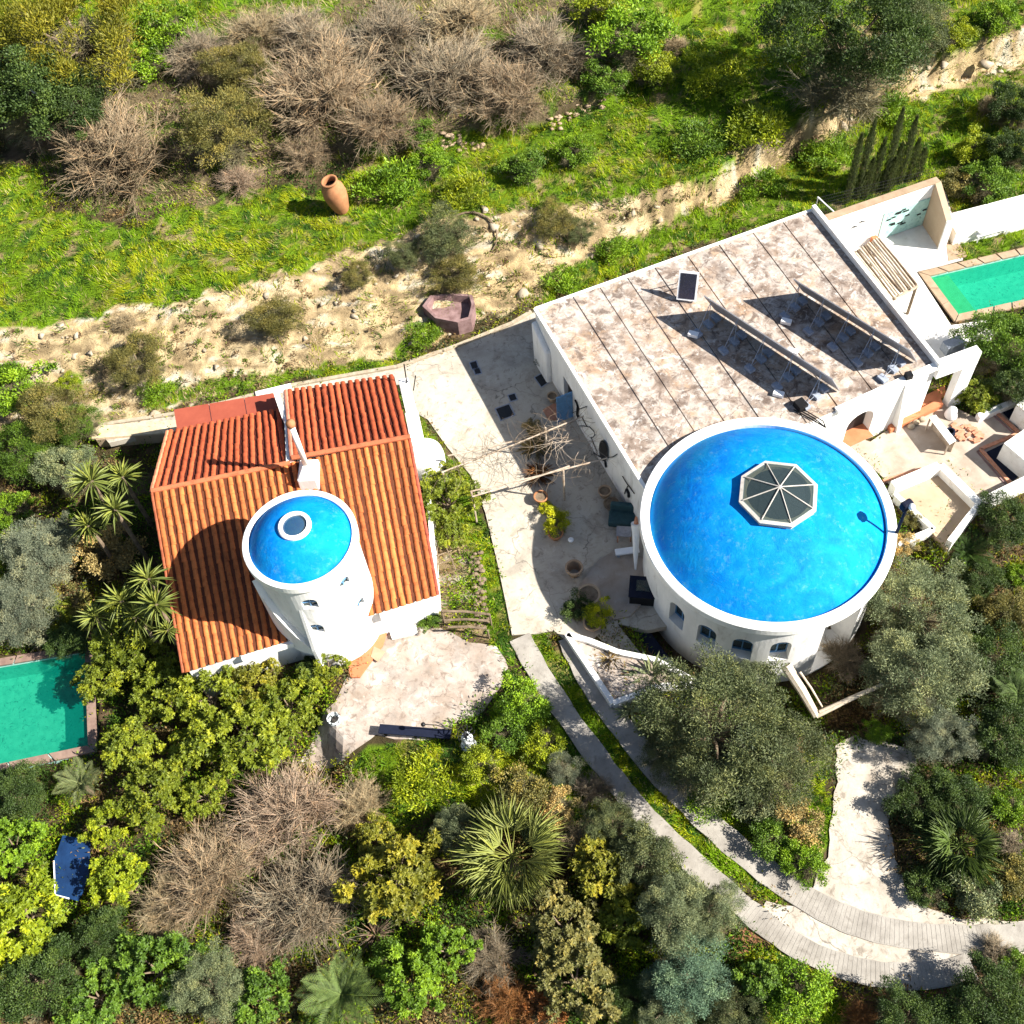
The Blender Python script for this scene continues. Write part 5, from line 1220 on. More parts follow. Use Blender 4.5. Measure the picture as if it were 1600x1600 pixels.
# leaning dead trunks beside the big drum
t = thing('dead_trunks', 'bleached bare trunks leaning in a V below the big drum', 'dead wood', tuple(gt(1270, 1125)))
for (p0, z0, p1, z1, r) in (((1228, 1040), 1.6, (1275, 1118), .3, .24), ((1275, 1118), .3, (1378, 1070), 1.4, .13), ((1280, 1112), .5, (1345, 1085), 1.0, .07), ((1250, 1050), 1.6, (1285, 1105), .5, .05)):
    bm = bmesh.new(); tube(bm, [g(*p0, z0), lerp(g(*p0, z0), g(*p1, z1), .5) + [0, 0, .1], g(*p1, z1)], r, 8, r * .7); build('trunk', bm, M['paledeadwood'], t)

# ------------------------------------------------------------------ vegetation
def unit(v): return v / (np.linalg.norm(v, axis=-1, keepdims=True) + 1e-9)
def leaves(P, D, Nrm, ln, wd, tone, fold=.25, droop=.0):
    """diamond leaves with a midrib fold: P base, D direction, Nrm up; two triangles each"""
    S = unit(np.cross(D, Nrm)); U = unit(np.cross(S, D)); n = len(P)
    ln = np.broadcast_to(ln, (n,))[:, None]; wd = np.broadcast_to(wd, (n,))[:, None]
    tip = P + D * ln - np.array([0, 0, 1]) * ln * droop
    a = P + D * ln * .45 + S * wd * .5 + U * wd * fold; b = P + D * ln * .45 - S * wd * .5 + U * wd * fold
    V = np.stack([P, a, tip, b], 1).reshape(-1, 3); i = np.arange(n) * 4
    F = np.concatenate([np.stack([i, i + 1, i + 2], -1), np.stack([i, i + 2, i + 3], -1)])
    return V, F, np.repeat(tone, 4)
def crown_mesh(name, seed, clumps, per, ln, wd, cr=(.2, .34), flat=.75, style='cloud', up=.4, shell=.72):
    r = np.random.default_rng(seed)
    c = unit(r.standard_normal((clumps, 3))); c[:, 2] = np.abs(c[:, 2]) * 1.1 - .25; c = unit(c) * (shell * r.uniform(.45, 1.08, (clumps, 1)) ** .5)
    c += (r.standard_normal((clumps, 3))) * .05
    # uneven outline: push some sectors out and pull some in
    az = np.arctan2(c[:, 1], c[:, 0]); ph = r.uniform(0, 6.28, 4)
    k = 1 + .16 * np.sin(az * 2 + ph[0]) + .15 * np.sin(az * 3 + ph[1]) + .12 * np.sin(az * 5 + ph[2]) + .10 * np.sin(az * 8 + ph[3]); c *= k[:, None]
    rad = r.uniform(*cr, clumps); ct = r.normal(0, .22, clumps)
    if style == 'cloud':
        ci = np.repeat(np.arange(clumps), per); n = len(ci)
        d = unit(r.standard_normal((n, 3))); d[:, 2] = np.where(d[:, 2] < -.2, -d[:, 2], d[:, 2])
        P = c[ci] + d * (rad[ci] * r.uniform(.35, 1.05, n))[:, None]
        D = unit(d * .7 + r.standard_normal((n, 3)) * .6 + [0, 0, up]); Nn = unit(d + r.standard_normal((n, 3)) * .5 + [0, 0, .6])
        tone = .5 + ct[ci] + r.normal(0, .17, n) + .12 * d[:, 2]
        L = ln * r.uniform(.7, 1.3, n); Wd = wd * r.uniform(.8, 1.2, n)
    else:                      # rosettes: whorls of leaves at the ends of shoots
        sh = per; k_ = 9; ci = np.repeat(np.arange(clumps), sh); m = len(ci)
        d = unit(r.standard_normal((m, 3)) + [0, 0, .7]); base = c[ci] + d * (rad[ci] * r.uniform(.6, 1.1, m))[:, None]
        si = np.repeat(np.arange(m), k_); n = len(si); a = r.uniform(0, 6.28, n); ax = unit(d + [0, 0, .9] + .2 * r.standard_normal(d.shape))[si]
        t1 = unit(np.cross(ax, [.3, .2, .9])); t2 = np.cross(ax, t1); el = r.uniform(.05, .9, n)
        D = unit((t1 * np.cos(a)[:, None] + t2 * np.sin(a)[:, None]) * np.cos(el)[:, None] + ax * np.sin(el)[:, None]); P = base[si]; Nn = ax
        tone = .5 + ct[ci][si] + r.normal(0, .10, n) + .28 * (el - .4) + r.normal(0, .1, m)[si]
        L = ln * r.uniform(.75, 1.25, n); Wd = wd * r.uniform(.85, 1.15, n)
    P = P * [1, 1, flat]
    V, F, T = leaves(P, D, Nn, L, Wd, np.clip(tone, 0, 1), .2, .1)
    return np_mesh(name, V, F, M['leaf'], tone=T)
def tubes_np(segs, r0, r1, sides=3):
    """segs: (n,2,3) straight limbs with radii"""
    A, B = segs[:, 0], segs[:, 1]; d = unit(B - A); u = unit(np.cross(d, [.13, .31, .94])); v = np.cross(d, u); n = len(A)
    r0 = np.broadcast_to(r0, (n,))[:, None]; r1 = np.broadcast_to(r1, (n,))[:, None]; ring = []
    for P, r in ((A, r0), (B, r1)):
        for k in range(sides): a = 6.2832 * k / sides; ring.append(P + (u * math.cos(a) + v * math.sin(a)) * r)
    V = np.stack(ring, 1).reshape(-1, 3); i = np.arange(n)[:, None] * (2 * sides); F = []
    for k in range(sides): k2 = (k + 1) % sides; F.append(np.concatenate([i + k, i + k2, i + sides + k2, i + sides + k], 1))
    return V, np.concatenate(F)
def twig_mesh(name, seed, n3=6500, w=.0048, upb=.25, flat=.62):
    r = np.random.default_rng(seed); nl = 22
    az = r.uniform(0, 6.28, nl); el = r.uniform(.12, 1.35, nl); ldir = np.stack([np.cos(az) * np.cos(el), np.sin(az) * np.cos(el), np.sin(el)], -1)
    L1 = np.stack([np.zeros((nl, 3)), ldir * r.uniform(.35, .6, (nl, 1))], 1)
    n2 = 260; li = np.minimum((nl * r.random(n2) ** 1.5).astype(int), nl - 1); t = r.uniform(.4, 1, (n2, 1)); s = L1[li, 1] * t; d2 = unit(ldir[li] * .8 + r.standard_normal((n2, 3)) * .5 + [0, 0, .15]); e = s + d2 * r.uniform(.12, .50, (n2, 1)); L2 = np.stack([s, e], 1)
    qi = np.minimum((n2 * r.random(n3) ** 1.4).astype(int), n2 - 1); t = r.uniform(.1, 1, (n3, 1)); s = L2[qi, 0] + (L2[qi, 1] - L2[qi, 0]) * t; d3 = unit(d2[qi] * .9 + r.standard_normal((n3, 3)) * .9 + unit(s + 1e-3) * .4 + [0, 0, upb]); e3 = s + d3 * r.uniform(.07, .26, (n3, 1)); L3 = np.stack([s, e3], 1)
    sc = np.array([1, 1, flat + .25])
    V1, F1 = tubes_np(L1 * sc, .022, .011, 5); V2, F2 = tubes_np(L2 * sc, .0085, .004, 4); V3, F3 = tubes_np(L3 * sc, w * .7, w * .3, 3)
    V = np.vstack([V2, V3]); F = np.vstack([F2, F3 + len(V2)]); tone = np.concatenate([np.full(len(V2), .3), np.repeat(np.clip(r.normal(.55, .2, n3), 0, 1), 6)])
    me = np_mesh(name, V, F, M['twig'], tone=tone); tr = np_mesh('trunk', V1, F1, M['bark']); return me, tr
def rosette_mesh(name, seed, n, ln, wd, lo=-.25, hi=1.45, droop=.18, fold=.2):
    r = np.random.default_rng(seed); az = r.uniform(0, 6.28, n); el = r.uniform(lo, hi, n); D = np.stack([np.cos(az) * np.cos(el), np.sin(az) * np.cos(el), np.sin(el)], -1)
    P = D * .05; V, F, T = leaves(P, D, np.tile([0, 0, 1.], (n, 1)) + .3 * r.standard_normal((n, 3)), ln * r.uniform(.75, 1.1, n), wd, np.clip(.45 + .3 * (el - .3) + r.normal(0, .14, n), 0, 1), fold, droop)
    return np_mesh(name, V, F, M['leaf'], tone=T)
def frond_mesh(name, seed, fan=True):
    """one palm frond pointing along +X, unit length; fan or feather"""
    r = np.random.default_rng(seed)
    if fan:
        n = 22; a = np.linspace(-1.15, 1.15, n) + r.normal(0, .03, n); D = np.stack([np.cos(a), np.sin(a), r.normal(-.12, .20, n)], -1); P = np.tile([.42, 0, 0.0], (n, 1)) + D * .02; L = .60 * r.uniform(.6, 1.12, n) * (1 - .22 * np.abs(a)); wd = .030
    else:
        n = 46; s = np.linspace(.08, 1, n); side = np.where(np.arange(n) % 2, 1, -1); P = np.stack([s, 0 * s, .10 * np.sin(s * 3) - .10 * s ** 2], -1); D = unit(np.stack([np.full(n, .8), side * (1.0 - .3 * s), r.normal(.18, .08, n)], -1)); L = .30 * np.sin(np.clip(s * 2.9 + .25, 0, 3.1)) + .04; wd = .016
    V, F, T = leaves(P, D, np.tile([0, 0, 1.], (n, 1)), L, wd, np.clip(r.normal(.52, .14, n), 0, 1), .25, .12)
    pet = np.array([[[0, 0, 0], [.5 if fan else .95, 0, .0 if fan else -.05]]]); V2, F2 = tubes_np(pet, .012, .005, 3)
    F2t = np.vstack([F2[:, [0, 1, 2]], F2[:, [0, 2, 3]]]); V = np.vstack([V, V2]); F = np.vstack([F, F2t + len(V) - len(V2)]); T = np.r_[T, np.full(len(V2), .75)]
    return np_mesh(name, V, F, M['leaf'], tone=T)
PROTO = {
 'olive': [crown_mesh('olive_crown', s, 130, 290, .042, .011, (.08, .20), .85, up=.6) for s in (1, 2)],
 'dense': [crown_mesh('dense_crown', s, 90, 260, .045, .022, (.10, .23), .8) for s in (11, 12)],
 'loquat': [crown_mesh('loquat_crown', s, 64, 17, .082, .034, (.08, .18), .85, 'ros') for s in (21, 22, 23)],
 'bush': [crown_mesh('bush_crown', s, 40, 150, .078, .036, (.12, .28), .78) for s in (31, 32, 33)],
 'fine': [crown_mesh('fine_crown', s, 90, 220, .055, .011, (.10, .24), .7, up=.9) for s in (41, 42)],
 'weed': [crown_mesh('weed_crown', s, 26, 100, .13, .036, (.2, .4), .6, up=.9) for s in (51, 52)],
}
TW = [twig_mesh('twig_crown', s) for s in (61, 62, 63)]
ROS = [rosette_mesh('leaf_rosette', s, 64, 1.0, .085) for s in (71, 72)]
AGV = rosette_mesh('agave_leaves', 81, 34, 1.0, .13, .0, 1.2, .05); DRY = rosette_mesh('dry_leaves', 82, 110, 1.0, .03, -.1, 1.4, .25)
FAN = [frond_mesh('fan_frond', s) for s in (91, 92, 93)]; FEA = [frond_mesh('feather_frond', s, False) for s in (94, 95)]
def trunk_mesh():
    bm = bmesh.new(); r = random.Random(4)
    tube(bm, [(0, 0, -1.35), (.03, .02, -.9), (-.02, .03, -.35)], .085, 8, .06)
    for k in range(6):
        a = k * 1.05 + r.random() * .5; tube(bm, [(-.02, .03, -.40), (.22 * math.cos(a), .22 * math.sin(a), -.1), (.50 * math.cos(a), .50 * math.sin(a), .12 + .15 * r.random())], .045, 6, .012)
    me = bpy.data.meshes.new('trunk'); bm.to_mesh(me); bm.free(); me.materials.append(M['bark']); return me
TRK = trunk_mesh()
TRUNKY = {'olive', 'dense', 'loquat', 'fine'}
HF = {'olive': .95, 'dense': .8, 'loquat': .75, 'bush': .42, 'fine': .6, 'weed': .28, 'bare': .30, 'yucca': .9, 'agave': .1, 'dry': .15}
cnt = 0
GROW = {'loquat': 1.10, 'dense': 1.15, 'olive': 1.08, 'bush': 1.12, 'bare': 1.06, 'fine': 1.08}
def plant(kind, px, py, rp, color, label, cat='bush', group=None, hf=None, name=None, sq=1.0):
    """rp: crown radius in photo pixels; the crown's middle is seen at the pixel"""
    global cnt; cnt += 1
    s = ppm(px, py, 1.0); r = rp * s * GROW.get(kind, 1.0); h = r * (HF.get(kind, .5) if hf is None else hf)
    p = gt(px, py, h); rz = random.random() * 6.28
    nm = name or {'olive': 'olive_tree', 'dense': 'evergreen_tree', 'loquat': 'loquat_tree', 'bush': 'bush', 'fine': 'mimosa_shrub', 'weed': 'weed_clump', 'bare': 'bare_shrub', 'yucca': 'yucca', 'agave': 'agave', 'dry': 'dry_plant'}[kind]
    t = thing(nm, label, cat, (p[0], p[1], p[2]), rz, group)
    def add(n_, me, col, sc, dz):
        o = link_mesh(n_, me, t, col); o.location = (0, 0, dz); o.scale = sc; return o
    if kind == 'bare':
        me, tr = TW[cnt % 3]; add('crown', me, color, (r * 1.08, r * 1.08 * sq, r * .95), .05); add('trunk', tr, (.3, .2, .12), (r, r * sq, r * .95), .05)
    elif kind == 'yucca':
        add('crown', ROS[cnt % 2], color, (r * 1.05,) * 3, h); bm = bmesh.new(); tube(bm, [(0, 0, -.2), (.05, 0, h * .5), (0, 0, h)], .12, 7, .09); build('trunk', bm, M['bark'], t, local=True)
    elif kind == 'agave': add('crown', AGV, color, (r, r, r * .8), h)
    elif kind == 'dry': add('crown', DRY, color, (r, r, r * .8), h)
    else:
        pr_ = PROTO[kind]; add('crown', pr_[cnt % len(pr_)], color, (r * 1.08, r * 1.08 * sq, r * (1.0 if kind != 'weed' else .8)), h)
        if kind in ('olive', 'dense', 'fine', 'bush'): add('branches', TW[cnt % 3][0], (.22, .19, .12), (r * .92, r * .92, r * .85), h * .2)
        if kind in TRUNKY: add('trunk', TRK, (.2, .15, .1), (r * .8, r * .8, max(h, .3) / 1.25), h * 1.0)
    return t
def palm(px, py, rp, color, label, fan=True, n=30, h=None, name='palm_tree', tilt=(0.0, 1.25)):
    s = ppm(px, py, 1.5); r = rp * s; h = 1.2 if h is None else h; p = gt(px, py, h)
    t = thing(name, label, 'palm', tuple(p), random.random() * 6.28)
    bm = bmesh.new(); tube(bm, [(0, 0, -.3), (.04, .0, h * .5), (0, 0, h)], max(.12, r * .09), 9, max(.10, r * .07)); build('trunk', bm, M['bark'], t, local=True)
    rl = random.Random(int(px))
    for k in range(n):
        az = k * 2.39996 + rl.uniform(-.15, .15); el = tilt[0] + (tilt[1] - tilt[0]) * ((k + .5) / n) + rl.uniform(-.22, .22); w_ = rl.uniform(.6, 1.3)
        o = link_mesh('frond', (FAN if fan else FEA)[k % (3 if fan else 2)], t, tuple(c * w_ for c in color)); L = r * rl.uniform(.72, 1.15)
        o.matrix_local = Matrix.Translation((0, 0, h)) @ Matrix.Rotation(az, 4, 'Z') @ Matrix.Rotation(-el * .75 + .05, 4, 'Y') @ Matrix.Rotation(rl.uniform(-.4, .4), 4, 'X') @ Matrix.Diagonal((L, L, L, 1))
    return t
def C(s, k=1.0):
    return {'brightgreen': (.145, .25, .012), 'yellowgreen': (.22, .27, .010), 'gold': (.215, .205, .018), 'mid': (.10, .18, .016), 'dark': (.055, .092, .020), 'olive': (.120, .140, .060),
            'greygreen': (.20, .23, .125), 'silver': (.19, .21, .15), 'brown': (.31, .225, .155), 'palebrown': (.38, .29, .19), 'pinkbrown': (.33, .235, .18), 'greybrown': (.28, .22, .165), 'loquat': (.18, .215, .014), 'rust': (.30, .13, .045),
            'tan': (.42, .31, .13), 'yucca': (.20, .23, .05), 'lime': (.40, .42, .01), 'scrub': (.19, .17, .05), 'blue': (.14, .22, .15)}[s]
PL = [
 # ---- hillside, top left to top right
 ('fine', 120, 62, 104, 'gold', 'large yellow-green feathery shrub at the top left corner', 'shrub'),
 ('fine', 40, 20, 60, 'yellowgreen', 'bright yellow-green shrub cut by the top left corner of the photo', 'shrub'),
 ('bush', 262, 52, 46, 'brightgreen', 'vivid green bush between the yellow shrub and the blue crate', 'bush'),
 ('bush', 225, 100, 34, 'brightgreen', 'small green bush at the lower right of the yellow feathery shrub', 'bush'),
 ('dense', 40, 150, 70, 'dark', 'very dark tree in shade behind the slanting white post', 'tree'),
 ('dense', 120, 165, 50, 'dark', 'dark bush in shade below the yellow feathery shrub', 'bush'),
 ('bare', 180, 240, 118, 'brown', 'large round bare brown shrub at the left of the hillside', 'bare shrub'),
 ('bare', 70, 215, 45, 'pinkbrown', 'small bare shrub left of the large round brown one', 'bare shrub'),
 ('bare', 300, 85, 62, 'greybrown', 'bare greyish shrub below the small white boulder', 'bare shrub'),
 ('fine', 372, 108, 50, 'scrub', 'green and tan feathery shrub in the middle of the thicket', 'shrub'),
 ('fine', 352, 195, 66, 'scrub', 'green-brown feathery shrub between two large bare brown shrubs', 'shrub'),
 ('bare', 400, 50, 60, 'palebrown', 'pale bare shrub near the top between two feathery shrubs', 'bare shrub'),
 ('bare', 505, 130, 112, 'brown', 'wide bare brown thicket left of the hill centre above the clay urn', 'bare shrub'),
 ('bare', 480, 50, 75, 'greybrown', 'bare thicket touching the top edge left of centre', 'bare shrub'),
 ('bare', 600, 60, 90, 'greybrown', 'bare grey-brown thicket at the top edge above the urn', 'bare shrub'),
 ('bare', 590, 190, 78, 'brown', 'bare brown shrub just above and right of the clay urn', 'bare shrub'),
 ('bare', 690, 110, 98, 'greybrown', 'bare shrub with crossing pale twigs in the centre of the thicket', 'bare shrub'),
 ('bare', 720, 30, 70, 'palebrown', 'pale bare shrub at the top edge in the thicket centre', 'bare shrub'),
 ('bare', 790, 140, 80, 'brown', 'dark brown bare shrub above the tumbled terrace wall', 'bare shrub'),
 ('bare', 850, 70, 85, 'greybrown', 'bare shrub at the right end of the thicket beside the green bushes', 'bare shrub'),
 ('bare', 372, 278, 40, 'pinkbrown', 'small pale bare shrub at the edge of the bright grass', 'bare shrub'),
 ('bare', 475, 235, 52, 'brown', 'bare shrub between the feathery shrub and the clay urn', 'bare shrub'),
 ('bush', 650, 212, 26, 'mid', 'small round green bush above the weeds right of the urn', 'bush'),
 ('bush', 672, 258, 32, 'brightgreen', 'fresh green bush between the urn and the tumbled wall', 'bush'),
 ('bush', 820, 262, 34, 'mid', 'green bush below the tumbled terrace stones', 'bush'),
 ('bush', 900, 240, 30, 'brightgreen', 'green bush in the grass right of the tumbled stones', 'bush'),
 ('weed', 610, 290, 55, 'brightgreen', 'tall bright weeds just right of the clay urn', 'weeds'),
 ('weed', 730, 300, 40, 'yellowgreen', 'yellowish weed clump below the round bushes', 'weeds'),
 ('bush', 985, 60, 58, 'brightgreen', 'bright green bush at the right end of the bare thicket', 'bush'),
 ('bush', 945, 125, 36, 'mid', 'green bush with dark side at the thicket end near the stones', 'bush'),
 ('bush', 1020, 110, 40, 'yellowgreen', 'yellow-green bush right of the bright one by the thicket', 'bush'),
 ('bush', 935, 18, 36, 'yellowgreen', 'yellow-green bush touching the top edge right of the thicket', 'bush'),
 ('bare', 1055, 70, 24, 'palebrown', 'small pale bare twig clump in the grass right of the bushes', 'bare shrub'),
 ('weed', 1110, 120, 55, 'yellowgreen', 'spreading yellow weeds in the top centre meadow', 'weeds'),
 ('weed', 1180, 200, 60, 'yellowgreen', 'spreading weeds along the slope left of the big dark tree', 'weeds'),
 ('weed', 1090, 220, 45, 'mid', 'green weeds above the narrow sandy ledge', 'weeds'),
 ('olive', 1330, 58, 118, 'dark', 'big very dark evergreen tree at the top right of the hill', 'tree'),
 ('olive', 1425, 50, 62, 'olive', 'lighter grey-green side of trees right of the big dark evergreen', 'tree'),
 ('bush', 1490, 60, 34, 'yellowgreen', 'yellow-green bush right of the big dark tree', 'bush'),
 ('bush', 1560, 30, 34, 'brightgreen', 'green bush near the top right corner', 'bush'),
 ('bare', 1545, 165, 30, 'palebrown', 'thin dry clump beside the black netting tree', 'bare shrub'),
 ('dense', 1590, 165, 42, 'dark', 'dark tree cut by the right edge above the lawn', 'tree'),
 ('dense', 1585, 235, 38, 'dark', 'dark bush at the right edge below the darker tree', 'bush'),
 ('bush', 1520, 235, 34, 'yellowgreen', 'yellow-green bush between cypresses and the right edge', 'bush'),
 ('bush', 1540, 290, 45, 'mid', 'green shrub behind the low broad white wall', 'bush'),
 ('bush', 1500, 290, 34, 'scrub', 'olive shrub behind the shower corner side wall', 'bush'),
 ('weed', 1190, 290, 40, 'brightgreen', 'bright weeds on the strip between bank and flat roof', 'weeds'),
 ('weed', 1290, 240, 44, 'brightgreen', 'bright weeds left of the columnar cypresses', 'weeds'),
 ('weed', 1400, 175, 44, 'brightgreen', 'bright weeds above the columnar cypresses', 'weeds'),
 # ---- bank scrub
 ('fine', 432, 498, 44, 'scrub', 'dark spiky scrub on the pale bank left of centre', 'shrub'),
 ('fine', 215, 566, 48, 'scrub', 'dark spiky scrub on the pale bank above the cottage path', 'shrub'),
 ('weed', 245, 612, 30, 'brightgreen', 'bright green tuft below the dark spiky scrub on the bank', 'weeds'),
 ('bush', 106, 600, 17, 'yellowgreen', 'small round yellow-green bush on the pale bank at left', 'bush'),
 ('fine', 700, 368, 48, 'olive', 'grey-green scrub under the curved dark branch', 'shrub'),
 ('fine', 712, 432, 40, 'scrub', 'olive scrub on the bank above the stone tub', 'shrub'),
 ('fine', 868, 345, 36, 'scrub', 'brownish scrub on the bank above the flat roof corner', 'shrub'),
 ('fine', 905, 362, 26, 'olive', 'small grey scrub on the bank right of the brownish one', 'shrub'),
 ('fine', 630, 400, 30, 'olive', 'grey scrub on the bank left of the curved branch', 'shrub'),
 ('fine', 560, 432, 26, 'scrub', 'small scrub at the grassy edge of the pale bank', 'shrub'),
 ('weed', 660, 522, 30, 'brightgreen', 'bright weeds below the stone tub beside the path', 'weeds'),
 ('bare', 195, 505, 24, 'palebrown', 'dry grass tuft hanging over the bank edge at left', 'dry tuft'),
 ('weed', 880, 440, 34, 'brightgreen', 'bright weeds behind the long flat roof near its corner', 'weeds'),
 ('weed', 960, 390, 34, 'brightgreen', 'bright weeds behind the middle of the flat roof edge', 'weeds'),
 # ---- left edge
 ('bush', 25, 610, 50, 'brightgreen', 'bright green leafy shrub at the left edge below the bank', 'shrub'),
 ('fine', 85, 645, 55, 'scrub', 'olive scrub right of the bright green shrub at the left edge', 'shrub'),
 ('fine', 120, 665, 40, 'mid', 'green scrub left of the retaining wall', 'shrub'),
 ('fine', 40, 705, 58, 'mid', 'dark green feathery tree at the left edge above the yuccas', 'tree'),
 ('dense', 100, 735, 42, 'greygreen', 'dusty green shrub left of the upper yuccas', 'shrub'),
 ('bush', 22, 800, 36, 'brightgreen', 'bright green bush at the left edge level with the cottage ridge', 'bush'),
 ('olive', 60, 870, 62, 'silver', 'silvery shrub mass left of the brownish bush', 'shrub'),
 ('olive', 95, 845, 40, 'silver', 'silvery grey shrub under the small left yucca', 'shrub'),
 ('olive', 35, 955, 62, 'silver', 'silvery shrub above the green pool at the left', 'shrub'),
 ('loquat', 8, 890, 32, 'yellowgreen', 'yellow-green foliage cut by the left edge beside silvery shrubs', 'bush'),
 ('bush', 170, 865, 50, 'tan', 'brownish yellow shrub left of the cottage roof corner', 'shrub'),
 ('bush', 110, 950, 36, 'scrub', 'olive-brown shrub between silvery shrubs and yucca group', 'shrub'),
 ('loquat', 95, 965, 32, 'loquat', 'yellow-green shrub left of the lower yucca group', 'shrub'),
 ('dense', 110, 1000, 34, 'dark', 'dark shrub at the upper right corner of the green pool', 'shrub'),
 # ---- loquat grove
 ('loquat', 205, 1010, 62, 'loquat', 'yellow-green loquat tree just left of the cottage roof', 'tree'),
 ('loquat', 160, 1065, 40, 'loquat', 'small loquat tree at the right edge of the green pool', 'tree'),
 ('loquat', 255, 1085, 52, 'loquat', 'loquat tree at the lower left corner of the tile roof', 'tree'),
 ('loquat', 330, 1090, 62, 'loquat', 'loquat tree below the front eave of the cottage', 'tree'),
 ('loquat', 400, 1070, 48, 'gold', 'golden loquat tree under the white eave fascia', 'tree'),
 ('loquat', 450, 1105, 55, 'loquat', 'loquat tree left of the patio', 'tree'),
 ('loquat', 512, 1040, 30, 'loquat', 'small yellow-green tree right at the foot of the round tower', 'tree'),
 ('dense', 488, 1042, 22, 'dark', 'small dark shrub at the left foot of the round tower', 'shrub'),
 ('loquat', 380, 1150, 66, 'loquat', 'broad loquat tree in the middle of the left grove', 'tree'),
 ('loquat', 300, 1165, 42, 'loquat', 'loquat tree left of the broad one in the left grove', 'tree'),
 ('loquat', 205, 1170, 46, 'loquat', 'loquat tree right of the green pool lower corner', 'tree'),
 ('loquat', 235, 1240, 52, 'loquat', 'loquat tree below the pool between fan palm and bare trees', 'tree'),
 ('loquat', 170, 1290, 40, 'yellowgreen', 'yellow-green loquat above the blue covered frame', 'tree'),
 ('loquat', 185, 1370, 46, 'yellowgreen', 'yellow-green loquat right of the blue covered frame', 'tree'),
 ('loquat', 320, 1245, 36, 'loquat', 'small loquat at the top edge of the bare trees', 'tree'),
 ('loquat', 20, 1325, 48, 'brightgreen', 'bright green tree at the left edge beside the blue covered frame', 'tree'),
 ('loquat', 40, 1440, 72, 'yellowgreen', 'large yellow-green tree in the lower left corner', 'tree'),
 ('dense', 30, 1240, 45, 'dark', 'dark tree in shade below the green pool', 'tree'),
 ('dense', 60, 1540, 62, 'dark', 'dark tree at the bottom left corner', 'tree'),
 ('dense', 160, 1470, 46, 'dark', 'dark tree below the right yellow-green loquat', 'tree'),
 # ---- bare trees lower left
 ('bare', 455, 1270, 118, 'pinkbrown', 'large pinkish bare tree in the lower left centre', 'bare tree'),
 ('bare', 330, 1370, 108, 'brown', 'wide bare brown tree right of the loquats', 'bare tree'),
 ('bare', 480, 1410, 118, 'greybrown', 'wide bare greyish tree below the pinkish one', 'bare tree'),
 ('bare', 555, 1260, 66, 'palebrown', 'pale bare tree at the lower edge of the patio', 'bare tree'),
 ('bare', 255, 1410, 66, 'palebrown', 'pale bare shrub above the bottom green trees', 'bare tree'),
 ('bare', 400, 1470, 70, 'pinkbrown', 'bare tree just above the bottom palm and green trees', 'bare tree'),
 # ---- bottom left greens
 ('loquat', 245, 1515, 62, 'mid', 'green tree near the bottom left of the photo', 'tree'),
 ('olive', 330, 1540, 60, 'greygreen', 'grey-green tree at the bottom between loquat and palm', 'tree'),
 ('loquat', 410, 1560, 52, 'mid', 'green tree at the bottom left of the bottom palm', 'tree'),
 ('loquat', 150, 1560, 52, 'mid', 'green tree at the bottom edge near the left corner', 'tree'),
 ('loquat', 620, 1370, 76, 'gold', 'orange-yellow leafy tree left of the big fan palm', 'tree'),
 ('loquat', 585, 1310, 36, 'gold', 'small golden shrub above the orange-yellow tree', 'shrub'),
 ('loquat', 698, 1485, 44, 'brightgreen', 'bright green bush below the orange-yellow tree', 'bush'),
 ('loquat', 645, 1540, 52, 'brightgreen', 'bright green leafy tree near the bottom centre left', 'tree'),
 ('bush', 610, 1500, 36, 'mid', 'green bush between dried spiky plant and bright tree', 'bush'),
 ('dry', 588, 1462, 42, 'pinkbrown', 'dried pinkish spiky plant below the orange-yellow tree', 'dry plant'),
 # ---- around the big fan palm
 ('olive', 712, 1300, 44, 'greygreen', 'grey-green shrub above left of the big fan palm', 'shrub'),
 ('bush', 815, 1240, 46, 'scrub', 'olive shrub just above the big fan palm', 'shrub'),
 ('bare', 900, 1310, 46, 'palebrown', 'dry bare twigs at the right side of the big fan palm', 'bare shrub'),
 ('bush', 870, 1265, 36, 'tan', 'tan brown shrub at the upper right of the big fan palm', 'shrub'),
 ('loquat', 940, 1355, 56, 'gold', 'golden green tree right of the big fan palm', 'tree'),
 ('olive', 960, 1290, 44, 'olive', 'olive shrub beside the left driveway strip', 'shrub'),
 ('bare', 925, 1235, 38, 'greybrown', 'grey bare shrub by the left driveway strip', 'bare shrub'),
 ('dense', 1010, 1340, 50, 'olive', 'dark olive tree between golden tree and driveway strip', 'tree'),
 ('loquat', 880, 1450, 60, 'scrub', 'mixed green and rust tree below the big fan palm', 'tree'),
 ('bare', 770, 1500, 66, 'greybrown', 'dark bare thicket at the bottom centre', 'bare shrub'),
 ('bare', 790, 1560, 60, 'rust', 'reddish bare shrub at the bottom centre edge', 'bare shrub'),
 ('loquat', 900, 1530, 66, 'scrub', 'green and rusty tree at the bottom right of centre', 'tree'),
 ('bush', 850, 1585, 40, 'rust', 'rust coloured shrub at the bottom edge of the photo', 'shrub'),
 ('loquat', 970, 1440, 46, 'loquat', 'yellow-green tree left of the tall grey-green trees', 'tree'),
 ('olive', 1055, 1425, 64, 'greygreen', 'tall grey-green tree left of the lower driveway bend', 'tree'),
 ('olive', 1110, 1420, 50, 'greygreen', 'grey-green tree touching the lower driveway strip', 'tree'),
 ('olive', 1080, 1520, 74, 'blue', 'bluish green tree at the bottom right of centre', 'tree'),
 ('olive', 1040, 1575, 56, 'greygreen', 'grey-green tree at the bottom edge right of centre', 'tree'),
 ('dense', 990, 1560, 40, 'dark', 'dark tree gap bush at the bottom left of the bluish tree', 'bush'),
 ('olive', 1150, 1580, 50, 'olive', 'olive green tree at the bottom edge below the driveway bend', 'tree'),
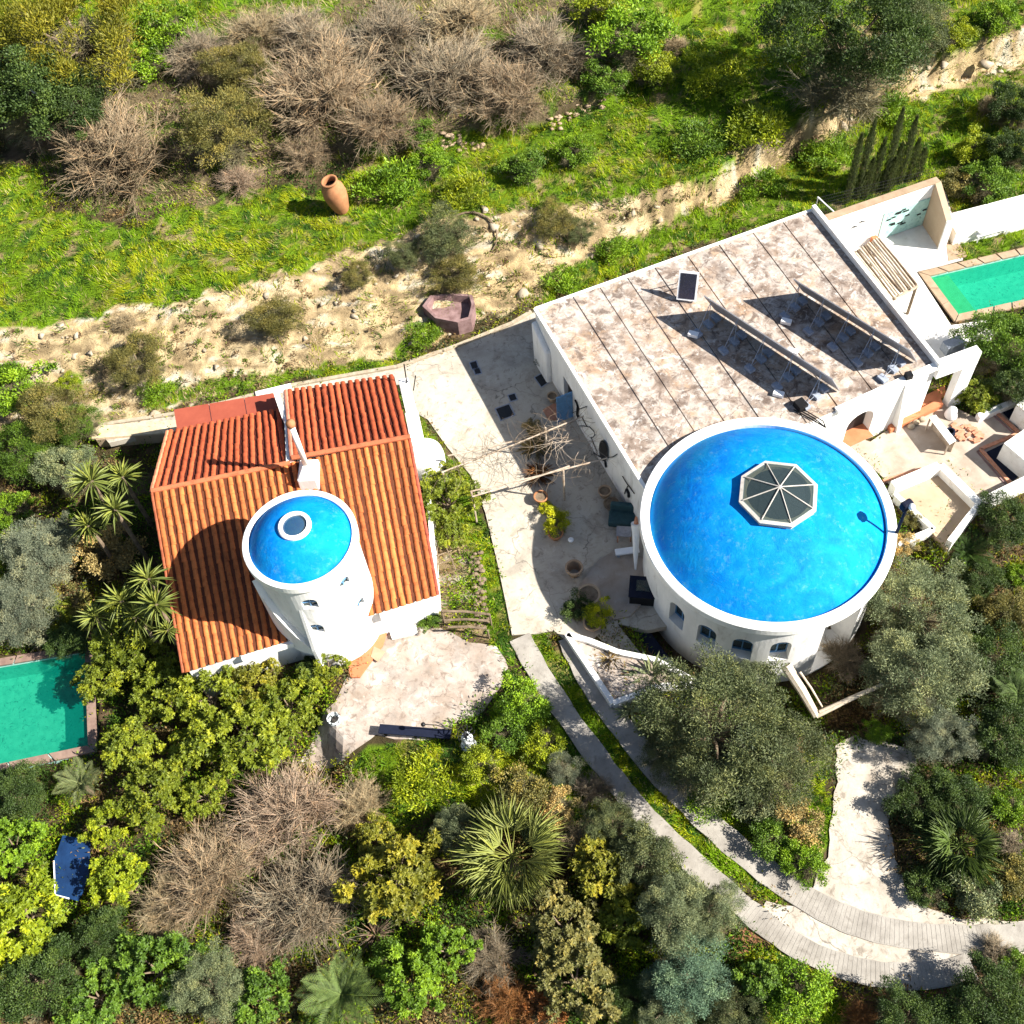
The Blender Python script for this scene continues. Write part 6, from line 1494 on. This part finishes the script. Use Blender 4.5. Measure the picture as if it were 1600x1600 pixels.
 ('bush', 1245, 1555, 54, 'brightgreen', 'bright yellow-green bush at the bottom below the driveway', 'bush'),
 ('loquat', 1190, 1530, 38, 'mid', 'green shrub between bluish tree and bright bottom bush', 'shrub'),
 # ---- garden between patio and strips
 ('bush', 818, 1105, 46, 'brightgreen', 'bright green bush right of the mosaic column', 'bush'),
 ('bush', 790, 1145, 36, 'mid', 'green bush between patio corner and driveway strip', 'bush'),
 ('bush', 850, 1160, 36, 'yellowgreen', 'yellow-green bush beside the left driveway strip', 'bush'),
 ('bush', 752, 1195, 34, 'yellowgreen', 'yellow-green bush in the lower garden below the column', 'bush'),
 ('weed', 660, 1220, 50, 'yellowgreen', 'yellow weeds under the navy bench', 'weeds'),
 ('fine', 880, 1200, 30, 'silver', 'pale grass clump in the garden by the driveway strip', 'shrub'),
 ('bush', 672, 968, 20, 'mid', 'small green bush at the foot of the cottage corner', 'bush'),
 ('loquat', 700, 785, 50, 'loquat', 'leafy vine bush hugging the right side of the cottage', 'bush'),
 ('loquat', 700, 748, 32, 'loquat', 'upper leafy part of vines below the white plaster oven', 'bush'),
 ('loquat', 705, 835, 32, 'loquat', 'lower leafy vines above the stick trellis', 'bush'),
 ('bush', 868, 818, 24, 'lime', 'vivid yellow-green bush in a pot in the mid courtyard', 'potted plant'),
 ('bush', 855, 796, 14, 'lime', 'small yellow sprig above the vivid potted bush', 'potted plant'),
 ('bush', 932, 962, 26, 'lime', 'vivid yellow bush in the planter at the courtyard end', 'potted plant'),
 ('bush', 900, 950, 26, 'dark', 'dark green bush in shade left of the yellow planter bush', 'bush'),
 ('dry', 836, 700, 36, 'tan', 'dry orange-brown climber at the pergola pole', 'dry plant'),
 ('dry', 842, 742, 34, 'rust', 'rust coloured dry potted plant in the courtyard row', 'dry plant'),
 ('bush', 832, 670, 16, 'tan', 'small tan leafy vine on the upper pergola pole', 'vine'),
 ('bush', 862, 555, 26, 'dark', 'dark climbing shrub at the near corner of the white house', 'shrub'),
 ('dry', 952, 1030, 32, 'tan', 'dry straw coloured grass clump in the triangular white bed', 'dry plant'),
 ('agave', 1016, 1056, 48, 'greygreen', 'spiky grey-green agave at the end of the triangular bed', 'agave'),
 ('agave', 985, 1110, 36, 'greygreen', 'spiky plant at the left foot of the big olive tree', 'agave'),
 # ---- big olives around the drum
 ('olive', 1120, 1140, 118, 'olive', 'large round olive tree below the big dome', 'olive tree'),
 ('olive', 1215, 1190, 84, 'olive', 'olive tree right of the large round one beside the driveway', 'olive tree'),
 ('olive', 1050, 1170, 56, 'olive', 'olive tree at the left of the large round olive by the strip', 'olive tree'),
 ('olive', 1170, 1075, 50, 'greygreen', 'pale olive tree touching the dome wall windows', 'olive tree'),
 ('olive', 1440, 960, 88, 'greygreen', 'tall pale olive tree right of the big dome', 'olive tree'),
 ('olive', 1440, 1060, 96, 'greygreen', 'broad grey olive tree lower right of the big dome', 'olive tree'),
 ('olive', 1470, 1150, 52, 'silver', 'pale drooping olive beside the driveway top', 'olive tree'),
 ('bare', 1320, 1035, 52, 'greybrown', 'dark bare shrub at the right foot of the drum', 'bare shrub'),
 ('bare', 1400, 1085, 40, 'greybrown', 'dry brown shrub at the end of the bleached trunks', 'bare shrub'),
 ('bush', 1372, 1145, 22, 'brightgreen', 'small bright green bush at the top of the driveway', 'bush'),
 ('bush', 1425, 812, 17, 'scrub', 'pale yellowish shrub in the small walled yard', 'shrub'),
 ('bush', 1412, 852, 24, 'tan', 'pale tan leaves hanging over the yard wall', 'shrub'),
 ('bush', 1205, 1310, 40, 'mid', 'green bush with blue tinge beside the right strip', 'bush'),
 ('bush', 1248, 1290, 40, 'tan', 'yellow-brown bush beside the driveway neck', 'bush'),
 ('bush', 1255, 1350, 40, 'brightgreen', 'bright green bush in the fork of driveway and strip', 'bush'),
 ('weed', 1110, 1250, 42, 'brightgreen', 'bright weeds between the olive tree and the right strip', 'weeds'),
 ('bush', 1180, 1270, 36, 'greygreen', 'greyish bush below the large round olive', 'bush'),
 # ---- right edge
 ('dense', 1570, 540, 62, 'mid', 'dark green tree right of the white yard', 'tree'),
 ('dense', 1590, 600, 44, 'dark', 'dark tree at the right edge above the annex', 'tree'),
 ('loquat', 1522, 615, 32, 'loquat', 'citrus bush with yellow-green leaves beside the arch pier', 'bush'),
 ('bush', 1545, 632, 20, 'brightgreen', 'small bright bush right of the citrus bush', 'bush'),
 ('dense', 1570, 815, 46, 'dark', 'dark shrub below the annex outer wall', 'shrub'),
 ('dense', 1530, 905, 36, 'dark', 'dark shrub right of the round cycad', 'shrub'),
 ('bush', 1596, 900, 24, 'brightgreen', 'bright green bush cut by the right edge below the annex', 'bush'),
 ('dense', 1580, 960, 44, 'scrub', 'brownish green shrub at the right edge', 'shrub'),
 ('dense', 1555, 1040, 60, 'dark', 'dark tree at the right edge beside the broad grey olive', 'tree'),
 ('dense', 1570, 1150, 54, 'dark', 'dark tree above the driveway palm at the right edge', 'tree'),
 ('bush', 1585, 1190, 26, 'brightgreen', 'bright green bush at the right edge above the dark palm', 'bush'),
 ('bush', 1575, 1265, 34, 'brightgreen', 'bright green leaves at the right edge beside the dark palm', 'bush'),
 ('dense', 1440, 1260, 50, 'dark', 'dark shrub at the upper left of the driveway palm', 'shrub'),
 ('dense', 1490, 1250, 50, 'dark', 'dark green shrub directly above the driveway palm', 'shrub'),
 ('bush', 1520, 1395, 42, 'greygreen', 'grey-green bush at the lower side of the driveway palm', 'bush'),
 ('bush', 1450, 1390, 36, 'dark', 'dark bush at the inner bend of the driveway', 'bush'),
 ('bush', 1575, 1370, 40, 'scrub', 'brown-green bush at the right edge above the driveway', 'bush'),
 ('bare', 1580, 1320, 36, 'greybrown', 'bare twigs at the right edge beside the palm', 'bare shrub'),
 ('bare', 1555, 1490, 40, 'greybrown', 'dry twiggy shrub where the driveway leaves the right edge', 'bare shrub'),
 ('dense', 1540, 1560, 60, 'dark', 'dark tree in the bottom right corner', 'tree'),
 ('dense', 1420, 1590, 50, 'dark', 'dark tree at the bottom edge below the driveway', 'tree'),
 ('bush', 1590, 1520, 34, 'mid', 'green bush at the right edge below the driveway', 'bush'),
 ('bare', 1340, 1590, 36, 'rust', 'rusty dry shrub at the bottom edge below the driveway', 'bare shrub'),
]
LOWP = {'dark shrub at the upper left of the driveway palm', 'dark green shrub directly above the driveway palm', 'dark bush at the inner bend of the driveway'}
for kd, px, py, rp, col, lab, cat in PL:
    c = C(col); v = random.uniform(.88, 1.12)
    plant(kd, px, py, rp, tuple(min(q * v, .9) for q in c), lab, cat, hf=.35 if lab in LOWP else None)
for px, py, rp, lab in ((143, 752, 34, 'upper left spiky yucca of the group beside the cottage'), (192, 746, 30, 'upper right spiky yucca of the group by the cottage wall'), (180, 797, 32, 'middle spiky yucca below the upper pair'), (138, 822, 28, 'lowest left yucca of the upper group over the silvery shrub'),
                        (232, 905, 32, 'topmost yucca of the lower cluster touching the roof shade'), (190, 940, 34, 'left yucca in the lower cluster near the cottage'), (245, 945, 34, 'right yucca in the lower cluster near the cottage'), (215, 965, 32, 'central yucca of the lower cluster above the loquat'), (150, 965, 28, 'yucca at the left end of the lower cluster'), (262, 985, 22, 'small yucca at the cottage eave below the lower cluster')):
    plant('yucca', px, py, rp * 1.1, C('yucca'), lab, 'yucca', 'yuccas beside the cottage', hf=4.0)
palm(800, 1338, 98, (.22, .24, .055), 'big fan palm with yellowish fronds in the lower centre', True, 38, 2.0, tilt=(-.2, 1.3))
palm(1500, 1322, 78, (.10, .15, .03), 'dark green fan palm in the driveway bend', True, 40, .8, tilt=(-.2, 1.3))
palm(1512, 866, 44, (.07, .13, .025), 'round dark green cycad below the annex wall', False, 34, .6, 'cycad')
palm(535, 1555, 66, (.17, .24, .07), 'green feathery palm at the bottom edge left of centre', False, 34, 1.4)
palm(1590, 1085, 44, (.13, .19, .06), 'spiky feather palm cut by the right edge', False, 26, 1.2)
palm(128, 1225, 40, (.20, .23, .10), 'pale fronded palm at the lower right corner of the left pool', False, 22, 1.2)
# columnar cypresses behind the white yard: narrow upright stems
cyp = [((1322, 318), (1362, 215)), ((1338, 312), (1392, 196)), ((1350, 310), (1372, 250)), ((1362, 302), (1408, 225)), ((1378, 298), (1446, 182)), ((1392, 292), (1430, 230)), ((1404, 288), (1474, 196)), ((1418, 284), (1462, 225)), ((1386, 300), (1418, 250)), ((1432, 280), (1472, 240))]
def column_mesh(seed):
    r = np.random.default_rng(seed); n = 1500; z = r.uniform(0, 1, n) ** .9; a = r.uniform(0, 6.28, n); rad = .5 * np.minimum(1, (1 - z) * 4) * np.minimum(1, .6 + z * 3) * r.uniform(.4, 1.5, n)
    P = np.stack([rad * np.cos(a), rad * np.sin(a), z * 8], -1); D = unit(np.stack([np.cos(a) * .5, np.sin(a) * .5, np.full(n, 1.)], -1) + .25 * r.standard_normal((n, 3)))
    V, F, T = leaves(P, D, np.stack([np.cos(a), np.sin(a), 0 * a], -1), .5 * r.uniform(.6, 1.3, n), .16, np.clip(r.normal(.5, .2, n), 0, 1)); return np_mesh('column_crown', V, F, M['leaf'], tone=T)
CM = [column_mesh(s) for s in (3, 4)]
labs = ['leftmost tall columnar cypress behind the shower wall', 'second tall columnar cypress from the left behind the wall', 'short columnar cypress between the two left tall ones', 'middling columnar cypress left of the tallest one', 'tallest columnar cypress behind the white shower wall', 'columnar cypress just right below the tallest one', 'tall slanting looking cypress second from the right', 'middling cypress near the right end of the cypress row', 'short columnar cypress in front of the tallest one', 'rightmost short cypress at the end of the row']
for i, (b, tp) in enumerate(cyp):
    p = gt(*b); zs_ = np.arange(.5, 9, .05); q = np.array([to_px(p + [0, 0, z]) for z in zs_]); h = zs_[np.argmin(np.linalg.norm(q - tp, axis=1))]
    t = thing('columnar_cypress', labs[i], 'cypress', tuple(p), 0, 'columnar cypresses behind the white yard'); o = link_mesh('crown', CM[i % 2], t, (.12, .145, .05)); o.scale = (.30, .30, h / 8)
    bm = bmesh.new(); tube(bm, [(0, 0, -.2), (0, 0, h * .8)], .05, 5, .02); build('trunk', bm, M['bark'], t, local=True)
# blue-grey agave in the white yard
plant('agave', 1534, 520, 26, C('silver'), 'pale blue agave by the tip of the white yard floor', 'agave')

# ------------------------------------------------------------------ grass and litter
r = np.random.default_rng(77)
n = 760000
px = r.uniform(-30, 1630, n); py = r.uniform(-30, 1630, n)
# pixel -> terrain, vectorised
def gtv(px, py):
    w = np.stack([px - 800, -(py - 800), np.full(len(px), -FPX)], -1) @ RW.T; z = np.zeros(len(px))
    for _ in range(7):
        t = (CAM_H - z) / (-w[:, 2]); x = w[:, 0] * t + CAM[0]; y = w[:, 1] * t + CAM[1]; z = .4 * z + .6 * H(x, y)
    return x, y, z
x, y, z = gtv(px, py)
qx, qy, gm, bank, thick = zone_masks(x, y, z)
bare = (fbm(x + 7, y + 3, .8, 4) > .70) & (qy < 420)
den = fbm(x + 3, y + 70, .9, 3)
lowlitter = (~gm) & (~bank) & (py > 500)
keep = (gm & ~bare & (r.random(n) < np.clip(den * 2.4, 0, 1))) | ((gm & bare) & (r.random(n) < .10)) | (bank & (r.random(n) < .02 + .45 * (den > .56))) | (thick & ~gm & (r.random(n) < .55)) | (lowlitter & (r.random(n) < .16))
court_w = [p[:2] for p in W(COURT)]; pat = [gt(a, b)[:2] for a, b in [(520, 1100), (605, 984), (690, 985), (775, 1012), (797, 1045), (778, 1078), (716, 1128), (640, 1158), (500, 1205), (475, 1190)]]
drv = [gt(a, b)[:2] for a, b in [(1305, 1165), (1400, 1165), (1432, 1180), (1390, 1290), (1412, 1385), (1500, 1436), (1700, 1436), (1700, 1490), (1480, 1520), (1400, 1545), (1240, 1490), (1190, 1430), (1262, 1398), (1303, 1270)]]
for P in (court_w, pat, drv, [p[:2] for p in W(YARD)], [p[:2] for p in W(TER)]): keep &= ~inpoly(x, y, P)
for rb in (r1, r2):
    X, Y = rb[1], rb[2]; d2 = np.full(n, 9.)
    for i in range(0, len(X), 2): d2 = np.minimum(d2, (x - X[i]) ** 2 + (y - Y[i]) ** 2)
    keep &= d2 > .47 ** 2
for P in (POOL_A, POOL_B): keep &= pdist(x, y, P) < -.45
house_foot = [g(836, 483, hz)[:2], g(1270, 328, hz)[:2], g(1464, 571, hz)[:2], g(1300, 700, 0)[:2], g(1000, 800, 0)[:2]]
keep &= ~inpoly(x, y, house_foot) & (np.hypot(x - CB[0], y - CB[1]) > RBG) & ~inpoly(x, y, [a_[:2], b_[:2], FRc[:2], FLc[:2]])
x, y, z, gm, bank, thick, qy = x[keep], y[keep], z[keep], gm[keep], bank[keep], thick[keep], qy[keep]; m = len(x)
x = x + r.normal(0, .04, m); y = y + r.normal(0, .04, m)
hN = fbm(x, y, 1.2, 3); cN = fbm(x + 33, y - 12, 2.8, 4); fN = fbm(x - 8, y + 21, .55, 2)
Ln = (.14 + .34 * hN * r.uniform(.5, 1.2, m)) * np.where(qy < 560, 1.15, .8); lean = 1.1 + 2.2 * (fbm(x + 5, y, 1.1, 2) - .5)
az = 6.28 * fbm(x + 100, y, 1.6, 2) * 2 + r.normal(0, .9, m)
D = unit(np.stack([np.cos(az) * lean, np.sin(az) * lean, np.full(m, 1.0)], -1) + .25 * r.standard_normal((m, 3)))
green = np.array([.165, .29, .008]); yel = np.array([.33, .36, .012]); drk = np.array([.05, .115, .015]); dry = np.array([.46, .38, .17])
t = np.clip((cN - .33) * 2.8, 0, 1)[:, None]; colr = green * (1 - t) + yel * t
colr = np.where((fN > .58)[:, None], drk, colr); u = r.random(m)[:, None]
colr = np.where(u < .07, dry, colr); colr = np.where((bank | thick)[:, None] & (u < .5), np.array([.40, .31, .17]), colr)
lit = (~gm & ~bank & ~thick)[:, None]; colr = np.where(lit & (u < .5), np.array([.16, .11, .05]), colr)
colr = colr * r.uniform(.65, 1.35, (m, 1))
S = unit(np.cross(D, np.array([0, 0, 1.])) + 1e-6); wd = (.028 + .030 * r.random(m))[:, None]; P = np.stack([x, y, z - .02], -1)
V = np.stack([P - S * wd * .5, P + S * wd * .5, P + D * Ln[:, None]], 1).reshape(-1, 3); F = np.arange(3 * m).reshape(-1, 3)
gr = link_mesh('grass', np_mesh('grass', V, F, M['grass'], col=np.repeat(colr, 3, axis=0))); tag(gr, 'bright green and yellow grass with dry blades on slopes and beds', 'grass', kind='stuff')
# ------------------------------------------------------------------ undergrowth: low leafy clumps under the trees and in the meadows
n = 42000; px = r.uniform(-150, 1750, n); py = r.uniform(-60, 1740, n); x, y, z = gtv(px, py)
qx, qy, gm, bank, thick = zone_masks(x, y, z); low_ = (~gm) & (~bank) & (~thick)
den = fbm(x - 40, y + 7, 1.6, 3)
keep = (low_ & (r.random(n) < np.clip(den * 2.2 - .25, .1, 1))) | (gm & (r.random(n) < .22)) | (bank & (r.random(n) < .05 + .4 * (den > .58))) | (thick & (r.random(n) < .4))
for P in (court_w, pat, drv, [p[:2] for p in W(YARD)], [p[:2] for p in W(TER)], house_foot): keep &= ~inpoly(x, y, P)
keep &= (np.hypot(x - CB[0], y - CB[1]) > RBG + .3) & (pdist(x, y, [a_[:2], b_[:2], FRc[:2], FLc[:2]]) < -.4)
for rb in (r1, r2):
    X, Y = rb[1], rb[2]; d2 = np.full(n, 9.)
    for i in range(0, len(X), 2): d2 = np.minimum(d2, (x - X[i]) ** 2 + (y - Y[i]) ** 2)
    keep &= d2 > .62 ** 2
for P in (POOL_A, POOL_B): keep &= pdist(x, y, P) < -.6
x, y, z, gm, bank, thick = x[keep], y[keep], z[keep], gm[keep], bank[keep], thick[keep]; m = len(x); k_ = 26
rad = (r.uniform(.14, .46, m) + .55 * (r.random(m) < .22) * (~bank) * (~gm)) * np.where(bank, .6, 1) * np.where(gm, .75, 1); ci = np.repeat(np.arange(m), k_); nn_ = m * k_
d = unit(r.standard_normal((nn_, 3))); d[:, 2] = np.abs(d[:, 2]); P = np.stack([x, y, z], -1)[ci] + d * (rad[ci] * r.uniform(.2, 1, nn_))[:, None] * [1, 1, .8]
D = unit(d + .6 * r.standard_normal((nn_, 3)) + [0, 0, .4]); cN = fbm(x + 13, y - 9, 2.0, 3); u = r.random(m)
pal = np.array([[.045, .085, .016], [.09, .17, .012], [.16, .26, .010], [.22, .24, .012], [.10, .12, .05], [.20, .13, .055]])
pi = np.clip((cN * 2.2 - .6 + .45 * (u - .5)) * 6, 0, 5).astype(int); pi = np.where(gm, np.clip(pi, 1, 3), pi)
cc_ = pal[pi] * 1.15; cc_ = np.where((thick | bank)[:, None], np.where((u < .6)[:, None], np.array([.12, .17, .025]), np.array([.26, .18, .10])), cc_)
V, F, T = leaves(P, D, unit(d + .5 * r.standard_normal((nn_, 3)) + [0, 0, .5]), r.uniform(.10, .22, nn_), r.uniform(.03, .075, nn_), np.zeros(nn_), .2, .1)
uc = link_mesh('undergrowth', np_mesh('undergrowth', V, F, M['grass'], col=np.repeat(cc_[ci] * r.uniform(.55, 1.5, (nn_, 1)), 4, axis=0))); tag(uc, 'low leafy undergrowth in dark and light greens between the trees', 'undergrowth', kind='stuff')
print('grass blades', m, 'objects', len(bpy.data.objects), 'tris', sum(len(me.polygons) for me in bpy.data.meshes))
